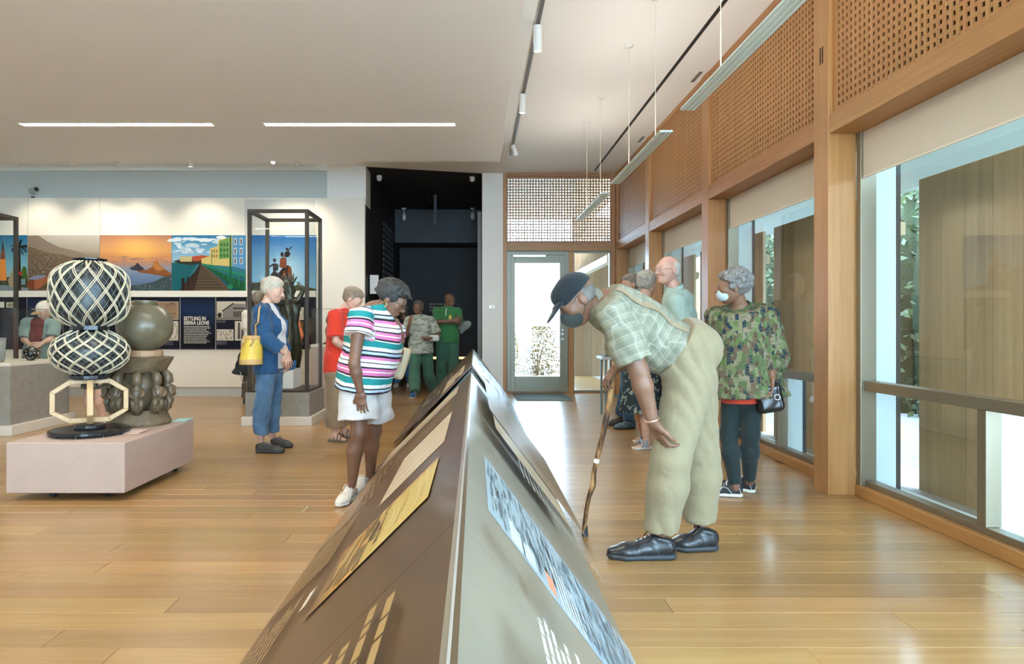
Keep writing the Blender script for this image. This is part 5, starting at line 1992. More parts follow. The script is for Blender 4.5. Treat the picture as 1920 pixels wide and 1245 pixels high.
def patch_mat(name, cols, sc=(28, 28, 14), streak=True):
    """irregular woven patches of several colours"""
    m, t, b, o = nt(name)
    vec, _ = weave_node(t)
    mp = N(t, 'ShaderNodeMapping')
    mp.inputs['Scale'].default_value = sc
    L(t, vec, mp.inputs['Vector'])
    v = N(t, 'ShaderNodeTexVoronoi', distance='CHEBYCHEV', i_Scale=1.0, i_Randomness=0.9)
    L(t, mp.outputs[0], v.inputs['Vector'])
    s = N(t, 'ShaderNodeSeparateColor')
    L(t, v.outputs['Color'], s.inputs[0])
    k = len(cols)
    c1 = ramp(t, s.outputs[0], [(i / k, c) for i, c in enumerate(cols)], 'CONSTANT')
    if streak:
        mp2 = N(t, 'ShaderNodeMapping')
        mp2.inputs['Scale'].default_value = (sc[0] * 0.5, sc[1] * 0.5, sc[2] * 7)
        L(t, vec, mp2.inputs['Vector'])
        n = N(t, 'ShaderNodeTexNoise', i_Scale=1.0, i_Detail=2.0)
        L(t, mp2.outputs[0], n.inputs['Vector'])
        c1 = mix(t, mth(t, 'MULTIPLY', mth(t, 'GREATER_THAN', n.outputs['Fac'], 0.52), 0.55), c1, ramp(t, n.outputs['Fac'], [(i / k * 0.25 + 0.45, c) for i, c in enumerate(cols[::-1])], 'CONSTANT'))
    L(t, c1, b.inputs['Base Color'])
    b.inputs['Roughness'].default_value = 0.85
    cloth_bump(t, b, vec)
    b.inputs['Specular IOR Level'].default_value = 0.2
    MATS[name] = m
    return m


# ---------------------------------------------------------------- body pieces
def frame(fwd, up):
    """right, forward, up"""
    u = unit(up)
    f = np.asarray(fwd, float)
    f = unit(f - u * (f @ u))
    return np.array([np.cross(f, u), f, u])


def head_vol(c, fwd, up, s=1.0, nose=1.0):
    """c = centre of the head (between the ears); s = 1 for a head 0.225 m tall"""
    R = frame(fwd, up)
    r, f, u = R
    g = lambda a, b, d: c + (r * a + f * b + u * d) * s
    v = Vol(0.025 * s)
    v.ell(g(0, -0.012, 0.032), A3(0.075, 0.094, 0.083) * s, R)
    v.ell(g(0, 0.030, -0.030), A3(0.058, 0.062, 0.078) * s, R, 0.04 * s)
    v.ell(g(0, 0.058, -0.085), A3(0.030, 0.026, 0.022) * s, R, 0.035 * s)
    v.ell(g(0, -0.01, -0.05), A3(0.052, 0.055, 0.05) * s, R, 0.04 * s)
    v.cap(g(-0.030, 0.074, 0.024), g(0.030, 0.074, 0.024), 0.014 * s, k=0.03 * s)
    v.cap(g(0, 0.088, 0.014), g(0, 0.108 * (0.97 + 0.03 * nose), -0.026), 0.0085 * s, 0.0135 * s, k=0.014 * s)
    for q in (-1, 1):
        v.ell(g(q * 0.013, 0.096, -0.031), A3(0.010, 0.011, 0.008) * s, R, 0.010 * s)
        v.ell(g(q * 0.040, 0.066, -0.020), A3(0.022, 0.018, 0.020) * s, R, 0.03 * s)
        v.ell(g(q * 0.076, -0.012, -0.008), A3(0.009, 0.020, 0.033) * s, R, 0.006 * s)
        v.ell(g(q * 0.031, 0.078, 0.004), A3(0.014, 0.012, 0.011) * s, R, 0.004 * s)
    v.ell(g(0, 0.087, -0.053), A3(0.024, 0.012, 0.006) * s, R, 0.008 * s)
    v.ell(g(0, 0.085, -0.065), A3(0.021, 0.012, 0.007) * s, R, 0.008 * s)
    return v, g, R


def face_details(g, R, parent, s=1.0, iris=(0.05, 0.03, 0.02), lip=(0.35, 0.15, 0.12), brow=(0.05, 0.04, 0.03), glasses=None, eyes=True, lips=True):
    if eyes:
        for q in (-1, 1):
            e = Vol(0.001)
            e.ell(g(q * 0.031, 0.0835, 0.004), A3(0.0105, 0.009, 0.0058) * s, R)
            ob = skin('eye', e, mat('eye_white', (0.62, 0.60, 0.56), 0.2), parent, 0.002 * s, 0)
            e = Vol(0.001)
            e.ell(g(q * 0.031, 0.0905, 0.0035), A3(0.0048, 0.003, 0.0048) * s, R)
            skin('iris', e, mat('iris_%d' % int(iris[0] * 1000), iris, 0.15), ob, 0.0013 * s, 0)
            e = Vol(0.002)
            e.cap(g(q * 0.016, 0.0925, 0.024), g(q * 0.045, 0.080, 0.025), 0.0042 * s, 0.003 * s)
            skin('eyebrow', e, mat('brow_%d' % int(brow[0] * 1000), brow, 0.7), parent, 0.002 * s, 0)
    if lips:
        e = Vol(0.003)
        e.ell(g(0, 0.0935, -0.0545), A3(0.022, 0.0075, 0.0042) * s, R)
        e.ell(g(0, 0.0920, -0.064), A3(0.019, 0.0075, 0.005) * s, R)
        skin('lips', e, mat('lip_%d' % int(lip[0] * 1000), lip, 0.4), parent, 0.002 * s, 0)
    if glasses:
        m = MB()
        for q in (-1, 1):
            pts = []
            for k in range(16):
                a = 2 * math.pi * k / 16
                pts.append(g(q * 0.033 + 0.024 * math.cos(a), 0.108, 0.0 + 0.018 * math.sin(a)))
            m.tube(pts, 0.0016 * s, 5, closed=True)
            m.tube([g(q * 0.057, 0.106, 0.004), g(q * 0.078, 0.085, 0.006), g(q * 0.080, -0.01, 0.006)], 0.0016 * s, 5)
        m.tube([g(-0.009, 0.110, 0.003), g(0.009, 0.110, 0.003)], 0.0016 * s, 5)
        gl = m.build('spectacles', glasses, parent)
        return gl


def hand_vol(wrist, d, palm_n, curl=0.5, s=1.0, side=1, spread=0.16, thumb=0.6, elbow=None):
    """d = along the hand, palm_n = out of the palm; side +1: thumb on the side of cross(d, palm_n)"""
    d = unit(d)
    n = np.asarray(palm_n, float)
    n = unit(n - d * (n @ d))
    w = np.cross(d, n) * side                     # toward the thumb
    wrist = np.asarray(wrist, float)
    v = Vol(0.010 * s)
    v.cap(wrist - d * 0.03 * s, wrist + d * 0.012 * s, 0.0215 * s, 0.020 * s, w, 1.25)
    v.cap(wrist + d * 0.02 * s, wrist + d * 0.075 * s, 0.0155 * s, 0.0135 * s, w, 2.35, k=0.02 * s)
    ln = [0.088, 0.098, 0.091, 0.072]
    for i in range(4):
        o = (0.030 - 0.0195 * i) * s
        b = wrist + d * (0.088 - 0.006 * abs(i - 1.2)) * s + w * o
        ang = 0.25 * curl
        dd = unit(d + w * spread * (1.2 - i) * 0.6)
        p = b - dd * 0.015 * s
        r = 0.0092 - 0.0006 * i
        for q, fr in enumerate((0.46, 0.30, 0.24)):
            dirn = unit(dd * math.cos(ang) + n * math.sin(ang))
            e = p + dirn * ln[i] * fr * s * (1.15 if q == 0 else 1.0)
            v.cap(p, e, (r - 0.0006 * q) * s, (r - 0.0006 * (q + 1)) * s, k=0.0045 * s if q == 0 else 0.002 * s)
            p = e
            ang += curl * (0.9 if q == 0 else 0.75)
    p = wrist + d * 0.022 * s + w * 0.024 * s
    e = p + unit(d * 0.75 + w * 0.62 + n * 0.35 * thumb) * 0.042 * s
    v.cap(p, e, 0.0145 * s, 0.0115 * s, k=0.014 * s)
    f_ = e + unit(d * 0.9 + w * 0.15 + n * 0.5 * thumb) * 0.032 * s
    v.cap(e, f_, 0.0112 * s, 0.0098 * s, k=0.003 * s)
    g_ = f_ + unit(d * 0.85 - w * 0.1 + n * 0.75 * thumb) * 0.024 * s
    v.cap(f_, g_, 0.0098 * s, 0.008 * s, k=0.003 * s)
    return v


def shoe(parent, heel, toe, m_up, m_sole, s=1.0, name='shoe', lace=None, ankle=0.07, up=(0, 0, 1)):
    """heel and toe are floor points"""
    heel, toe = np.asarray(heel, float), np.asarray(toe, float)
    d = toe - heel
    ln = np.linalg.norm(d)
    d = d / ln
    w = np.cross(d, [0, 0, 1.0])
    z = A3(0, 0, 1)
    g = lambda a, b, c: heel + d * a * ln + w * b * s + z * c * s
    v = Vol(0.02 * s)
    v.cap(g(0.155, 0, 0.046), g(0.40, 0, 0.046), 0.034 * s, 0.036 * s, z, 1.05)
    v.cap(g(0.40, 0, 0.044), g(0.70, 0, 0.034), 0.036 * s, 0.040 * s, z, 0.86, k=0.025 * s)
    v.cap(g(0.68, 0, 0.030), g(0.87, 0.004, 0.026), 0.042 * s, 0.034 * s, z, 0.68, k=0.03 * s)
    v.cap(g(0.17, 0, 0.06), g(0.25, 0, ankle + 0.02), 0.034 * s, 0.036 * s, d, 1.1, k=0.014 * s)
    v.cap(g(0.30, 0, ankle + 0.012), g(0.52, 0, 0.058), 0.021 * s, 0.018 * s, w, 1.3, k=0.012 * s)
    v.plane(g(0, 0, 0.020), (0, 0, -1))
    v.plane(g(0.26, 0, ankle + 0.02), unit(z * 1.0 - d * 0.25), 0.004)
    sh = skin(name, v, m_up, parent, 0.0055 * s)
    v = Vol(0.012 * s)
    v.cap(g(0.155, 0, 0.014), g(0.48, 0, 0.014), 0.038 * s, 0.040 * s, z, 0.5)
    v.cap(g(0.48, 0, 0.014), g(0.72, 0, 0.014), 0.040 * s, 0.046 * s, z, 0.5)
    v.cap(g(0.72, 0, 0.014), g(0.87, 0.003, 0.016), 0.046 * s, 0.036 * s, z, 0.5)
    v.plane(g(0, 0, 0.001), (0, 0, -1), 0.002)
    v.plane(g(0, 0, 0.028), (0, 0, 1), 0.004)
    skin('sole', v, m_sole, sh, 0.0055 * s)
    if lace is not None:
        m = MB()
        for k in range(4):
            a = 0.36 + 0.06 * k
            hgt = 0.104 - 0.0085 * k
            m.tube([g(a, -0.026, hgt - 0.014), g(a + 0.01, 0, hgt), g(a, 0.026, hgt - 0.014)], 0.0026 * s, 5)
        m.tube([g(0.36, 0, 0.108), g(0.40, 0.022, 0.112), g(0.45, 0.034, 0.085)], 0.0022 * s, 5)
        m.tube([g(0.36, 0, 0.108), g(0.40, -0.022, 0.112), g(0.45, -0.034, 0.085)], 0.0022 * s, 5)
        m.build('laces', lace, sh)
    m = MB()
    for q in (-1, 1):
        m.tube([g(0.30, q * 0.040, 0.030), g(0.40, q * 0.041, 0.062), g(0.52, q * 0.036, 0.072), g(0.62, q * 0.043, 0.040)], 0.0022 * s, 5)
        m.tube([g(0.06, q * 0.030, 0.030), g(0.12, q * 0.036, 0.075), g(0.2, q * 0.037, ankle)], 0.0022 * s, 5)
    m.build('seams', m_sole, sh)['kind'] = 'stuff'
    return sh
# ---------------------------------------------------------------- people
def jt(q):
    return P(*q) if not isinstance(q, np.ndarray) else q


class Person:
    """joints are given by where they stand in the frame and how far off; the rest follows"""

    def __init__(s, label, J, base, size=1.0, near=True, cat='person', group=None, ak=1.0):
        s.ak = ak
        s.J = {k: jt(v) for k, v in J.items() if k not in ('hf', 'hu')}
        s.hf, s.hu = np.array(J['hf'], float), np.array(J.get('hu', (0, 0, 1)), float)
        s.sz = size
        s.h = 0.007 if near else 0.012
        s.t = thing('person', label, cat, base, group)
        j = s.J
        s.lat = unit(j['shR'] - j['shL'])
        s.up = unit(j['neck'] - j['pel'])
        s.lat = unit(s.lat - s.up * (s.lat @ s.up))
        s.fw = np.cross(s.up, s.lat)
        s.R = np.array([s.lat, s.fw, s.up])

    def T(s, f, fwd=0.0, lat=0.0):
        """a point up the trunk: f = 0 pelvis, 1 neck"""
        return s.J['pel'] + (s.J['neck'] - s.J['pel']) * f + s.fw * fwd + s.lat * lat

    def torso(s, v, e=0.0, chest=0.105, cw=1.42, waist=0.10, ww=1.35, hip=0.105, hw=1.5, belly=None, bust=None, seat=0.0, stoop=0.0):
        z = s.sz
        j = s.J
        v.frame = (j['pel'], s.R)
        v.cap(s.T(0.62), s.T(0.80, 0.0), (chest) * z + e, chest * 0.92 * z + e, s.lat, cw)
        v.cap(s.T(0.22), s.T(0.55), waist * z + e, (waist + chest) / 2 * z + e, s.lat, ww, k=0.06)
        v.cap(s.T(0.0), s.T(0.14), hip * z + e, hip * 0.97 * z + e, s.lat, hw, k=0.06)
        q = 0.062 * z + e
        v.cap(j['shL'] + s.lat * 0.01, j['shR'] - s.lat * 0.01, q * 0.82, q * 0.82, k=0.05)
        v.cap(s.T(0.86), s.T(0.97), 0.075 * z + e, 0.058 * z + e, s.lat, 1.3, k=0.05)
        if belly:
            f, fw_, r = belly
            v.ell(s.T(f, fw_), np.array(r) + e, s.R, k=0.06)
        if bust:
            f, fw_, la, r = bust
            for q in (-1, 1):
                v.ell(s.T(f, fw_, la * q), np.array((r, r, r * 1.05)) + e, s.R, k=0.05)
        if seat:
            for q in (-1, 1):
                v.ell(s.T(-0.02, -0.05 - seat, 0.065 * q), np.array((0.095, 0.10, 0.11)) * z + e, s.R, k=0.05)
        v.frame = None

    def arm(s, v, side, e=0.0, upto=2.0, ru=0.046, rl=0.036, rw=0.024, flat=False, loose=0.0, frame_=True):
        """upto: 1 = elbow, 2 = wrist"""
        z = s.sz * s.ak
        a, b, c = s.J['sh' + side], s.J['el' + side], s.J['wr' + side]
        if frame_:
            u = unit(b - a)
            w = unit(np.cross(u, s.fw) if abs(u @ s.fw) < 0.9 else np.cross(u, s.lat))
            v.frame = (a, np.array([w, np.cross(u, w), u]))
        end = a + (b - a) * min(upto, 1)
        rr = ru + (rl - ru) * min(upto, 1)
        v.cap(a, end, ru * 1.12 * z + e, rr * z + e + loose, k=0.035, flat=flat and upto <= 1)
        if upto > 1:
            f = upto - 1
            end = b + (c - b) * f
            v.cap(b, b + (c - b) * min(0.3, f), rl * z + e, rl * 1.05 * z + e, k=0.02)
            v.cap(b + (c - b) * min(0.3, f), end, rl * 1.05 * z + e, (rl + (rw - rl) * f) * z + e + loose, k=0.02, flat=flat)
        v.frame = None

    def leg(s, v, side, e=0.0, upto=2.0, rt=0.088, rk=0.056, ra=0.036, flat=False, loose=0.0, calf=0.01):
        z = s.sz
        a, b, c = s.J['hip' + side], s.J['kn' + side], s.J['an' + side]
        u = unit(c - a)
        w = unit(np.cross(u, s.fw))
        v.frame = (a, np.array([w, np.cross(u, w), u]))
        f = min(upto, 1)
        end = a + (b - a) * f
        v.cap(a, end, rt * z + e, (rt + (rk - rt) * f) * z + e + (loose if upto <= 1 else loose * 0.4), k=0.05, flat=flat and upto <= 1)
        if upto > 1:
            f = upto - 1
            end = b + (c - b) * f
            rend = (rk + (ra - rk) * f)
            m_ = b + (c - b) * min(0.35, f) - s.fw * 0.012
            v.cap(b, m_, rk * z + e + loose * 0.4, (rk - 0.002 + calf * 0.5) * z + e + loose * 0.6, k=0.03)
            v.cap(m_, end, (rk - 0.002 + calf * 0.5) * z + e + loose * 0.6, rend * z + e + loose, k=0.03, flat=flat)
        v.frame = None

    def body(s, m_, hands=None, arms=('L', 'R'), legs=True, hs=1.0, feet=False, **kw):
        """the continuous figure: trunk, limbs, neck, head and hands in one mesh"""
        z = s.sz
        v = Vol(0.03)
        kk = {k: q for k, q in kw.items()}
        s.torso(v, -0.012, **kk)
        for q in arms:
            s.arm(v, q)
        if legs:
            for q in ('L', 'R'):
                s.leg(v, q, -0.004)
                if feet:
                    a, t_ = s.J['an' + q], s.J['toe' + q]
                    v.cap(a, a + (t_ - a) * 0.2, 0.036 * z, 0.034 * z, k=0.03)
                    v.cap(a + A3(0, 0, -0.03), t_ + A3(0, 0, 0.022), 0.034 * z, 0.022 * z, k=0.03)
        hv, g, R = head_vol(s.J['head'], s.hf, s.hu, hs * z)
        s.g, s.HR, s.hsz = g, R, hs * z
        v.cap(s.T(0.94), g(0, -0.02, -0.055), 0.056 * z, 0.050 * z, k=0.03)
        nk = Vol(0.03)
        parts_ = [(v, s.h * 1.3), (hv, 0.0045 if s.h < 0.01 else 0.009)]
        for q, spec in (hands or {}).items():
            parts_.append((hand_vol(s.J['wr' + q], s=z * spec.get('s', 1.0), **{k: x for k, x in spec.items() if k != 's'}), 0.0042 if s.h < 0.01 else 0.008))
        s.skin = skin('body', parts_, m_, s.t, s.h)
        return s

    def shirt(s, m_, e=0.014, hem=0.10, sleeve=0.62, loose=0.012, name='shirt', fold=(0.006, 38), flare=0.0, neckcut=0.985, ncut=None, seed=1, tilt=0.0, vneck=None, open_front=None, **kw):
        v = Vol(0.03)
        s.torso(v, e, **kw)
        v.frame = (s.J['pel'], s.R)
        if hem > 0.02:
            r = kw.get('hip', 0.105)
            v.cap(s.T(0.1), s.J['pel'] - s.up * hem, r * s.sz + e, r * s.sz + e + flare, s.lat, kw.get('hw', 1.5), k=0.05, flat=True)
        v.frame = None
        if sleeve:
            for q in ('L', 'R'):
                s.arm(v, q, e, sleeve, flat=True, loose=loose)
        if fold:
            v.fold = folds(fold[0], fold[1], s.up, seed)
        n = unit(s.up + s.fw * (-0.35))
        v.plane(s.T(neckcut) + s.up * 0.01, n if ncut is None else ncut)
        hemn = unit(-s.up + s.fw * tilt)
        v.plane(s.J['pel'] - s.up * hem, hemn)
        if open_front:
            v.minus(open_front)
        return skin(name, v, m_, s.t, s.h, 1, pattern=True)

    def pants(s, m_, e=0.012, waist=0.16, upto=1.95, loose=0.012, name='trousers', fold=(0.007, 26), seed=2, rt=0.092, rk=0.06, ra=0.045, seat=0.0, tilt=0.0, **kw):
        v = Vol(0.03)
        z = s.sz
        v.frame = (s.J['pel'], s.R)
        r, hw = kw.get('hip', 0.105), kw.get('hw', 1.5)
        v.cap(s.T(0.0), s.T(0.16), r * z + e, r * 0.98 * z + e, s.lat, hw)
        v.cap(s.T(0.12), s.T(0.4), kw.get('waist_r', 0.10) * z + e, kw.get('waist_r', 0.10) * z + e, s.lat, kw.get('ww', 1.35), k=0.05)
        if kw.get('belly'):
            f, fw_, r_ = kw['belly']
            v.ell(s.T(f, fw_), np.array(r_) + e, s.R, k=0.06)
        if seat:
            for q in (-1, 1):
                v.ell(s.T(-0.02, -0.05 - seat, 0.065 * q), np.array((0.095, 0.10, 0.11)) * z + e, s.R, k=0.05)
        v.frame = None
        for q in ('L', 'R'):
            s.leg(v, q, e, upto, rt, rk, ra, True, loose)
        if fold:
            v.fold = fold if callable(fold) else folds(fold[0], fold[1], (0.1, 0.1, 1), seed)
        v.plane(s.T(waist), unit(s.up + s.fw * tilt))
        s.pv = v
        return skin(name, v, m_, s.t, s.h, 1, pattern=True)

    def collar(s, m_, r=0.066, hgt=0.034, name='collar', th=0.008):
        v = Vol(0.01)
        a = s.T(0.965)
        b = a + unit(s.g(0, -0.02, -0.06) - s.T(0.94)) * hgt
        v.cap(a, b, r * s.sz, (r - 0.004) * s.sz, flat=True, flat0=True)
        inner = Vol(0.01).cap(a - (b - a), b + (b - a), (r - th) * s.sz, (r - 0.004 - th) * s.sz)
        v.minus(inner.raw)
        return skin(name, v, m_, s.t, 0.005)

    def hair(s, m_, build, h=None, fold=None, name='hair'):
        v = Vol(0.02)
        build(v, s.g, s.HR, s.hsz)
        if fold:
            v.fold = folds(fold[0], fold[1], s.hu, 5)
        return skin(name, v, m_, s.t, h or (0.006 if s.h < 0.01 else 0.010))


def short_hair(front=0.03, low=-0.03, vol_=1.0, fringe=0.04, locks=70, curl=0.0, seed=3, sweep=0.25):
    """close cap of hair built of many locks; clears the face in front of the ears"""
    def b(v, g, R, s):
        r, f, u = R
        rg_ = random.Random(seed)
        v.ell(g(0, -0.022, 0.038), A3(0.081, 0.097, 0.085) * s * vol_, R)
        v.ell(g(0, -0.055, 0.0), A3(0.071, 0.058, 0.07) * s * vol_, R, 0.03)
        v.ell(g(0, 0.035, 0.085), A3(0.058, 0.048, 0.026) * s * vol_, R, 0.03)
        # face opening: below the fringe and ahead of the ears
        o = g(0, front, fringe)

        def face(p):
            q = p - o
            return np.maximum(-(q @ unit(f + u * 0.25)), (q @ unit(u - f * 0.35)))
        v.minus(face, 0.012)
        v.plane(g(0, 0, low - 0.05), unit(-u - f * 0.35), 0.01)
        el = lambda t, a, k: g(math.sin(t) * math.sin(a) * 0.083 * vol_ * k, -0.02 + math.sin(t) * math.cos(a) * 0.1 * vol_ * k, 0.036 + math.cos(t) * 0.088 * vol_ * k)
        for i in range(locks):
            a = rg_.uniform(-math.pi, math.pi)
            if curl:
                t = math.acos(rg_.uniform(-0.45, 1))
                if abs(a) < 0.8 and t > 1.15:
                    continue
                v.ell(el(t, a, 1.02), A3(1, 1, 1) * rg_.uniform(0.012, 0.02) * s, R, 0.006)
                continue
            af = abs(a)
            tend = 1.12 if af < 0.7 else 1.45 if af < 1.2 else 1.9 if af < 2 else 2.25
            t0 = rg_.uniform(0.1, 0.7)
            t1 = t0 + (tend - t0) * rg_.uniform(0.6, 1.0)
            dr = rg_.uniform(0.3, 1.0) * sweep * (1 if a > 0 else -1)
            p0, p1, p2 = el(t0, a, 0.98), el((t0 + t1) / 2, a + dr * 0.5, rg_.uniform(0.99, 1.05)), el(t1, a + dr, rg_.uniform(0.97, 1.03))
            w = rg_.uniform(0.007, 0.012) * s
            v.cap(p0, p1, w, w, k=0.006)
            v.cap(p1, p2, w, w * 0.45, k=0.006)
    return b


def band_hair(top=0.05, front=-0.01, low=-0.045):
    """hair only round the back and sides"""
    def b(v, g, R, s):
        v.ell(g(0, -0.014, 0.030), A3(0.0785, 0.0975, 0.086) * s, R)
        v.ell(g(0, -0.02, -0.03), A3(0.066, 0.072, 0.05) * s, R, 0.03)
        v.plane(g(0, 0, top), unit(R[2] - R[1] * 0.25), 0.006)
        v.plane(g(0, front, 0), unit(R[1] + R[2] * 0.1), 0.006)
        v.plane(g(0, 0, low), -R[2], 0.006)
    return b


def base_of(*pts):
    a = np.mean([jt(p) for p in pts], 0)
    return (a[0], a[1], 0.0)


SK_D = skin_mat('skin_deep_brown', (0.19, 0.095, 0.057))
SK_M = skin_mat('skin_brown', (0.21, 0.105, 0.062))
SK_L = skin_mat('skin_fair', (0.60, 0.36, 0.26))
SK_T = skin_mat('skin_tanned', (0.50, 0.28, 0.18))
M_DENIM = cloth_mat('blue_denim', (0.075, 0.145, 0.235), 0.4, scale=7)
M_BLKSHOE = mat('black_leather', (0.018, 0.020, 0.022), 0.3, var=0.2, scale=20)
M_SOLE = mat('dark_rubber', (0.03, 0.035, 0.04), 0.6)
M_WSOLE = mat('white_rubber', (0.68, 0.66, 0.6), 0.6)
M_GOLD = mat('gold_metal', (0.75, 0.52, 0.2), 0.25, metal=0.9)
M_SILV = mat('silver_metal', (0.7, 0.7, 0.68), 0.25, metal=0.9)


def ring_tube(parent, name, c, ax1, ax2, r1, r2, th, m_, n=18):
    pts = [np.asarray(c) + np.asarray(ax1) * r1 * math.cos(6.2832 * k / n) + np.asarray(ax2) * r2 * math.sin(6.2832 * k / n) for k in range(n)]
    return MB().tube(pts, th, 6, closed=True).build(name, m_, parent, smooth=True)


# ================================================================ the man bending over the display
YB = 3.50
J = dict(head=(1083, 563, 3.46), hf=(-0.77, -0.03, -0.64), hu=(-0.64, 0.0, 0.77), neck=(1119, 560, 3.48), pel=(1284, 664, 3.50),
         shL=(1152, 588, 3.29), shR=(1156, 578, 3.69), elL=(1197, 694, 3.25), wrL=(1223, 789, 3.27), elR=(1168, 672, 3.74), wrR=(1156, 690, 3.70),
         hipL=(1293, 712, 3.41), hipR=(1300, 708, 3.60), knL=(1257, 862, 3.36), knR=(1312, 850, 3.58), anL=(1237, 1000, 3.44), anR=(1312, 985, 3.60))
p = Person('elderly man in plaid shirt and cap bending over the ridge display', J, base_of((1237, 1050, 3.44), (1312, 1036, 3.6)), ak=1.28)
TK = dict(chest=0.128, cw=1.34, waist=0.12, ww=1.27, hip=0.112, hw=1.3, belly=(0.36, 0.04, (0.14, 0.125, 0.16)))
p.body(SK_M, hands={'L': dict(d=(0.35, 0.12, -0.75), palm_n=(0.85, 0.30, 0.35), curl=0.7, side=1, s=1.16, spread=0.16), 'R': dict(d=(-0.5, 0.1, -0.6), palm_n=(0.3, 0.2, -0.7), curl=1.1, side=-1)}, hs=1.02, **TK)
p.shirt(plaid_mat('sage_plaid'), e=0.014, hem=-0.04, sleeve=0.86, loose=0.030, fold=(0.014, 44), neckcut=0.97, **TK)
M_KHAKI = cloth_mat('khaki_twill', (0.27, 0.225, 0.135), 0.05, scale=30)
pants = p.pants(M_KHAKI, e=0.018, waist=0.15, upto=1.93, loose=0.018, fold=drape(0.008, 40.0, 0.42, 3), rt=0.103, rk=0.070, ra=0.046, seat=0.022, hip=0.116, hw=1.3, waist_r=0.118, ww=1.28, belly=(0.36, 0.04, (0.142, 0.127, 0.16)), seed=6)
p.collar(MATS['sage_plaid'], 0.074, 0.040)
face_details(p.g, p.HR, p.t, p.hsz, lips=False)
# cap
M_CAP = cloth_mat('navy_cap_cloth', (0.013, 0.019, 0.023), 0.25, scale=14)
r_, f_, u_ = p.HR
v = Vol(0.02)
v.ell(p.g(0, -0.012, 0.045), A3(0.092, 0.112, 0.098), p.HR)
v.ell(p.g(0, 0.06, 0.07), A3(0.062, 0.045, 0.045), p.HR, 0.03)
v.plane(p.g(0, 0, 0.030), unit(-u_ - f_ * 0.15))
capo = skin('cap', v, M_CAP, p.t, 0.005)
v = Vol(0.01)
v.ell(p.g(0, 0.125, 0.030), A3(0.070, 0.075, 0.010), np.array([r_, unit(f_ - u_ * 0.32), unit(u_ + f_ * 0.32)]))
v.ell(p.g(0, 0.085, 0.044), A3(0.070, 0.04, 0.012), p.HR, 0.02)
skin('brim', v, M_CAP, capo, 0.005)
# mask with ear loops
M_MASK = cloth_mat('dark_grey_mask', (0.045, 0.055, 0.05), 0.1, scale=60)
v = Vol(0.02)
v.ell(p.g(0, 0.062, -0.052), A3(0.062, 0.066, 0.056), p.HR)
v.ell(p.g(0, 0.10, -0.036), A3(0.026, 0.03, 0.03), p.HR, 0.03)
v.plane(p.g(0, 0.022, -0.04), unit(-f_ + u_ * 0.1))
mo = skin('face_mask', v, M_MASK, p.t, 0.005)
for q in (-1, 1):
    MB().tube([p.g(q * 0.058, 0.055, -0.012), p.g(q * 0.076, 0.012, 0.022), p.g(q * 0.082, -0.016, 0.018)], 0.0018, 5).build('ear_loop', M_MASK, mo)
    MB().tube([p.g(q * 0.058, 0.035, -0.072), p.g(q * 0.074, 0.0, -0.04), p.g(q * 0.082, -0.022, -0.018)], 0.0018, 5).build('ear_loop', M_MASK, mo)
p.hair(hair_mat('grey_stubble', (0.17, 0.15, 0.13), (0.07, 0.06, 0.05)), band_hair(0.05, -0.022, -0.04), h=0.005)
# suspenders: straps that lie on the back, with a clip
M_SUSP = cloth_mat('tan_webbing', (0.27, 0.215, 0.135), 0.08)


def grad(vol, q):
    e = 0.004
    o = np.array([[e, 0, 0], [-e, 0, 0], [0, e, 0], [0, -e, 0], [0, 0, e], [0, 0, -e]]) + q
    d = vol(o)
    return unit(np.array([d[0] - d[1], d[2] - d[3], d[4] - d[5]]))


def strap_on(vol, pts, w, th, m_, name, parent):
    """a flat band lying on a volume through the given points"""
    path = []
    for i in range(len(pts) - 1):
        for k in range(5):
            path.append(pts[i] + (pts[i + 1] - pts[i]) * k / 5)
    path.append(pts[-1])
    path = np.array(path)
    ring = []
    for i, q in enumerate(path):
        n = grad(vol, q)
        q = q - n * (float(vol(q[None])[0]) - 0.004)
        d = unit(path[min(i + 1, len(path) - 1)] - path[max(i - 1, 0)])
        a = unit(np.cross(d, n))
        ring.append([q - a * w / 2 - n * th, q + a * w / 2 - n * th, q + a * w / 2 + n * th, q - a * w / 2 + n * th])
    vs = [tuple(x) for rr_ in ring for x in rr_]
    fs = []
    for i in range(len(ring) - 1):
        for k in range(4):
            l = (k + 1) % 4
            fs.append((i * 4 + k, i * 4 + l, i * 4 + 4 + l, i * 4 + 4 + k))
    fs += [(3, 2, 1, 0), tuple(len(ring) * 4 - 4 + k for k in range(4))]
    return MB().add(vs, fs).build(name, m_, parent, smooth=False)


def on_surface(vol, q, d, dist=0.5, off=0.003):
    """from q along d inward until the volume is met"""
    q, d = np.asarray(q, float), unit(d)
    for _ in range(60):
        e = float(vol(q[None])[0]) - off
        if e < 0.0008:
            break
        q = q + d * e * 0.8
    return q


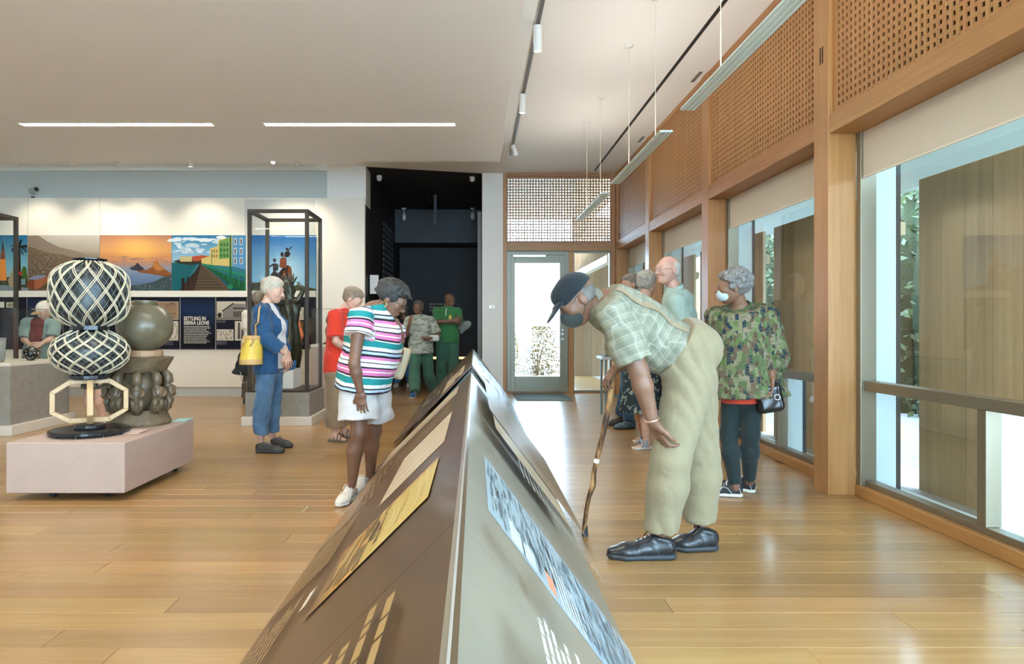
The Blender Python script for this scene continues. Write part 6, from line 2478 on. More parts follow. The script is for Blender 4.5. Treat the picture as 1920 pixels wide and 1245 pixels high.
sv = Vol(0.03)
p.torso(sv, 0.014, **TK)
sv.fold = folds(0.014, 44, p.up, 1)
for q in (-1, 1):
    pts = []
    for f, la in ((0.93, 0.10), (0.84, 0.125), (0.72, 0.135), (0.6, 0.135), (0.48, 0.13), (0.36, 0.125), (0.26, 0.12), (0.17, 0.118)):
        a = p.T(f, 0, la * q) - p.fw * 0.45
        pts.append(on_surface(sv, a, p.fw, off=0.006))
    so = strap_on(sv, pts, 0.030, 0.003, M_SUSP, 'suspender', p.t)
    c = pts[-1] + p.up * 0.012
    n_ = grad(p.pv, c)
    c = c + n_ * 0.02
    a_ = unit(np.cross(p.up, n_))
    u_2 = np.cross(n_, a_)
    MB().hexa([c + a_ * x * 0.018 + u_2 * y_ * 0.024 for x, y_ in ((-1, -1), (1, -1), (1, 1), (-1, 1))], [c + a_ * x * 0.018 + u_2 * y_ * 0.024 + n_ * 0.008 for x, y_ in ((-1, -1), (1, -1), (1, 1), (-1, 1))]).build('clip', M_LAMPW, so)
for nm, path in (('pocket_edge', [(1256, 680), (1252, 700), (1257, 716), (1272, 727)]), ('back_pocket_edge', [(1290, 684), (1308, 672), (1322, 660)]), ('side_seam', [(1272, 727), (1268, 780), (1258, 850), (1247, 920), (1240, 985)])):
    q_ = [on_surface(p.pv, P(x, y_, 3.05), (0.0, 1, 0), off=0.001) for x, y_ in path]
    q_ = [x for x in q_ if x[1] < 3.7]
    if len(q_) > 1:
        MB().tube(q_, 0.0022, 5).build(nm, M_KHAKI, pants)
for q, hl, tl in (('L', P(1274, 1044, 3.42), P(1136, 1048, 3.42)), ('R', P(1345, 1032, 3.56), P(1248, 1018, 3.66))):
    hl[2] = tl[2] = 0
    hl[1] = tl[1] = 3.43 if q == 'L' else hl[1]
    shoe(p.t, hl, tl, M_BLKSHOE, M_SOLE, 1.22, lace=mat('black_lace', (0.01, 0.01, 0.01), 0.6), ankle=0.075)
w = p.J['wrL']
d = unit(p.J['wrL'] - p.J['elL'])
a = unit(np.cross(d, (0, 1, 0)))
ring_tube(p.t, 'wristwatch', w - d * 0.005, a, np.cross(d, a), 0.031, 0.031, 0.006, mat('rose_gold_band', (0.6, 0.42, 0.3), 0.3, metal=0.8))
# walking stick
t = thing('walking_stick', 'knotty wooden walking stick held by the bending man', 'cane', (*P(1096, 1005, 3.80)[:2], 0))
top = P(1151, 676, 3.70)
tip = P(1097, 1005, 3.80)
tip[2] = 0.012
pts, rs = [], []
for k in range(15):
    f = k / 14
    q = top + (tip - top) * f
    q[0] += 0.014 * math.sin(f * 5.2 + 0.4) + (0.012 if 0.66 < f < 0.74 else 0)
    pts.append(q)
    rs.append(0.017 - 0.005 * f + (0.003 if k in (5, 10) else 0))
m_, tt, b, o = nt('burnt_stick_wood')
ge = N(tt, 'ShaderNodeTexCoord')
n = N(tt, 'ShaderNodeTexNoise', i_Scale=9.0, i_Detail=4.0)
mp = N(tt, 'ShaderNodeMapping')
mp.inputs['Scale'].default_value = (3, 3, 0.8)
L(tt, ge.outputs['Object'], mp.inputs['Vector'])
L(tt, mp.outputs[0], n.inputs['Vector'])
L(tt, ramp(tt, n.outputs['Fac'], [(0.40, (0.05, 0.025, 0.012)), (0.5, (0.30, 0.15, 0.055)), (0.62, (0.55, 0.33, 0.13))]), b.inputs['Base Color'])
b.inputs['Roughness'].default_value = 0.4
MB().tube(pts, rs, 10).build('shaft', m_, t, smooth=True)
MB().tube([tip + A3(0, 0, 0.045), tip + A3(0, 0, 0.01), tip - A3(0, 0, 0.012)], [0.0145, 0.0165, 0.018], 12).build('ferrule', M_SOLE, t)
c, d = pts[8], unit(pts[9] - pts[8])
MB().tube([c - d * 0.012, c + d * 0.012], 0.0162, 12).build('tape_band', M_LAMPW, t)

# ================================================================ woman in striped top
J = dict(head=(735, 562, 4.62), hf=(0.83, -0.10, -0.54), hu=(0.54, 0, 0.83), neck=(702, 574, 4.62), pel=(683, 708, 4.64),
         shR=(676, 590, 4.42), shL=(700, 590, 4.82), elR=(664, 682, 4.34), wrR=(676, 737, 4.38), elL=(744, 672, 4.84), wrL=(752, 632, 4.66),
         hipR=(672, 726, 4.54), hipL=(698, 724, 4.74), knR=(673, 812, 4.50), knL=(702, 806, 4.82), anR=(660, 908, 4.56), anL=(694, 895, 5.02))
p = Person('woman in striped top and white shorts leaning toward the ridge display', J, base_of((656, 935, 4.5), (696, 917, 4.85)), 0.97)
TK = dict(chest=0.135, cw=1.22, waist=0.15, ww=1.15, hip=0.152, hw=1.42, belly=(0.36, 0.05, (0.165, 0.155, 0.17)), bust=(0.62, 0.115, 0.085, 0.092))
p.body(SK_D, hands={'R': dict(d=(0.10, 0.02, -1), palm_n=(0.1, 1, 0.05), curl=0.45, side=-1, spread=0.06), 'L': dict(d=(-0.10, -0.10, 1), palm_n=(-0.75, -0.2, 0.1), curl=1.05, side=1, s=1.05)}, hs=1.04, feet=False, **TK)
W_, K_, TE, PK, LB = (0.74, 0.72, 0.68), (0.02, 0.018, 0.025), (0.02, 0.24, 0.24), (0.62, 0.17, 0.36), (0.42, 0.55, 0.66)
sm = stripe_mat('multi_stripe', 0.245, [(0.0, TE), (0.17, W_), (0.20, K_), (0.25, PK), (0.33, W_), (0.36, PK), (0.43, K_), (0.47, W_), (0.56, K_), (0.585, W_), (0.66, PK), (0.73, K_), (0.79, LB), (0.86, K_), (0.90, W_)])
p.shirt(sm, e=0.022, hem=0.075, sleeve=0.42, loose=0.030, fold=(0.008, 44), neckcut=0.985, flare=0.014, **TK)
p.pants(cloth_mat('white_denim', (0.60, 0.59, 0.57), 0.05, scale=30), e=0.008, waist=0.05, upto=0.72, loose=0.030, name='shorts', fold=(0.010, 40), rt=0.117, rk=0.102, hip=0.145, hw=1.12, waist_r=0.13, ww=1.12)
M_FRAME = mat('black_frames', (0.015, 0.015, 0.015), 0.3)
face_details(p.g, p.HR, p.t, p.hsz, lip=(0.2, 0.08, 0.07), glasses=M_FRAME)


def bob(v, g, R, s):
    short_hair(0.046, -0.005, 1.13, 0.040, 120, sweep=0.5, seed=8)(v, g, R, s)
    v.ell(g(0, -0.122, -0.040), A3(0.046, 0.040, 0.050) * s, R, 0.02)
    for k in range(9):
        a = k * 0.7
        v.cap(g(0.03 * math.cos(a), -0.13 + 0.02 * math.sin(a), -0.02), g(0.036 * math.cos(a + 1), -0.138, -0.075), 0.012 * s, 0.006 * s, k=0.006)
    for k in range(8):
        a = -0.04 + 0.0115 * k
        v.cap(g(a, 0.062, 0.098), g(a * 1.3 + 0.01, 0.106 + 0.012 * (k % 2), 0.07), 0.010 * s, 0.004 * s, k=0.006)


p.hair(hair_mat('black_grey_hair', (0.036, 0.036, 0.034), (0.008, 0.008, 0.008)), bob, h=0.0048)
for q in (-1, 1):
    ring_tube(p.t, 'hoop_earring', p.g(q * 0.080, -0.012, -0.052), p.HR[1], p.HR[2], 0.02, 0.02, 0.0022, M_GOLD)
ring_tube(p.t, 'finger_ring', p.J['wrR'] + unit((0.10, 0.02, -1)) * 0.115 + A3(0.0, -0.012, 0), A3(1, 0, 0), A3(0, 1, 0), 0.012, 0.012, 0.003, M_GOLD, 12)
M_WSHOE = mat('white_leather', (0.66, 0.62, 0.54), 0.5, var=0.06)
q = P(661, 925, 4.62)
s1 = shoe(p.t, (q[0] + 0.005, 4.66, 0), (q[0] - 0.05, 4.38, 0), M_WSHOE, M_WSOLE, 1.0, lace=M_LAMPW)
shoe(p.t, (p.J['anL'][0] - 0.03, 4.95, 0), (p.J['anL'][0] - 0.06, 4.69, 0), M_WSHOE, M_WSOLE, 1.0, lace=M_LAMPW)
# her handbag
t = thing('handbag', 'beige leather handbag at the striped woman\'s far side', 'bag', (P(745, 670, 4.98)[0], 4.98, P(745, 702, 4.98)[2]))
c = P(742, 678, 4.98)
v = Vol(0.02)
v.box(c, (0.088, 0.05, 0.12), frame((0, 1, 0), (0.3, 0, 1)), 0.03)
v.fold = folds(0.004, 30, (0, 0, 1), 3)
skin('body', v, mat('beige_leather', (0.50, 0.40, 0.25), 0.5, var=0.08), t, 0.008)
MB().tube([c + A3(0.03, -0.03, 0.10), c + A3(0.0, -0.06, 0.22), c + A3(-0.06, -0.06, 0.34), c + A3(-0.12, -0.02, 0.40)], 0.007, 6).build('strap', mat('beige_leather', (0.5, 0.4, 0.25)), t, smooth=True)
ring_tube(t, 'clasp', c + A3(0.055, -0.05, 0.09), A3(1, 0, 0), A3(0, 0, 1), 0.012, 0.012, 0.004, M_GOLD, 12)

# ================================================================ woman in navy overshirt
J = dict(head=(512, 545, 6.42), hf=(0.97, -0.10, -0.22), hu=(0.22, 0, 0.97), neck=(498, 571, 6.42), pel=(506, 680, 6.42),
         shR=(489, 585, 6.22), shL=(506, 585, 6.60), elR=(500, 636, 6.16), wrR=(536, 663, 6.20), elL=(524, 636, 6.66), wrL=(541, 668, 6.36),
         hipR=(500, 692, 6.33), hipL=(512, 692, 6.51), knR=(494, 750, 6.32), knL=(513, 748, 6.54), anR=(489, 826, 6.36), anL=(510, 820, 6.60))
p = Person('silver-haired woman in navy overshirt and jeans with hands clasped', J, base_of((489, 848, 6.36), (510, 840, 6.6)), 0.98)
TK = dict(chest=0.112, cw=1.38, waist=0.118, ww=1.25, hip=0.118, hw=1.35, bust=(0.62, 0.085, 0.07, 0.075), belly=(0.35, 0.035, (0.13, 0.115, 0.15)))
p.body(SK_L, hands={'R': dict(d=(0.25, 0.25, -0.9), palm_n=(-0.5, 0.8, -0.1), curl=0.5, side=-1), 'L': dict(d=(0.12, -0.25, -0.95), palm_n=(-0.7, -0.7, 0), curl=0.6, side=1)}, hs=1.0, **TK)
M_NAVYC = cloth_mat('navy_cotton', (0.022, 0.075, 0.165), 0.15, scale=20)
p.shirt(cloth_mat('white_tee', (0.68, 0.70, 0.70), 0.04), e=0.010, hem=0.06, sleeve=0, fold=(0.004, 30), neckcut=0.96, name='tee_shirt', **TK)
fr_, up_, org_ = p.fw, p.up, p.T(0.5)
lat_ = p.lat


def open_f(q):
    d = (q - org_)
    x, y, z = d @ lat_, d @ fr_, d @ up_
    return np.maximum(np.abs(x - 0.03) - (0.085 + 0.09 * np.clip(0.12 - z, -0.3, 0.3)), 0.02 - y)


p.shirt(M_NAVYC, e=0.022, hem=0.10, sleeve=1.72, loose=0.014, fold=(0.009, 50), neckcut=0.985, flare=0.012, name='overshirt', open_front=open_f, **TK)
p.collar(M_NAVYC, 0.072, 0.03)
p.pants(M_DENIM, e=0.008, waist=0.16, upto=1.84, loose=0.008, fold=(0.010, 44), rt=0.094, rk=0.062, ra=0.050, hip=0.118, hw=1.3, waist_r=0.11, name='jeans')
face_details(p.g, p.HR, p.t, p.hsz, brow=(0.35, 0.28, 0.2), iris=(0.12, 0.18, 0.22), lip=(0.45, 0.2, 0.17))
p.hair(hair_mat('silver_blonde_hair', (0.62, 0.57, 0.46), (0.36, 0.31, 0.22)), short_hair(0.030, -0.012, 1.07, 0.022, 120, sweep=0.5, seed=5), h=0.0055)
M_TRAIL = mat('dark_trail_shoe', (0.045, 0.04, 0.035), 0.6, var=0.4, scale=30)
M_LACE = mat('tan_lace', (0.4, 0.35, 0.25), 0.7)
for hx, tx, Y in ((478, 536, 6.32), (508, 550, 6.60)):
    shoe(p.t, (px(hx, Y), Y, 0), (px(tx, Y) + 0.0, Y - 0.03, 0), M_TRAIL, M_SOLE, 1.05, lace=M_LACE)
ring_tube(p.t, 'bracelet', p.J['wrR'], unit(np.cross((0.25, 0.25, -0.9), (1, 0, 0))), A3(0.9, 0, 0.3), 0.028, 0.028, 0.003, M_SILV)
# yellow bucket bag
c = P(473, 655, 6.14)
t = thing('bucket_bag', 'yellow bucket bag with tan trim on the navy woman\'s shoulder', 'bag', (c[0], c[1], c[2] - 0.13))
v = Vol(0.012)
v.cap(c - A3(0.01, 0, 0.10), c + A3(0.005, 0, 0.105), 0.102, 0.085, A3(1, 0, 0), 1.0, flat=True, flat0=True)
v.fold = folds(0.003, 40, (0, 0, 1), 3)
bo = skin('body', v, mat('yellow_leather', (0.72, 0.50, 0.07), 0.45, var=0.08), t, 0.007)
M_TAN = mat('tan_leather', (0.55, 0.34, 0.12), 0.45, var=0.1)
v = Vol(0.01)
v.cap(c - A3(0.01, 0, 0.138), c - A3(0.01, 0, 0.085), 0.103, 0.104, flat=True, flat0=True)
skin('base', v, M_TAN, t, 0.007)
v = Vol(0.01)
v.cap(c + A3(0.005, 0, 0.085), c + A3(0.006, 0, 0.125), 0.089, 0.086, flat=True, flat0=True)
skin('rim', v, M_TAN, t, 0.007)
MB().tube([c + A3(0.05, -0.05, 0.10), c + A3(0.035, -0.02, 0.22), P(484, 605, 6.08), P(486, 580, 6.10), P(489, 572, 6.2), P(490, 576, 6.34), c + A3(0.06, 0.09, 0.22), c + A3(0.0, 0.07, 0.12)], 0.008, 6).build('strap', M_TAN, t, smooth=True)
for dx in (-0.045, 0.03):
    MB().tube([c + A3(dx, -0.088, 0.115), c + A3(dx + 0.01, -0.10, 0.08), c + A3(dx - 0.015, -0.104, 0.03)], [0.006, 0.012, 0.007], 6).build('tie', M_TAN, t, smooth=True)
# folded dark leaflet in her hands
t = thing('leaflet', 'dark folded leaflet in the navy woman\'s hands', 'leaflet', P(547, 690, 6.3))
c = P(547, 686, 6.30)
MB().hexa([c + A3(-0.045, 0, -0.05), c + A3(0.03, 0, -0.03), c + A3(0.045, 0, 0.055), c + A3(-0.02, 0, 0.04)], [c + A3(-0.045, 0.006, -0.05), c + A3(0.03, 0.006, -0.03), c + A3(0.045, 0.006, 0.055), c + A3(-0.02, 0.006, 0.04)]).build('sheet', M_NAVYC, t)

# ================================================================ woman in patterned jacket, seen from behind
J = dict(head=(1374, 538, 4.62), hf=(-0.96, 0.28, -0.10), hu=(-0.06, 0, 1), neck=(1388, 576, 4.66), pel=(1396, 700, 4.66),
         shL=(1345, 598, 4.74), shR=(1437, 598, 4.60), elL=(1346, 660, 4.84), wrL=(1352, 625, 5.02), elR=(1451, 668, 4.58), wrR=(1447, 706, 4.48),
         hipL=(1376, 722, 4.70), hipR=(1410, 722, 4.62), knL=(1366, 814, 4.70), knR=(1408, 814, 4.62), anL=(1379, 914, 4.66), anR=(1405, 904, 4.78))
p = Person('woman in green patterned jacket and dark leggings seen from behind', J, base_of((1381, 935, 4.63), (1402, 928, 4.75)), 0.98)
TK = dict(chest=0.115, cw=1.4, waist=0.125, ww=1.3, hip=0.125, hw=1.35)
p.body(SK_M, hands={'R': dict(d=(-0.1, -0.2, -1), palm_n=(-1, 0.1, 0.1), curl=0.6, side=1), 'L': dict(d=(-0.5, 0.3, 0.7), palm_n=(0.2, 0.8, -0.2), curl=0.6, side=1)}, hs=1.0, **TK)
pj = patch_mat('green_woven_patches', [(0.095, 0.15, 0.05), (0.19, 0.20, 0.11), (0.085, 0.055, 0.035), (0.013, 0.028, 0.042), (0.23, 0.195, 0.13), (0.075, 0.12, 0.045), (0.13, 0.085, 0.052), (0.155, 0.20, 0.085)], (44, 44, 24))
p.shirt(pj, e=0.035, hem=0.16, sleeve=1.45, loose=0.03, fold=(0.014, 36), neckcut=0.99, flare=0.045, name='jacket', **TK)
p.collar(pj, 0.078, 0.04)
v = Vol(0.02)
v.cap(p.T(0.02), p.J['pel'] - p.up * 0.20, 0.118, 0.125, p.lat, 1.32, flat=True)
skin('red_hem', v, cloth_mat('red_jersey', (0.62, 0.07, 0.04), 0.05), p.t, 0.008)
p.pants(cloth_mat('charcoal_leggings', (0.018, 0.03, 0.03), 0.15), e=0.004, waist=0.1, upto=1.93, loose=0.004, fold=(0.002, 40), rt=0.080, rk=0.050, ra=0.034, hip=0.12, hw=1.35, name='leggings')
face_details(p.g, p.HR, p.t, p.hsz, lips=False)
M_SALT = hair_mat('grey_curly_hair', (0.30, 0.29, 0.27), (0.05, 0.05, 0.05), 90)
p.hair(M_SALT, short_hair(0.03, -0.03, 1.06, 0.035, 150, curl=1), h=0.005)
r_, f_, u_ = p.HR
v = Vol(0.02)
v.ell(p.g(0, 0.050, -0.050), A3(0.058, 0.063, 0.054), p.HR)
v.plane(p.g(0, 0.028, -0.04), unit(-f_ + u_ * 0.1))
mo = skin('face_mask', v, mat('pale_blue_mask', (0.45, 0.56, 0.6), 0.8), p.t, 0.005)
for q in (-1, 1):
    MB().tube([p.g(q * 0.052, 0.06, -0.03), p.g(q * 0.076, 0.02, 0.0), p.g(q * 0.082, -0.016, 0.018)], 0.002, 5).build('ear_loop', MATS['pale_blue_mask'], mo)
M_MESH = mat('black_knit_shoe', (0.02, 0.025, 0.03), 0.7, var=0.4, scale=60)
shoe(p.t, (p.J['anL'][0] + 0.055, 4.66, 0), (p.J['anL'][0] - 0.19, 4.74, 0), M_MESH, M_WSOLE, 1.0, lace=M_LAMPW)
shoe(p.t, (p.J['anR'][0] + 0.04, 4.76, 0), (p.J['anR'][0] - 0.14, 4.98, 0), M_MESH, M_WSOLE, 1.0, lace=M_LAMPW)
c = P(1442, 746, 4.50)
t = thing('black_handbag', 'glossy black handbag on the arm of the woman in patterned jacket', 'bag', (c[0], c[1], c[2] - 0.10))
v = Vol(0.015)
v.box(c, (0.085, 0.05, 0.095), frame((0.2, 1, 0), (-0.22, 0, 1)), 0.035)
v.fold = folds(0.004, 30, (0, 0, 1), 8)
skin('body', v, mat('black_patent', (0.012, 0.013, 0.016), 0.2), t, 0.007)
MB().tube([c + A3(-0.04, 0.0, 0.08), c + A3(-0.035, -0.01, 0.17), c + A3(0.0, -0.03, 0.215), c + A3(0.035, -0.01, 0.17), c + A3(0.04, 0, 0.08)], 0.007, 6).build('handle', MATS['black_patent'], t, smooth=True)
ring_tube(t, 'buckle', c + A3(0.03, -0.055, 0.01), A3(1, 0, 0), A3(0, 0, 1), 0.018, 0.018, 0.004, M_SILV, 12)
# ================================================================ person in red top
J = dict(head=(662, 562, 7.0), hf=(0.86, -0.12, -0.48), hu=(0.48, 0, 0.86), neck=(642, 580, 7.0), pel=(634, 690, 7.0),
         shR=(628, 591, 6.80), shL=(646, 591, 7.18), elR=(630, 640, 6.74), wrR=(650, 655, 6.82), elL=(655, 640, 7.22), wrL=(668, 652, 7.05),
         hipR=(630, 704, 6.92), hipL=(640, 704, 7.08), knR=(630, 762, 6.90), knL=(642, 762, 7.10), anR=(628, 815, 6.92), anL=(644, 808, 7.14))
J['toeR'], J['toeL'] = np.array((px(646, 6.9), 6.88, 0.0)), np.array((px(664, 7.15), 7.12, 0.0))
p = Person('short-haired person in red top and brown trousers looking down', J, base_of((630, 826, 6.92), (644, 820, 7.14)), 0.98)
TK = dict(chest=0.118, cw=1.35, waist=0.125, ww=1.25, hip=0.122, hw=1.3, belly=(0.4, 0.035, (0.13, 0.12, 0.16)))
p.body(SK_L, hands={'R': dict(d=(0.9, 0.2, -0.2), palm_n=(0, 0.3, -1), curl=0.4, side=-1)}, feet=True, **TK)
RED = cloth_mat('scarlet_jersey', (0.66, 0.045, 0.022), 0.06)
p.shirt(RED, e=0.016, hem=0.06, sleeve=0.85, loose=0.035, fold=(0.007, 30), **TK)
p.pants(cloth_mat('brown_linen', (0.27, 0.19, 0.115), 0.08), e=0.012, waist=0.15, upto=1.72, loose=0.02, fold=(0.007, 26), rt=0.10, rk=0.072, ra=0.06, hip=0.122, hw=1.28)
face_details(p.g, p.HR, p.t, p.hsz, brow=(0.2, 0.15, 0.1))
p.hair(hair_mat('ash_brown_hair', (0.33, 0.25, 0.17), (0.15, 0.11, 0.07)), short_hair(0.03, -0.03, 1.05, 0.035, 100), h=0.0065)
M_STRAP = mat('dark_strap', (0.03, 0.03, 0.035), 0.6)
MB().tube([p.T(0.93, -0.03, 0.09), p.T(0.93, 0.08, 0.09), p.T(0.7, 0.165, 0.06), p.T(0.45, 0.16, 0.0)], 0.009, 6).build('bag_strap', M_STRAP, p.t, smooth=True)
M_SAND = mat('taupe_sandal', (0.17, 0.13, 0.09), 0.6)
for q in ('R', 'L'):
    a, t_ = p.J['an' + q], p.J['toe' + q]
    so = MB()
    d = unit((t_ - a) * A3(1, 1, 0))
    w = np.cross(d, (0, 0, 1.0))
    h0, t0 = a * A3(1, 1, 0) - d * 0.07, t_ * A3(1, 1, 0) + d * 0.02
    so.hexa([h0 - w * 0.035 + A3(0, 0, 0.001), h0 + w * 0.035 + A3(0, 0, 0.001), t0 + w * 0.042 + A3(0, 0, 0.001), t0 - w * 0.042 + A3(0, 0, 0.001)],
            [h0 - w * 0.035 + A3(0, 0, 0.024), h0 + w * 0.035 + A3(0, 0, 0.024), t0 + w * 0.042 + A3(0, 0, 0.020), t0 - w * 0.042 + A3(0, 0, 0.020)])
    sd = so.build('sandal', M_SAND, p.t, bevel=0.006)
    for f in (0.42, 0.6, 0.78):
        c = h0 + (t0 - h0) * f
        hh = 0.085 - 0.06 * f
        MB().tube([c - w * 0.042 + A3(0, 0, 0.02), c - w * 0.03 + A3(0, 0, 0.03 + hh * 0.7), c + A3(0, 0, 0.04 + hh), c + w * 0.03 + A3(0, 0, 0.03 + hh * 0.7), c + w * 0.042 + A3(0, 0, 0.02)], 0.008, 6).build('strap', M_SAND, sd, smooth=True)

# ================================================================ bald man in mint polo
J = dict(head=(1252, 507, 6.0), hf=(-0.93, -0.32, -0.12), hu=(0, 0, 1), neck=(1266, 540, 6.02), pel=(1284, 668, 6.05),
         shL=(1268, 566, 5.86), shR=(1286, 562, 6.24), elL=(1290, 628, 5.80), wrL=(1256, 650, 5.84), elR=(1276, 628, 6.30), wrR=(1250, 610, 6.2),
         hipL=(1278, 690, 5.96), hipR=(1288, 690, 6.14), knL=(1272, 780, 5.96), knR=(1286, 778, 6.16), anL=(1282, 858, 5.98), anR=(1296, 850, 6.2))
p = Person('bald man with glasses in a mint polo behind the bending man', J, base_of((1282, 862, 5.98), (1296, 854, 6.2)), 1.04)
TK = dict(chest=0.118, cw=1.42, waist=0.122, ww=1.3, hip=0.118, hw=1.35, belly=(0.38, 0.04, (0.14, 0.13, 0.16)))
p.body(skin_mat('skin_ruddy', (0.58, 0.33, 0.25)), hands={'L': dict(d=(-0.8, 0.2, 0.2), palm_n=(0.2, 0.9, 0.2), curl=0.5, side=1)}, hs=1.05, **TK)
MINT = cloth_mat('mint_pique', (0.36, 0.50, 0.43), 0.05, scale=60)
p.shirt(MINT, e=0.016, hem=0.10, sleeve=0.85, loose=0.03, fold=(0.006, 28), **TK)
p.collar(MINT, 0.078, 0.04)
p.pants(cloth_mat('stone_chino', (0.30, 0.27, 0.2), 0.06), e=0.012, waist=0.1, upto=1.95, loose=0.016, rt=0.1, rk=0.07, ra=0.055, hip=0.118, hw=1.3)
face_details(p.g, p.HR, p.t, p.hsz, brow=(0.4, 0.36, 0.3), iris=(0.1, 0.15, 0.2), lip=(0.42, 0.2, 0.16), glasses=M_SILV)


p.hair(hair_mat('white_fringe_hair', (0.66, 0.63, 0.58), (0.42, 0.4, 0.36)), band_hair(0.075, -0.012, -0.045), h=0.005)
for q in ('L', 'R'):
    a = p.J['an' + q]
    shoe(p.t, (a[0] + 0.07, a[1], 0), (a[0] - 0.2, a[1] - 0.04, 0), M_TRAIL, M_SOLE, 1.05, lace=M_LACE)

# ================================================================ grey-haired woman in dark skirt
J = dict(head=(1214, 532, 6.55), hf=(0.55, 0.55, -0.35), hu=(0.1, 0, 0.95), neck=(1208, 566, 6.56), pel=(1204, 672, 6.56),
         shL=(1188, 582, 6.66), shR=(1226, 582, 6.46), elL=(1188, 630, 6.72), wrL=(1202, 650, 6.82), elR=(1232, 630, 6.48), wrR=(1222, 645, 6.66),
         hipL=(1198, 690, 6.62), hipR=(1210, 690, 6.5), knL=(1200, 760, 6.62), knR=(1212, 760, 6.5), anL=(1206, 820, 6.86), anR=(1212, 832, 6.5))
J['toeL'], J['toeR'] = np.array((px(1192, 6.85), 6.85, 0.0)), np.array((px(1190, 6.5), 6.46, 0.0))
p = Person('grey-haired woman in dark dotted skirt beside the bald man', J, base_of((1206, 838, 6.6)), 0.97, near=False)
TK = dict(chest=0.11, cw=1.4, waist=0.115, ww=1.3, hip=0.115, hw=1.35)
p.body(SK_L, feet=True, **TK)
p.shirt(cloth_mat('pale_sage_blouse', (0.42, 0.45, 0.38), 0.12), e=0.016, hem=0.04, sleeve=1.5, loose=0.02, **TK)
v = Vol(0.03)
v.frame = (p.J['pel'], p.R)
v.cap(p.T(0.1), p.J['pel'] - A3(0, 0, 0.52), 0.12, 0.19, p.lat, 1.25, flat=True)
v.fold = folds(0.01, 30, (1, 0, 0), 4)
v.plane(p.T(0.12), p.up)
skin('skirt', v, patch_mat('dark_dotted_skirt', [(0.02, 0.035, 0.04), (0.02, 0.035, 0.04), (0.02, 0.03, 0.04), (0.22, 0.24, 0.2)], (46, 46, 46), False), p.t, 0.009, 1, pattern=True)
face_details(p.g, p.HR, p.t, p.hsz)
p.hair(hair_mat('grey_wavy_hair', (0.50, 0.49, 0.43), (0.2, 0.19, 0.16)), short_hair(0.035, -0.03, 1.08, 0.03, 120, seed=11), h=0.006)
M_BSAND = mat('blue_grey_sandal', (0.30, 0.36, 0.42), 0.6)
for q in ('R', 'L'):
    a, t_ = p.J['an' + q], p.J['toe' + q]
    d = unit((t_ - a) * A3(1, 1, 0))
    w = np.cross(d, (0, 0, 1.0))
    h0, t0 = a * A3(1, 1, 0) - d * 0.06, t_ * A3(1, 1, 0) + d * 0.02
    sd = MB().hexa([h0 - w * 0.035 + A3(0, 0, 0.001), h0 + w * 0.035 + A3(0, 0, 0.001), t0 + w * 0.042 + A3(0, 0, 0.001), t0 - w * 0.042 + A3(0, 0, 0.001)],
                   [h0 - w * 0.035 + A3(0, 0, 0.03), h0 + w * 0.035 + A3(0, 0, 0.03), t0 + w * 0.042 + A3(0, 0, 0.024), t0 - w * 0.042 + A3(0, 0, 0.024)]).build('sandal', M_WSOLE, p.t, bevel=0.006)
    for f in (0.4, 0.62):
        c = h0 + (t0 - h0) * f
        hh = 0.09 - 0.06 * f
        MB().tube([c - w * 0.042 + A3(0, 0, 0.025), c - w * 0.03 + A3(0, 0, 0.03 + hh * 0.7), c + A3(0, 0, 0.04 + hh), c + w * 0.03 + A3(0, 0, 0.03 + hh * 0.7), c + w * 0.042 + A3(0, 0, 0.025)], 0.014, 6).build('strap', M_BSAND, sd, smooth=True)

# ================================================================ man in jeans by the reading stand
J = dict(head=(1182, 534, 7.85), hf=(-0.95, -0.1, -0.25), hu=(-0.1, 0, 1), neck=(1190, 560, 7.86), pel=(1182, 668, 7.86),
         shL=(1184, 574, 7.68), shR=(1192, 574, 8.06), elL=(1186, 620, 7.62), wrL=(1166, 640, 7.66), elR=(1188, 620, 8.1), wrR=(1168, 640, 8.04),
         hipL=(1180, 680, 7.78), hipR=(1182, 680, 7.96), knL=(1181, 735, 7.74), knR=(1174, 733, 7.98), anL=(1182, 790, 7.78), anR=(1165, 780, 8.06))
p = Person('person in blue jeans and trail shoes hidden behind the bending man', J, base_of((1182, 802, 7.78), (1165, 796, 8.06)), 1.0, near=False)
TK = dict(chest=0.11, cw=1.42, waist=0.112, ww=1.3, hip=0.11, hw=1.35)
p.body(SK_T, **TK)
p.shirt(cloth_mat('slate_shirt', (0.14, 0.2, 0.22), 0.1), e=0.014, hem=0.08, sleeve=0.8, loose=0.02, **TK)
p.pants(cloth_mat('indigo_denim', (0.035, 0.085, 0.16), 0.7, scale=7), e=0.010, waist=0.12, upto=1.97, loose=0.014, fold=(0.009, 30), rt=0.094, rk=0.066, ra=0.056, hip=0.11, hw=1.3, name='jeans')
p.hair(hair_mat('grey_brown_hair', (0.25, 0.22, 0.18), (0.12, 0.1, 0.08)), short_hair(0.03, -0.03, 1.03, 0.04))
M_BTRAIL = mat('blue_trail_shoe', (0.06, 0.11, 0.15), 0.6, var=0.5, scale=40)
shoe(p.t, (px(1193, 7.76), 7.78, 0), (px(1150, 7.76), 7.72, 0), M_BTRAIL, M_SOLE, 1.08, lace=M_LACE)
shoe(p.t, (px(1174, 8.06), 8.08, 0), (px(1137, 8.06), 8.0, 0), M_TRAIL, M_SOLE, 1.08, lace=M_LACE)

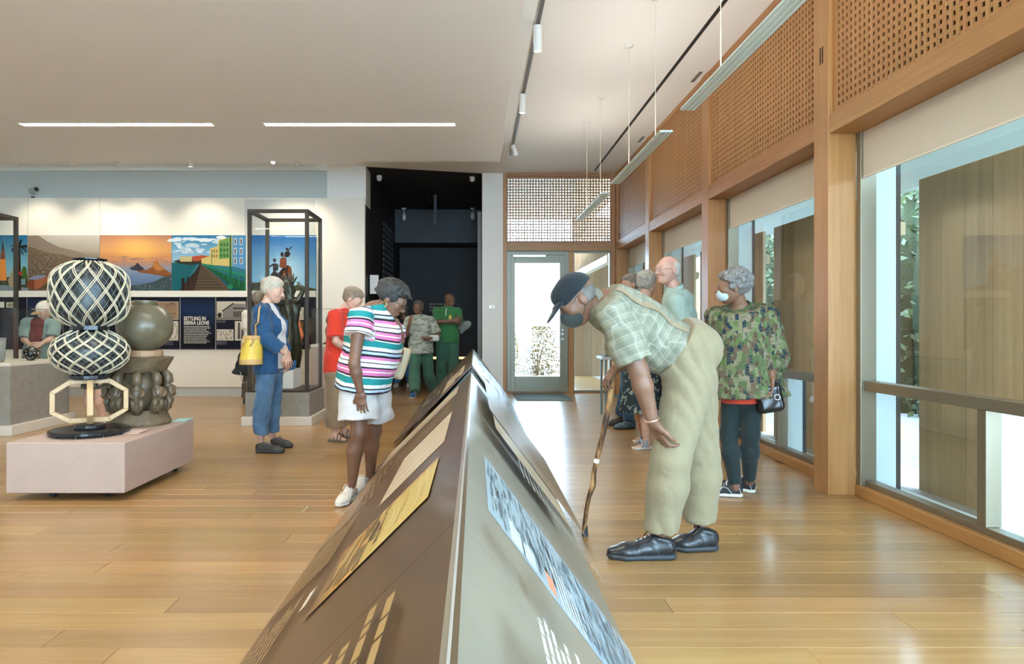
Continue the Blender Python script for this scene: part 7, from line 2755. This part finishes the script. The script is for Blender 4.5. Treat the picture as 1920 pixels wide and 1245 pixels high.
# ================================================================ man in green polo with folded arms
YG = 12.1
J = dict(head=(843, 563, YG), hf=(0.72, -0.68, -0.12), hu=(0, 0, 1), neck=(839, 576, YG + 0.02), pel=(840, 636, YG + 0.03),
         shR=(818, 584, YG + 0.05), shL=(859, 584, YG - 0.02), elR=(819, 604, YG - 0.16), wrR=(851, 601, YG - 0.24), elL=(861, 604, YG - 0.18), wrL=(833, 604, YG - 0.20),
         hipR=(829, 642, YG + 0.03), hipL=(849, 642, YG + 0.03), knR=(828, 690, YG), knL=(851, 690, YG - 0.05), anR=(827, 728, YG + 0.05), anL=(852, 728, YG - 0.1))
p = Person('bald man in green polo standing with folded arms in the dark alcove', J, base_of((840, 735, YG)), 1.04, near=False)
TK = dict(chest=0.115, cw=1.45, waist=0.115, ww=1.35, hip=0.112, hw=1.4)
p.body(SK_D, hands={'R': dict(d=(0.9, -0.05, 0.15), palm_n=(-0.1, 1, 0), curl=0.5, side=1)}, **TK)
GRN = cloth_mat('grass_green_pique', (0.045, 0.19, 0.065), 0.06)
p.shirt(GRN, e=0.016, hem=0.06, sleeve=0.9, loose=0.022, fold=(0.005, 30), **TK)
p.collar(mat('white_piped_collar', (0.45, 0.6, 0.45), 0.8), 0.072, 0.035)
p.pants(cloth_mat('forest_trousers', (0.055, 0.145, 0.10), 0.08), e=0.012, waist=0.1, upto=1.96, loose=0.016, rt=0.1, rk=0.07, ra=0.056, hip=0.112, hw=1.35)
face_details(p.g, p.HR, p.t, p.hsz, glasses=M_FRAME)
for q in ('L', 'R'):
    a = p.J['an' + q]
    shoe(p.t, (a[0] - 0.02, a[1] + 0.06, 0), (a[0] + 0.05, a[1] - 0.2, 0), M_BLKSHOE, M_SOLE, 1.05)
MB().box(p.T(0.66)[0] + 0.03, p.T(0.66)[0] + 0.075, YG - 0.19, YG - 0.175, p.T(0.62)[2], p.T(0.74)[2]).build('badge', mat('yellow_badge', (0.75, 0.5, 0.06), 0.5), p.t)
MB().tube([p.T(0.97, 0.09), p.T(0.85, 0.145), p.T(0.74, 0.15)], 0.008, 6).build('placket', M_LAMPW, p.t)
ring_tube(p.t, 'wristwatch', p.J['wrR'] - A3(0.02, 0, 0), A3(0, 1, 0), A3(0, 0, 1), 0.036, 0.036, 0.009, M_SILV)
# grey form standing in for an unclear blurred shape beside him
c = P(871, 611, 12.3)
t = thing('grey_blur_form', 'pale grey form standing in for a blurred shape beside the man in green polo', 'bag', (c[0], c[1], c[2] - 0.12))
v = Vol(0.03)
v.ell(c, (0.135, 0.06, 0.085), frame((0, 1, 0), (-0.5, 0, 1)))
v.cap(c, c - A3(0.06, 0, 0.12), 0.05, 0.03)
skin('body', v, mat('pale_grey_canvas', (0.30, 0.32, 0.28), 0.8), t, 0.012)
MB().tube([c + A3(-0.04, 0, 0.08), c + A3(-0.10, 0.02, 0.22), c + A3(-0.2, 0.05, 0.30)], 0.008, 6).build('strap', MATS['pale_grey_canvas'], t, smooth=True)

# ================================================================ woman in mottled tunic walking out of the alcove
YM = 11.5
J = dict(head=(784, 577, YM), hf=(-0.35, -0.93, -0.1), hu=(0, 0, 1), neck=(786, 592, YM + 0.03), pel=(789, 652, YM + 0.03),
         shR=(766, 600, YM - 0.02), shL=(808, 600, YM + 0.05), elR=(760, 630, YM - 0.16), wrR=(768, 606, YM - 0.26), elL=(822, 630, YM - 0.05), wrL=(806, 634, YM - 0.26),
         hipR=(779, 660, YM), hipL=(799, 660, YM + 0.06), knR=(777, 704, YM - 0.08), knL=(804, 704, YM + 0.15), anR=(778, 738, YM - 0.3), anL=(812, 731, YM + 0.32))
p = Person('woman in mottled tunic and green trousers walking from the dark alcove', J, base_of((790, 742, YM)), 0.98, near=False)
TK = dict(chest=0.125, cw=1.35, waist=0.13, ww=1.28, hip=0.13, hw=1.32, bust=(0.62, 0.08, 0.08, 0.085), belly=(0.4, 0.03, (0.15, 0.12, 0.16)))
p.body(SK_D, hands={'R': dict(d=(0.3, -0.3, 0.9), palm_n=(0.5, 0.6, 0), curl=0.6, side=1), 'L': dict(d=(-0.9, -0.3, 0), palm_n=(0, 0.6, 0.4), curl=0.6, side=1)}, **TK)
p.shirt(patch_mat('mottled_tunic', [(0.30, 0.33, 0.27), (0.46, 0.46, 0.38), (0.18, 0.20, 0.17), (0.38, 0.40, 0.33)], (16, 16, 34)), e=0.018, hem=0.10, sleeve=0.85, loose=0.03, flare=0.02, **TK)
p.pants(MATS['forest_trousers'], e=0.012, waist=0.1, upto=1.93, loose=0.014, rt=0.105, rk=0.072, ra=0.056, hip=0.13, hw=1.3)
face_details(p.g, p.HR, p.t, p.hsz, glasses=M_FRAME)
p.hair(hair_mat('short_grey_afro', (0.14, 0.12, 0.10), (0.05, 0.04, 0.035)), short_hair(0.03, -0.02, 1.05, 0.04))
M_BRUN = mat('blue_running_shoe', (0.02, 0.09, 0.22), 0.6, var=0.3)
for q, dx, dy in (('R', -0.05, -0.22), ('L', 0.02, -0.22)):
    a = p.J['an' + q]
    shoe(p.t, (a[0], a[1] + 0.06, 0), (a[0] + dx, a[1] + dy, 0), M_BRUN, M_WSOLE, 1.0)
c = P(814, 634, YM - 0.2)
t = thing('white_pouch', 'small white pouch in the hand of the walking woman', 'bag', (c[0], c[1], c[2] - 0.05))
v = Vol(0.02)
v.box(c, (0.085, 0.04, 0.055), None, 0.03)
skin('body', v, mat('white_canvas', (0.5, 0.52, 0.5), 0.8), t, 0.01)
MB().tube([c + A3(-0.06, 0, 0.05), c + A3(0, -0.01, 0.075), c + A3(0.06, 0, 0.05)], 0.006, 6).build('zip', M_STRAP, t)

# ================================================================ person in jeans further inside the alcove
YJ = 13.2
J = dict(head=(757, 584, YJ), hf=(0.2, 0.95, -0.1), hu=(0, 0, 1), neck=(757, 597, YJ), pel=(757, 648, YJ),
         shL=(740, 603, YJ), shR=(774, 603, YJ), elL=(738, 626, YJ), wrL=(742, 645, YJ + 0.1), elR=(776, 626, YJ), wrR=(772, 645, YJ + 0.1),
         hipL=(749, 655, YJ), hipR=(765, 655, YJ), knL=(747, 690, YJ), knR=(767, 690, YJ), anL=(745, 718, YJ), anR=(769, 718, YJ))
p = Person('person in blue jeans standing deep in the alcove behind the beige handbag', J, base_of((757, 725, YJ)), 0.97, near=False)
TK = dict(chest=0.11, cw=1.4, waist=0.112, ww=1.3, hip=0.112, hw=1.35)
p.body(SK_D, **TK)
p.shirt(cloth_mat('black_top', (0.02, 0.02, 0.022), 0.2), e=0.016, hem=0.08, sleeve=1.6, **TK)
p.pants(cloth_mat('mid_blue_denim', (0.05, 0.17, 0.32), 0.3), e=0.010, waist=0.1, upto=1.95, loose=0.012, rt=0.094, rk=0.064, ra=0.05, hip=0.112, name='jeans')
p.hair(MATS['short_grey_afro'], short_hair(0.03, -0.02, 1.05, 0.04))
for q in ('L', 'R'):
    a = p.J['an' + q]
    shoe(p.t, (a[0], a[1] + 0.08, 0), (a[0] - 0.03, a[1] - 0.18, 0), M_WSHOE, M_WSOLE, 1.0)

# ================================================================ visitor in a white cap behind the low case
YV = 9.1
J = dict(head=(84, 583, YV), hf=(-0.35, -0.75, -0.55), hu=(-0.1, -0.45, 0.9), neck=(80, 598, YV + 0.06), pel=(72, 668, YV + 0.06),
         shR=(50, 606, YV), shL=(104, 606, YV + 0.02), elR=(44, 636, YV - 0.05), wrR=(56, 646, YV - 0.22), elL=(98, 634, YV - 0.06), wrL=(76, 645, YV - 0.24),
         hipR=(62, 680, YV + 0.06), hipL=(84, 680, YV + 0.06), knR=(62, 735, YV + 0.02), knL=(84, 735, YV + 0.02), anR=(62, 770, YV + 0.06), anL=(86, 770, YV + 0.06))
p = Person('visitor in white cap and grey-green shirt with clasped hands behind the low case', J, base_of((74, 776, YV)), 0.98, near=False)
TK = dict(chest=0.115, cw=1.42, waist=0.118, ww=1.3, hip=0.115, hw=1.38)
p.body(SK_L, hands={'R': dict(d=(0.7, -0.3, -0.35), palm_n=(0.1, 0.9, -0.2), curl=0.7, side=1, s=1.1), 'L': dict(d=(-0.7, -0.35, -0.35), palm_n=(0, 0.9, -0.2), curl=0.7, side=-1, s=1.1)}, **TK)
p.shirt(cloth_mat('maroon_tee', (0.16, 0.035, 0.03), 0.1), e=0.010, hem=0.04, sleeve=0, name='tee_shirt', **TK)
f2, u2, l2, o2 = p.fw, p.up, p.lat, p.T(0.5)
p.shirt(cloth_mat('grey_green_shirt', (0.22, 0.30, 0.27), 0.08), e=0.02, hem=0.10, sleeve=0.9, loose=0.03, name='open_shirt', open_front=lambda q: np.maximum(np.abs((q - o2) @ l2) - 0.085, 0.03 - (q - o2) @ f2), **TK)
p.pants(cloth_mat('sand_chino', (0.42, 0.36, 0.25), 0.06), e=0.010, waist=0.12, upto=1.95, loose=0.014, hip=0.115)
face_details(p.g, p.HR, p.t, p.hsz)
r_, f_, u_ = p.HR
M_WCAP = cloth_mat('white_cap_cloth', (0.62, 0.58, 0.48), 0.08)
v = Vol(0.02)
v.ell(p.g(0, -0.012, 0.045), A3(0.090, 0.110, 0.095), p.HR)
v.plane(p.g(0, 0, 0.025), unit(-u_ - f_ * 0.1))
co = skin('cap', v, M_WCAP, p.t, 0.007)
v = Vol(0.01)
v.ell(p.g(0, 0.12, 0.03), A3(0.068, 0.07, 0.010), p.HR)
skin('brim', v, mat('tan_brim', (0.45, 0.3, 0.16), 0.7), co, 0.006)
for q in ('L', 'R'):
    a = p.J['an' + q]
    shoe(p.t, (a[0], a[1] + 0.08, 0), (a[0], a[1] - 0.18, 0), M_WSHOE, M_WSOLE, 1.0)

# ================================================================ barelegged woman in dark dress behind the lantern
YL = 8.45
J = dict(head=(172, 556, YL), hf=(-0.8, 0.5, -0.3), hu=(0, 0, 1), neck=(176, 578, YL), pel=(178, 668, YL),
         shL=(160, 590, YL + 0.15), shR=(192, 590, YL - 0.15), elL=(160, 630, YL + 0.2), wrL=(158, 655, YL + 0.25), elR=(196, 630, YL - 0.2), wrR=(192, 655, YL - 0.2),
         hipL=(170, 680, YL + 0.08), hipR=(184, 680, YL - 0.08), knL=(167, 740, YL + 0.06), knR=(186, 740, YL - 0.08), anL=(169, 780, YL + 0.08), anR=(193, 780, YL - 0.05))
J['toeL'], J['toeR'] = np.array((px(157, YL), YL + 0.16, 0.0)), np.array((px(184, YL), YL + 0.06, 0.0))
p = Person('barelegged woman in dark leafy dress standing behind the woven lantern', J, base_of((178, 788, YL)), 0.97, near=False)
TK = dict(chest=0.108, cw=1.4, waist=0.11, ww=1.3, hip=0.112, hw=1.38)
p.body(SK_L, feet=True, **TK)
DR = patch_mat('dark_leafy_dress', [(0.03, 0.04, 0.035), (0.05, 0.05, 0.045), (0.16, 0.17, 0.13), (0.02, 0.02, 0.02)], (30, 30, 24))
p.shirt(DR, e=0.016, hem=0.05, sleeve=0.6, name='dress_top', **TK)
v = Vol(0.03)
v.frame = (p.J['pel'], p.R)
v.cap(p.T(0.1), p.J['pel'] - A3(0, 0, 0.40), 0.118, 0.15, p.lat, 1.25, flat=True)
skin('dress_skirt', v, DR, p.t, 0.01, 1, pattern=True)
p.hair(MATS['ash_brown_hair'], short_hair(0.03, -0.05, 1.05, 0.035))
M_FLAT = mat('black_sandal', (0.02, 0.02, 0.02), 0.5)
for q in ('R', 'L'):
    a, t_ = p.J['an' + q], p.J['toe' + q]
    d = unit((t_ - a) * A3(1, 1, 0))
    w = np.cross(d, (0, 0, 1.0))
    h0, t0 = a * A3(1, 1, 0) - d * 0.06, t_ * A3(1, 1, 0) + d * 0.02
    sd = MB().hexa([h0 - w * 0.035 + A3(0, 0, 0.001), h0 + w * 0.035 + A3(0, 0, 0.001), t0 + w * 0.04 + A3(0, 0, 0.001), t0 - w * 0.04 + A3(0, 0, 0.001)],
                   [h0 - w * 0.035 + A3(0, 0, 0.02), h0 + w * 0.035 + A3(0, 0, 0.02), t0 + w * 0.04 + A3(0, 0, 0.015), t0 - w * 0.04 + A3(0, 0, 0.015)]).build('sandal', M_FLAT, p.t, bevel=0.005)
    c = h0 + (t0 - h0) * 0.65
    MB().tube([c - w * 0.042 + A3(0, 0, 0.01), c + A3(0, 0, 0.075), c + w * 0.042 + A3(0, 0, 0.01)], 0.009, 6).build('strap', M_FLAT, sd, smooth=True)

# ================================================================ two visitors behind the navy woman
YC = 10.3
J = dict(head=(486, 562, YC), hf=(0.3, 0.9, -0.15), hu=(0, 0, 1), neck=(482, 582, YC), pel=(476, 655, YC),
         shL=(462, 590, YC), shR=(500, 590, YC), elL=(464, 626, YC - 0.05), wrL=(456, 655, YC - 0.1), elR=(502, 626, YC), wrR=(498, 655, YC),
         hipL=(468, 665, YC), hipR=(484, 665, YC), knL=(466, 712, YC), knR=(486, 712, YC), anL=(462, 747, YC), anR=(488, 747, YC))
p = Person('brown-haired person in cream top seen from behind left of the tall case', J, base_of((476, 756, YC)), 0.98, near=False)
TK = dict(chest=0.112, cw=1.42, waist=0.115, ww=1.3, hip=0.115, hw=1.38)
p.body(SK_L, hands={'L': dict(d=(-0.2, 0, -1), palm_n=(1, 0, 0), curl=0.7, side=1)}, **TK)
p.shirt(cloth_mat('cream_tee', (0.66, 0.62, 0.52), 0.05), e=0.016, hem=0.08, sleeve=0.75, loose=0.025, **TK)
p.pants(cloth_mat('olive_brown_trousers', (0.13, 0.11, 0.08), 0.1), e=0.012, waist=0.1, upto=1.95, loose=0.016, hip=0.115)
p.hair(MATS['ash_brown_hair'], short_hair(0.03, -0.05, 1.06, 0.035))
for q in ('L', 'R'):
    a = p.J['an' + q]
    shoe(p.t, (a[0], a[1] - 0.08, 0), (a[0], a[1] + 0.18, 0), M_TRAIL, M_SOLE, 1.0)
c = P(455, 682, YC - 0.22)
t = thing('dark_jacket', 'black jacket hanging from the hand of the person in cream top', 'jacket', (c[0], c[1], c[2] - 0.2))
v = Vol(0.04)
v.cap(c + A3(0.04, 0, 0.16), c + A3(-0.03, 0, -0.16), 0.06, 0.10, A3(1, 0, 0), 1.25, flat=True)
v.cap(c + A3(0.06, 0, 0.10), c + A3(0.09, 0, -0.10), 0.045, 0.05)
v.fold = folds(0.012, 30, (1, 0, 0), 3)
skin('drape', v, mat('black_wool', (0.014, 0.018, 0.022), 0.9), t, 0.012)
MB().tube([c + A3(0.0, -0.09, -0.12), c + A3(0.02, -0.1, -0.26), c + A3(0.10, -0.1, -0.28), c + A3(0.12, -0.08, -0.14)], 0.006, 6).build('cord', mat('grey_cord', (0.4, 0.4, 0.38), 0.7), t, smooth=True)

YO = 10.6
J = dict(head=(533, 568, YO), hf=(-0.2, 0.95, -0.15), hu=(0, 0, 1), neck=(533, 586, YO), pel=(534, 655, YO),
         shL=(515, 594, YO), shR=(551, 595, YO), elL=(512, 628, YO), wrL=(520, 650, YO + 0.1), elR=(560, 630, YO - 0.05), wrR=(555, 662, YO - 0.1),
         hipL=(526, 665, YO), hipR=(542, 665, YO), knL=(525, 710, YO), knR=(543, 710, YO), anL=(524, 745, YO), anR=(544, 745, YO))
p = Person('person in coral jacket standing behind the tall glass case', J, base_of((534, 752, YO)), 0.98, near=False)
p.body(SK_L, hands={'R': dict(d=(-0.1, 0, -1), palm_n=(-1, 0, 0), curl=0.6, side=1)}, **TK)
p.shirt(cloth_mat('coral_linen', (0.80, 0.20, 0.09), 0.06), e=0.02, hem=0.10, sleeve=1.9, loose=0.02, fold=(0.008, 28), name='jacket', **TK)
p.pants(cloth_mat('cream_trousers', (0.55, 0.5, 0.42), 0.06), e=0.012, waist=0.1, upto=1.95, loose=0.016, hip=0.115)
p.hair(MATS['grey_brown_hair'], short_hair(0.03, -0.05, 1.05, 0.035))
for q in ('L', 'R'):
    a = p.J['an' + q]
    shoe(p.t, (a[0], a[1] - 0.08, 0), (a[0], a[1] + 0.18, 0), M_WSHOE, M_WSOLE, 1.0)
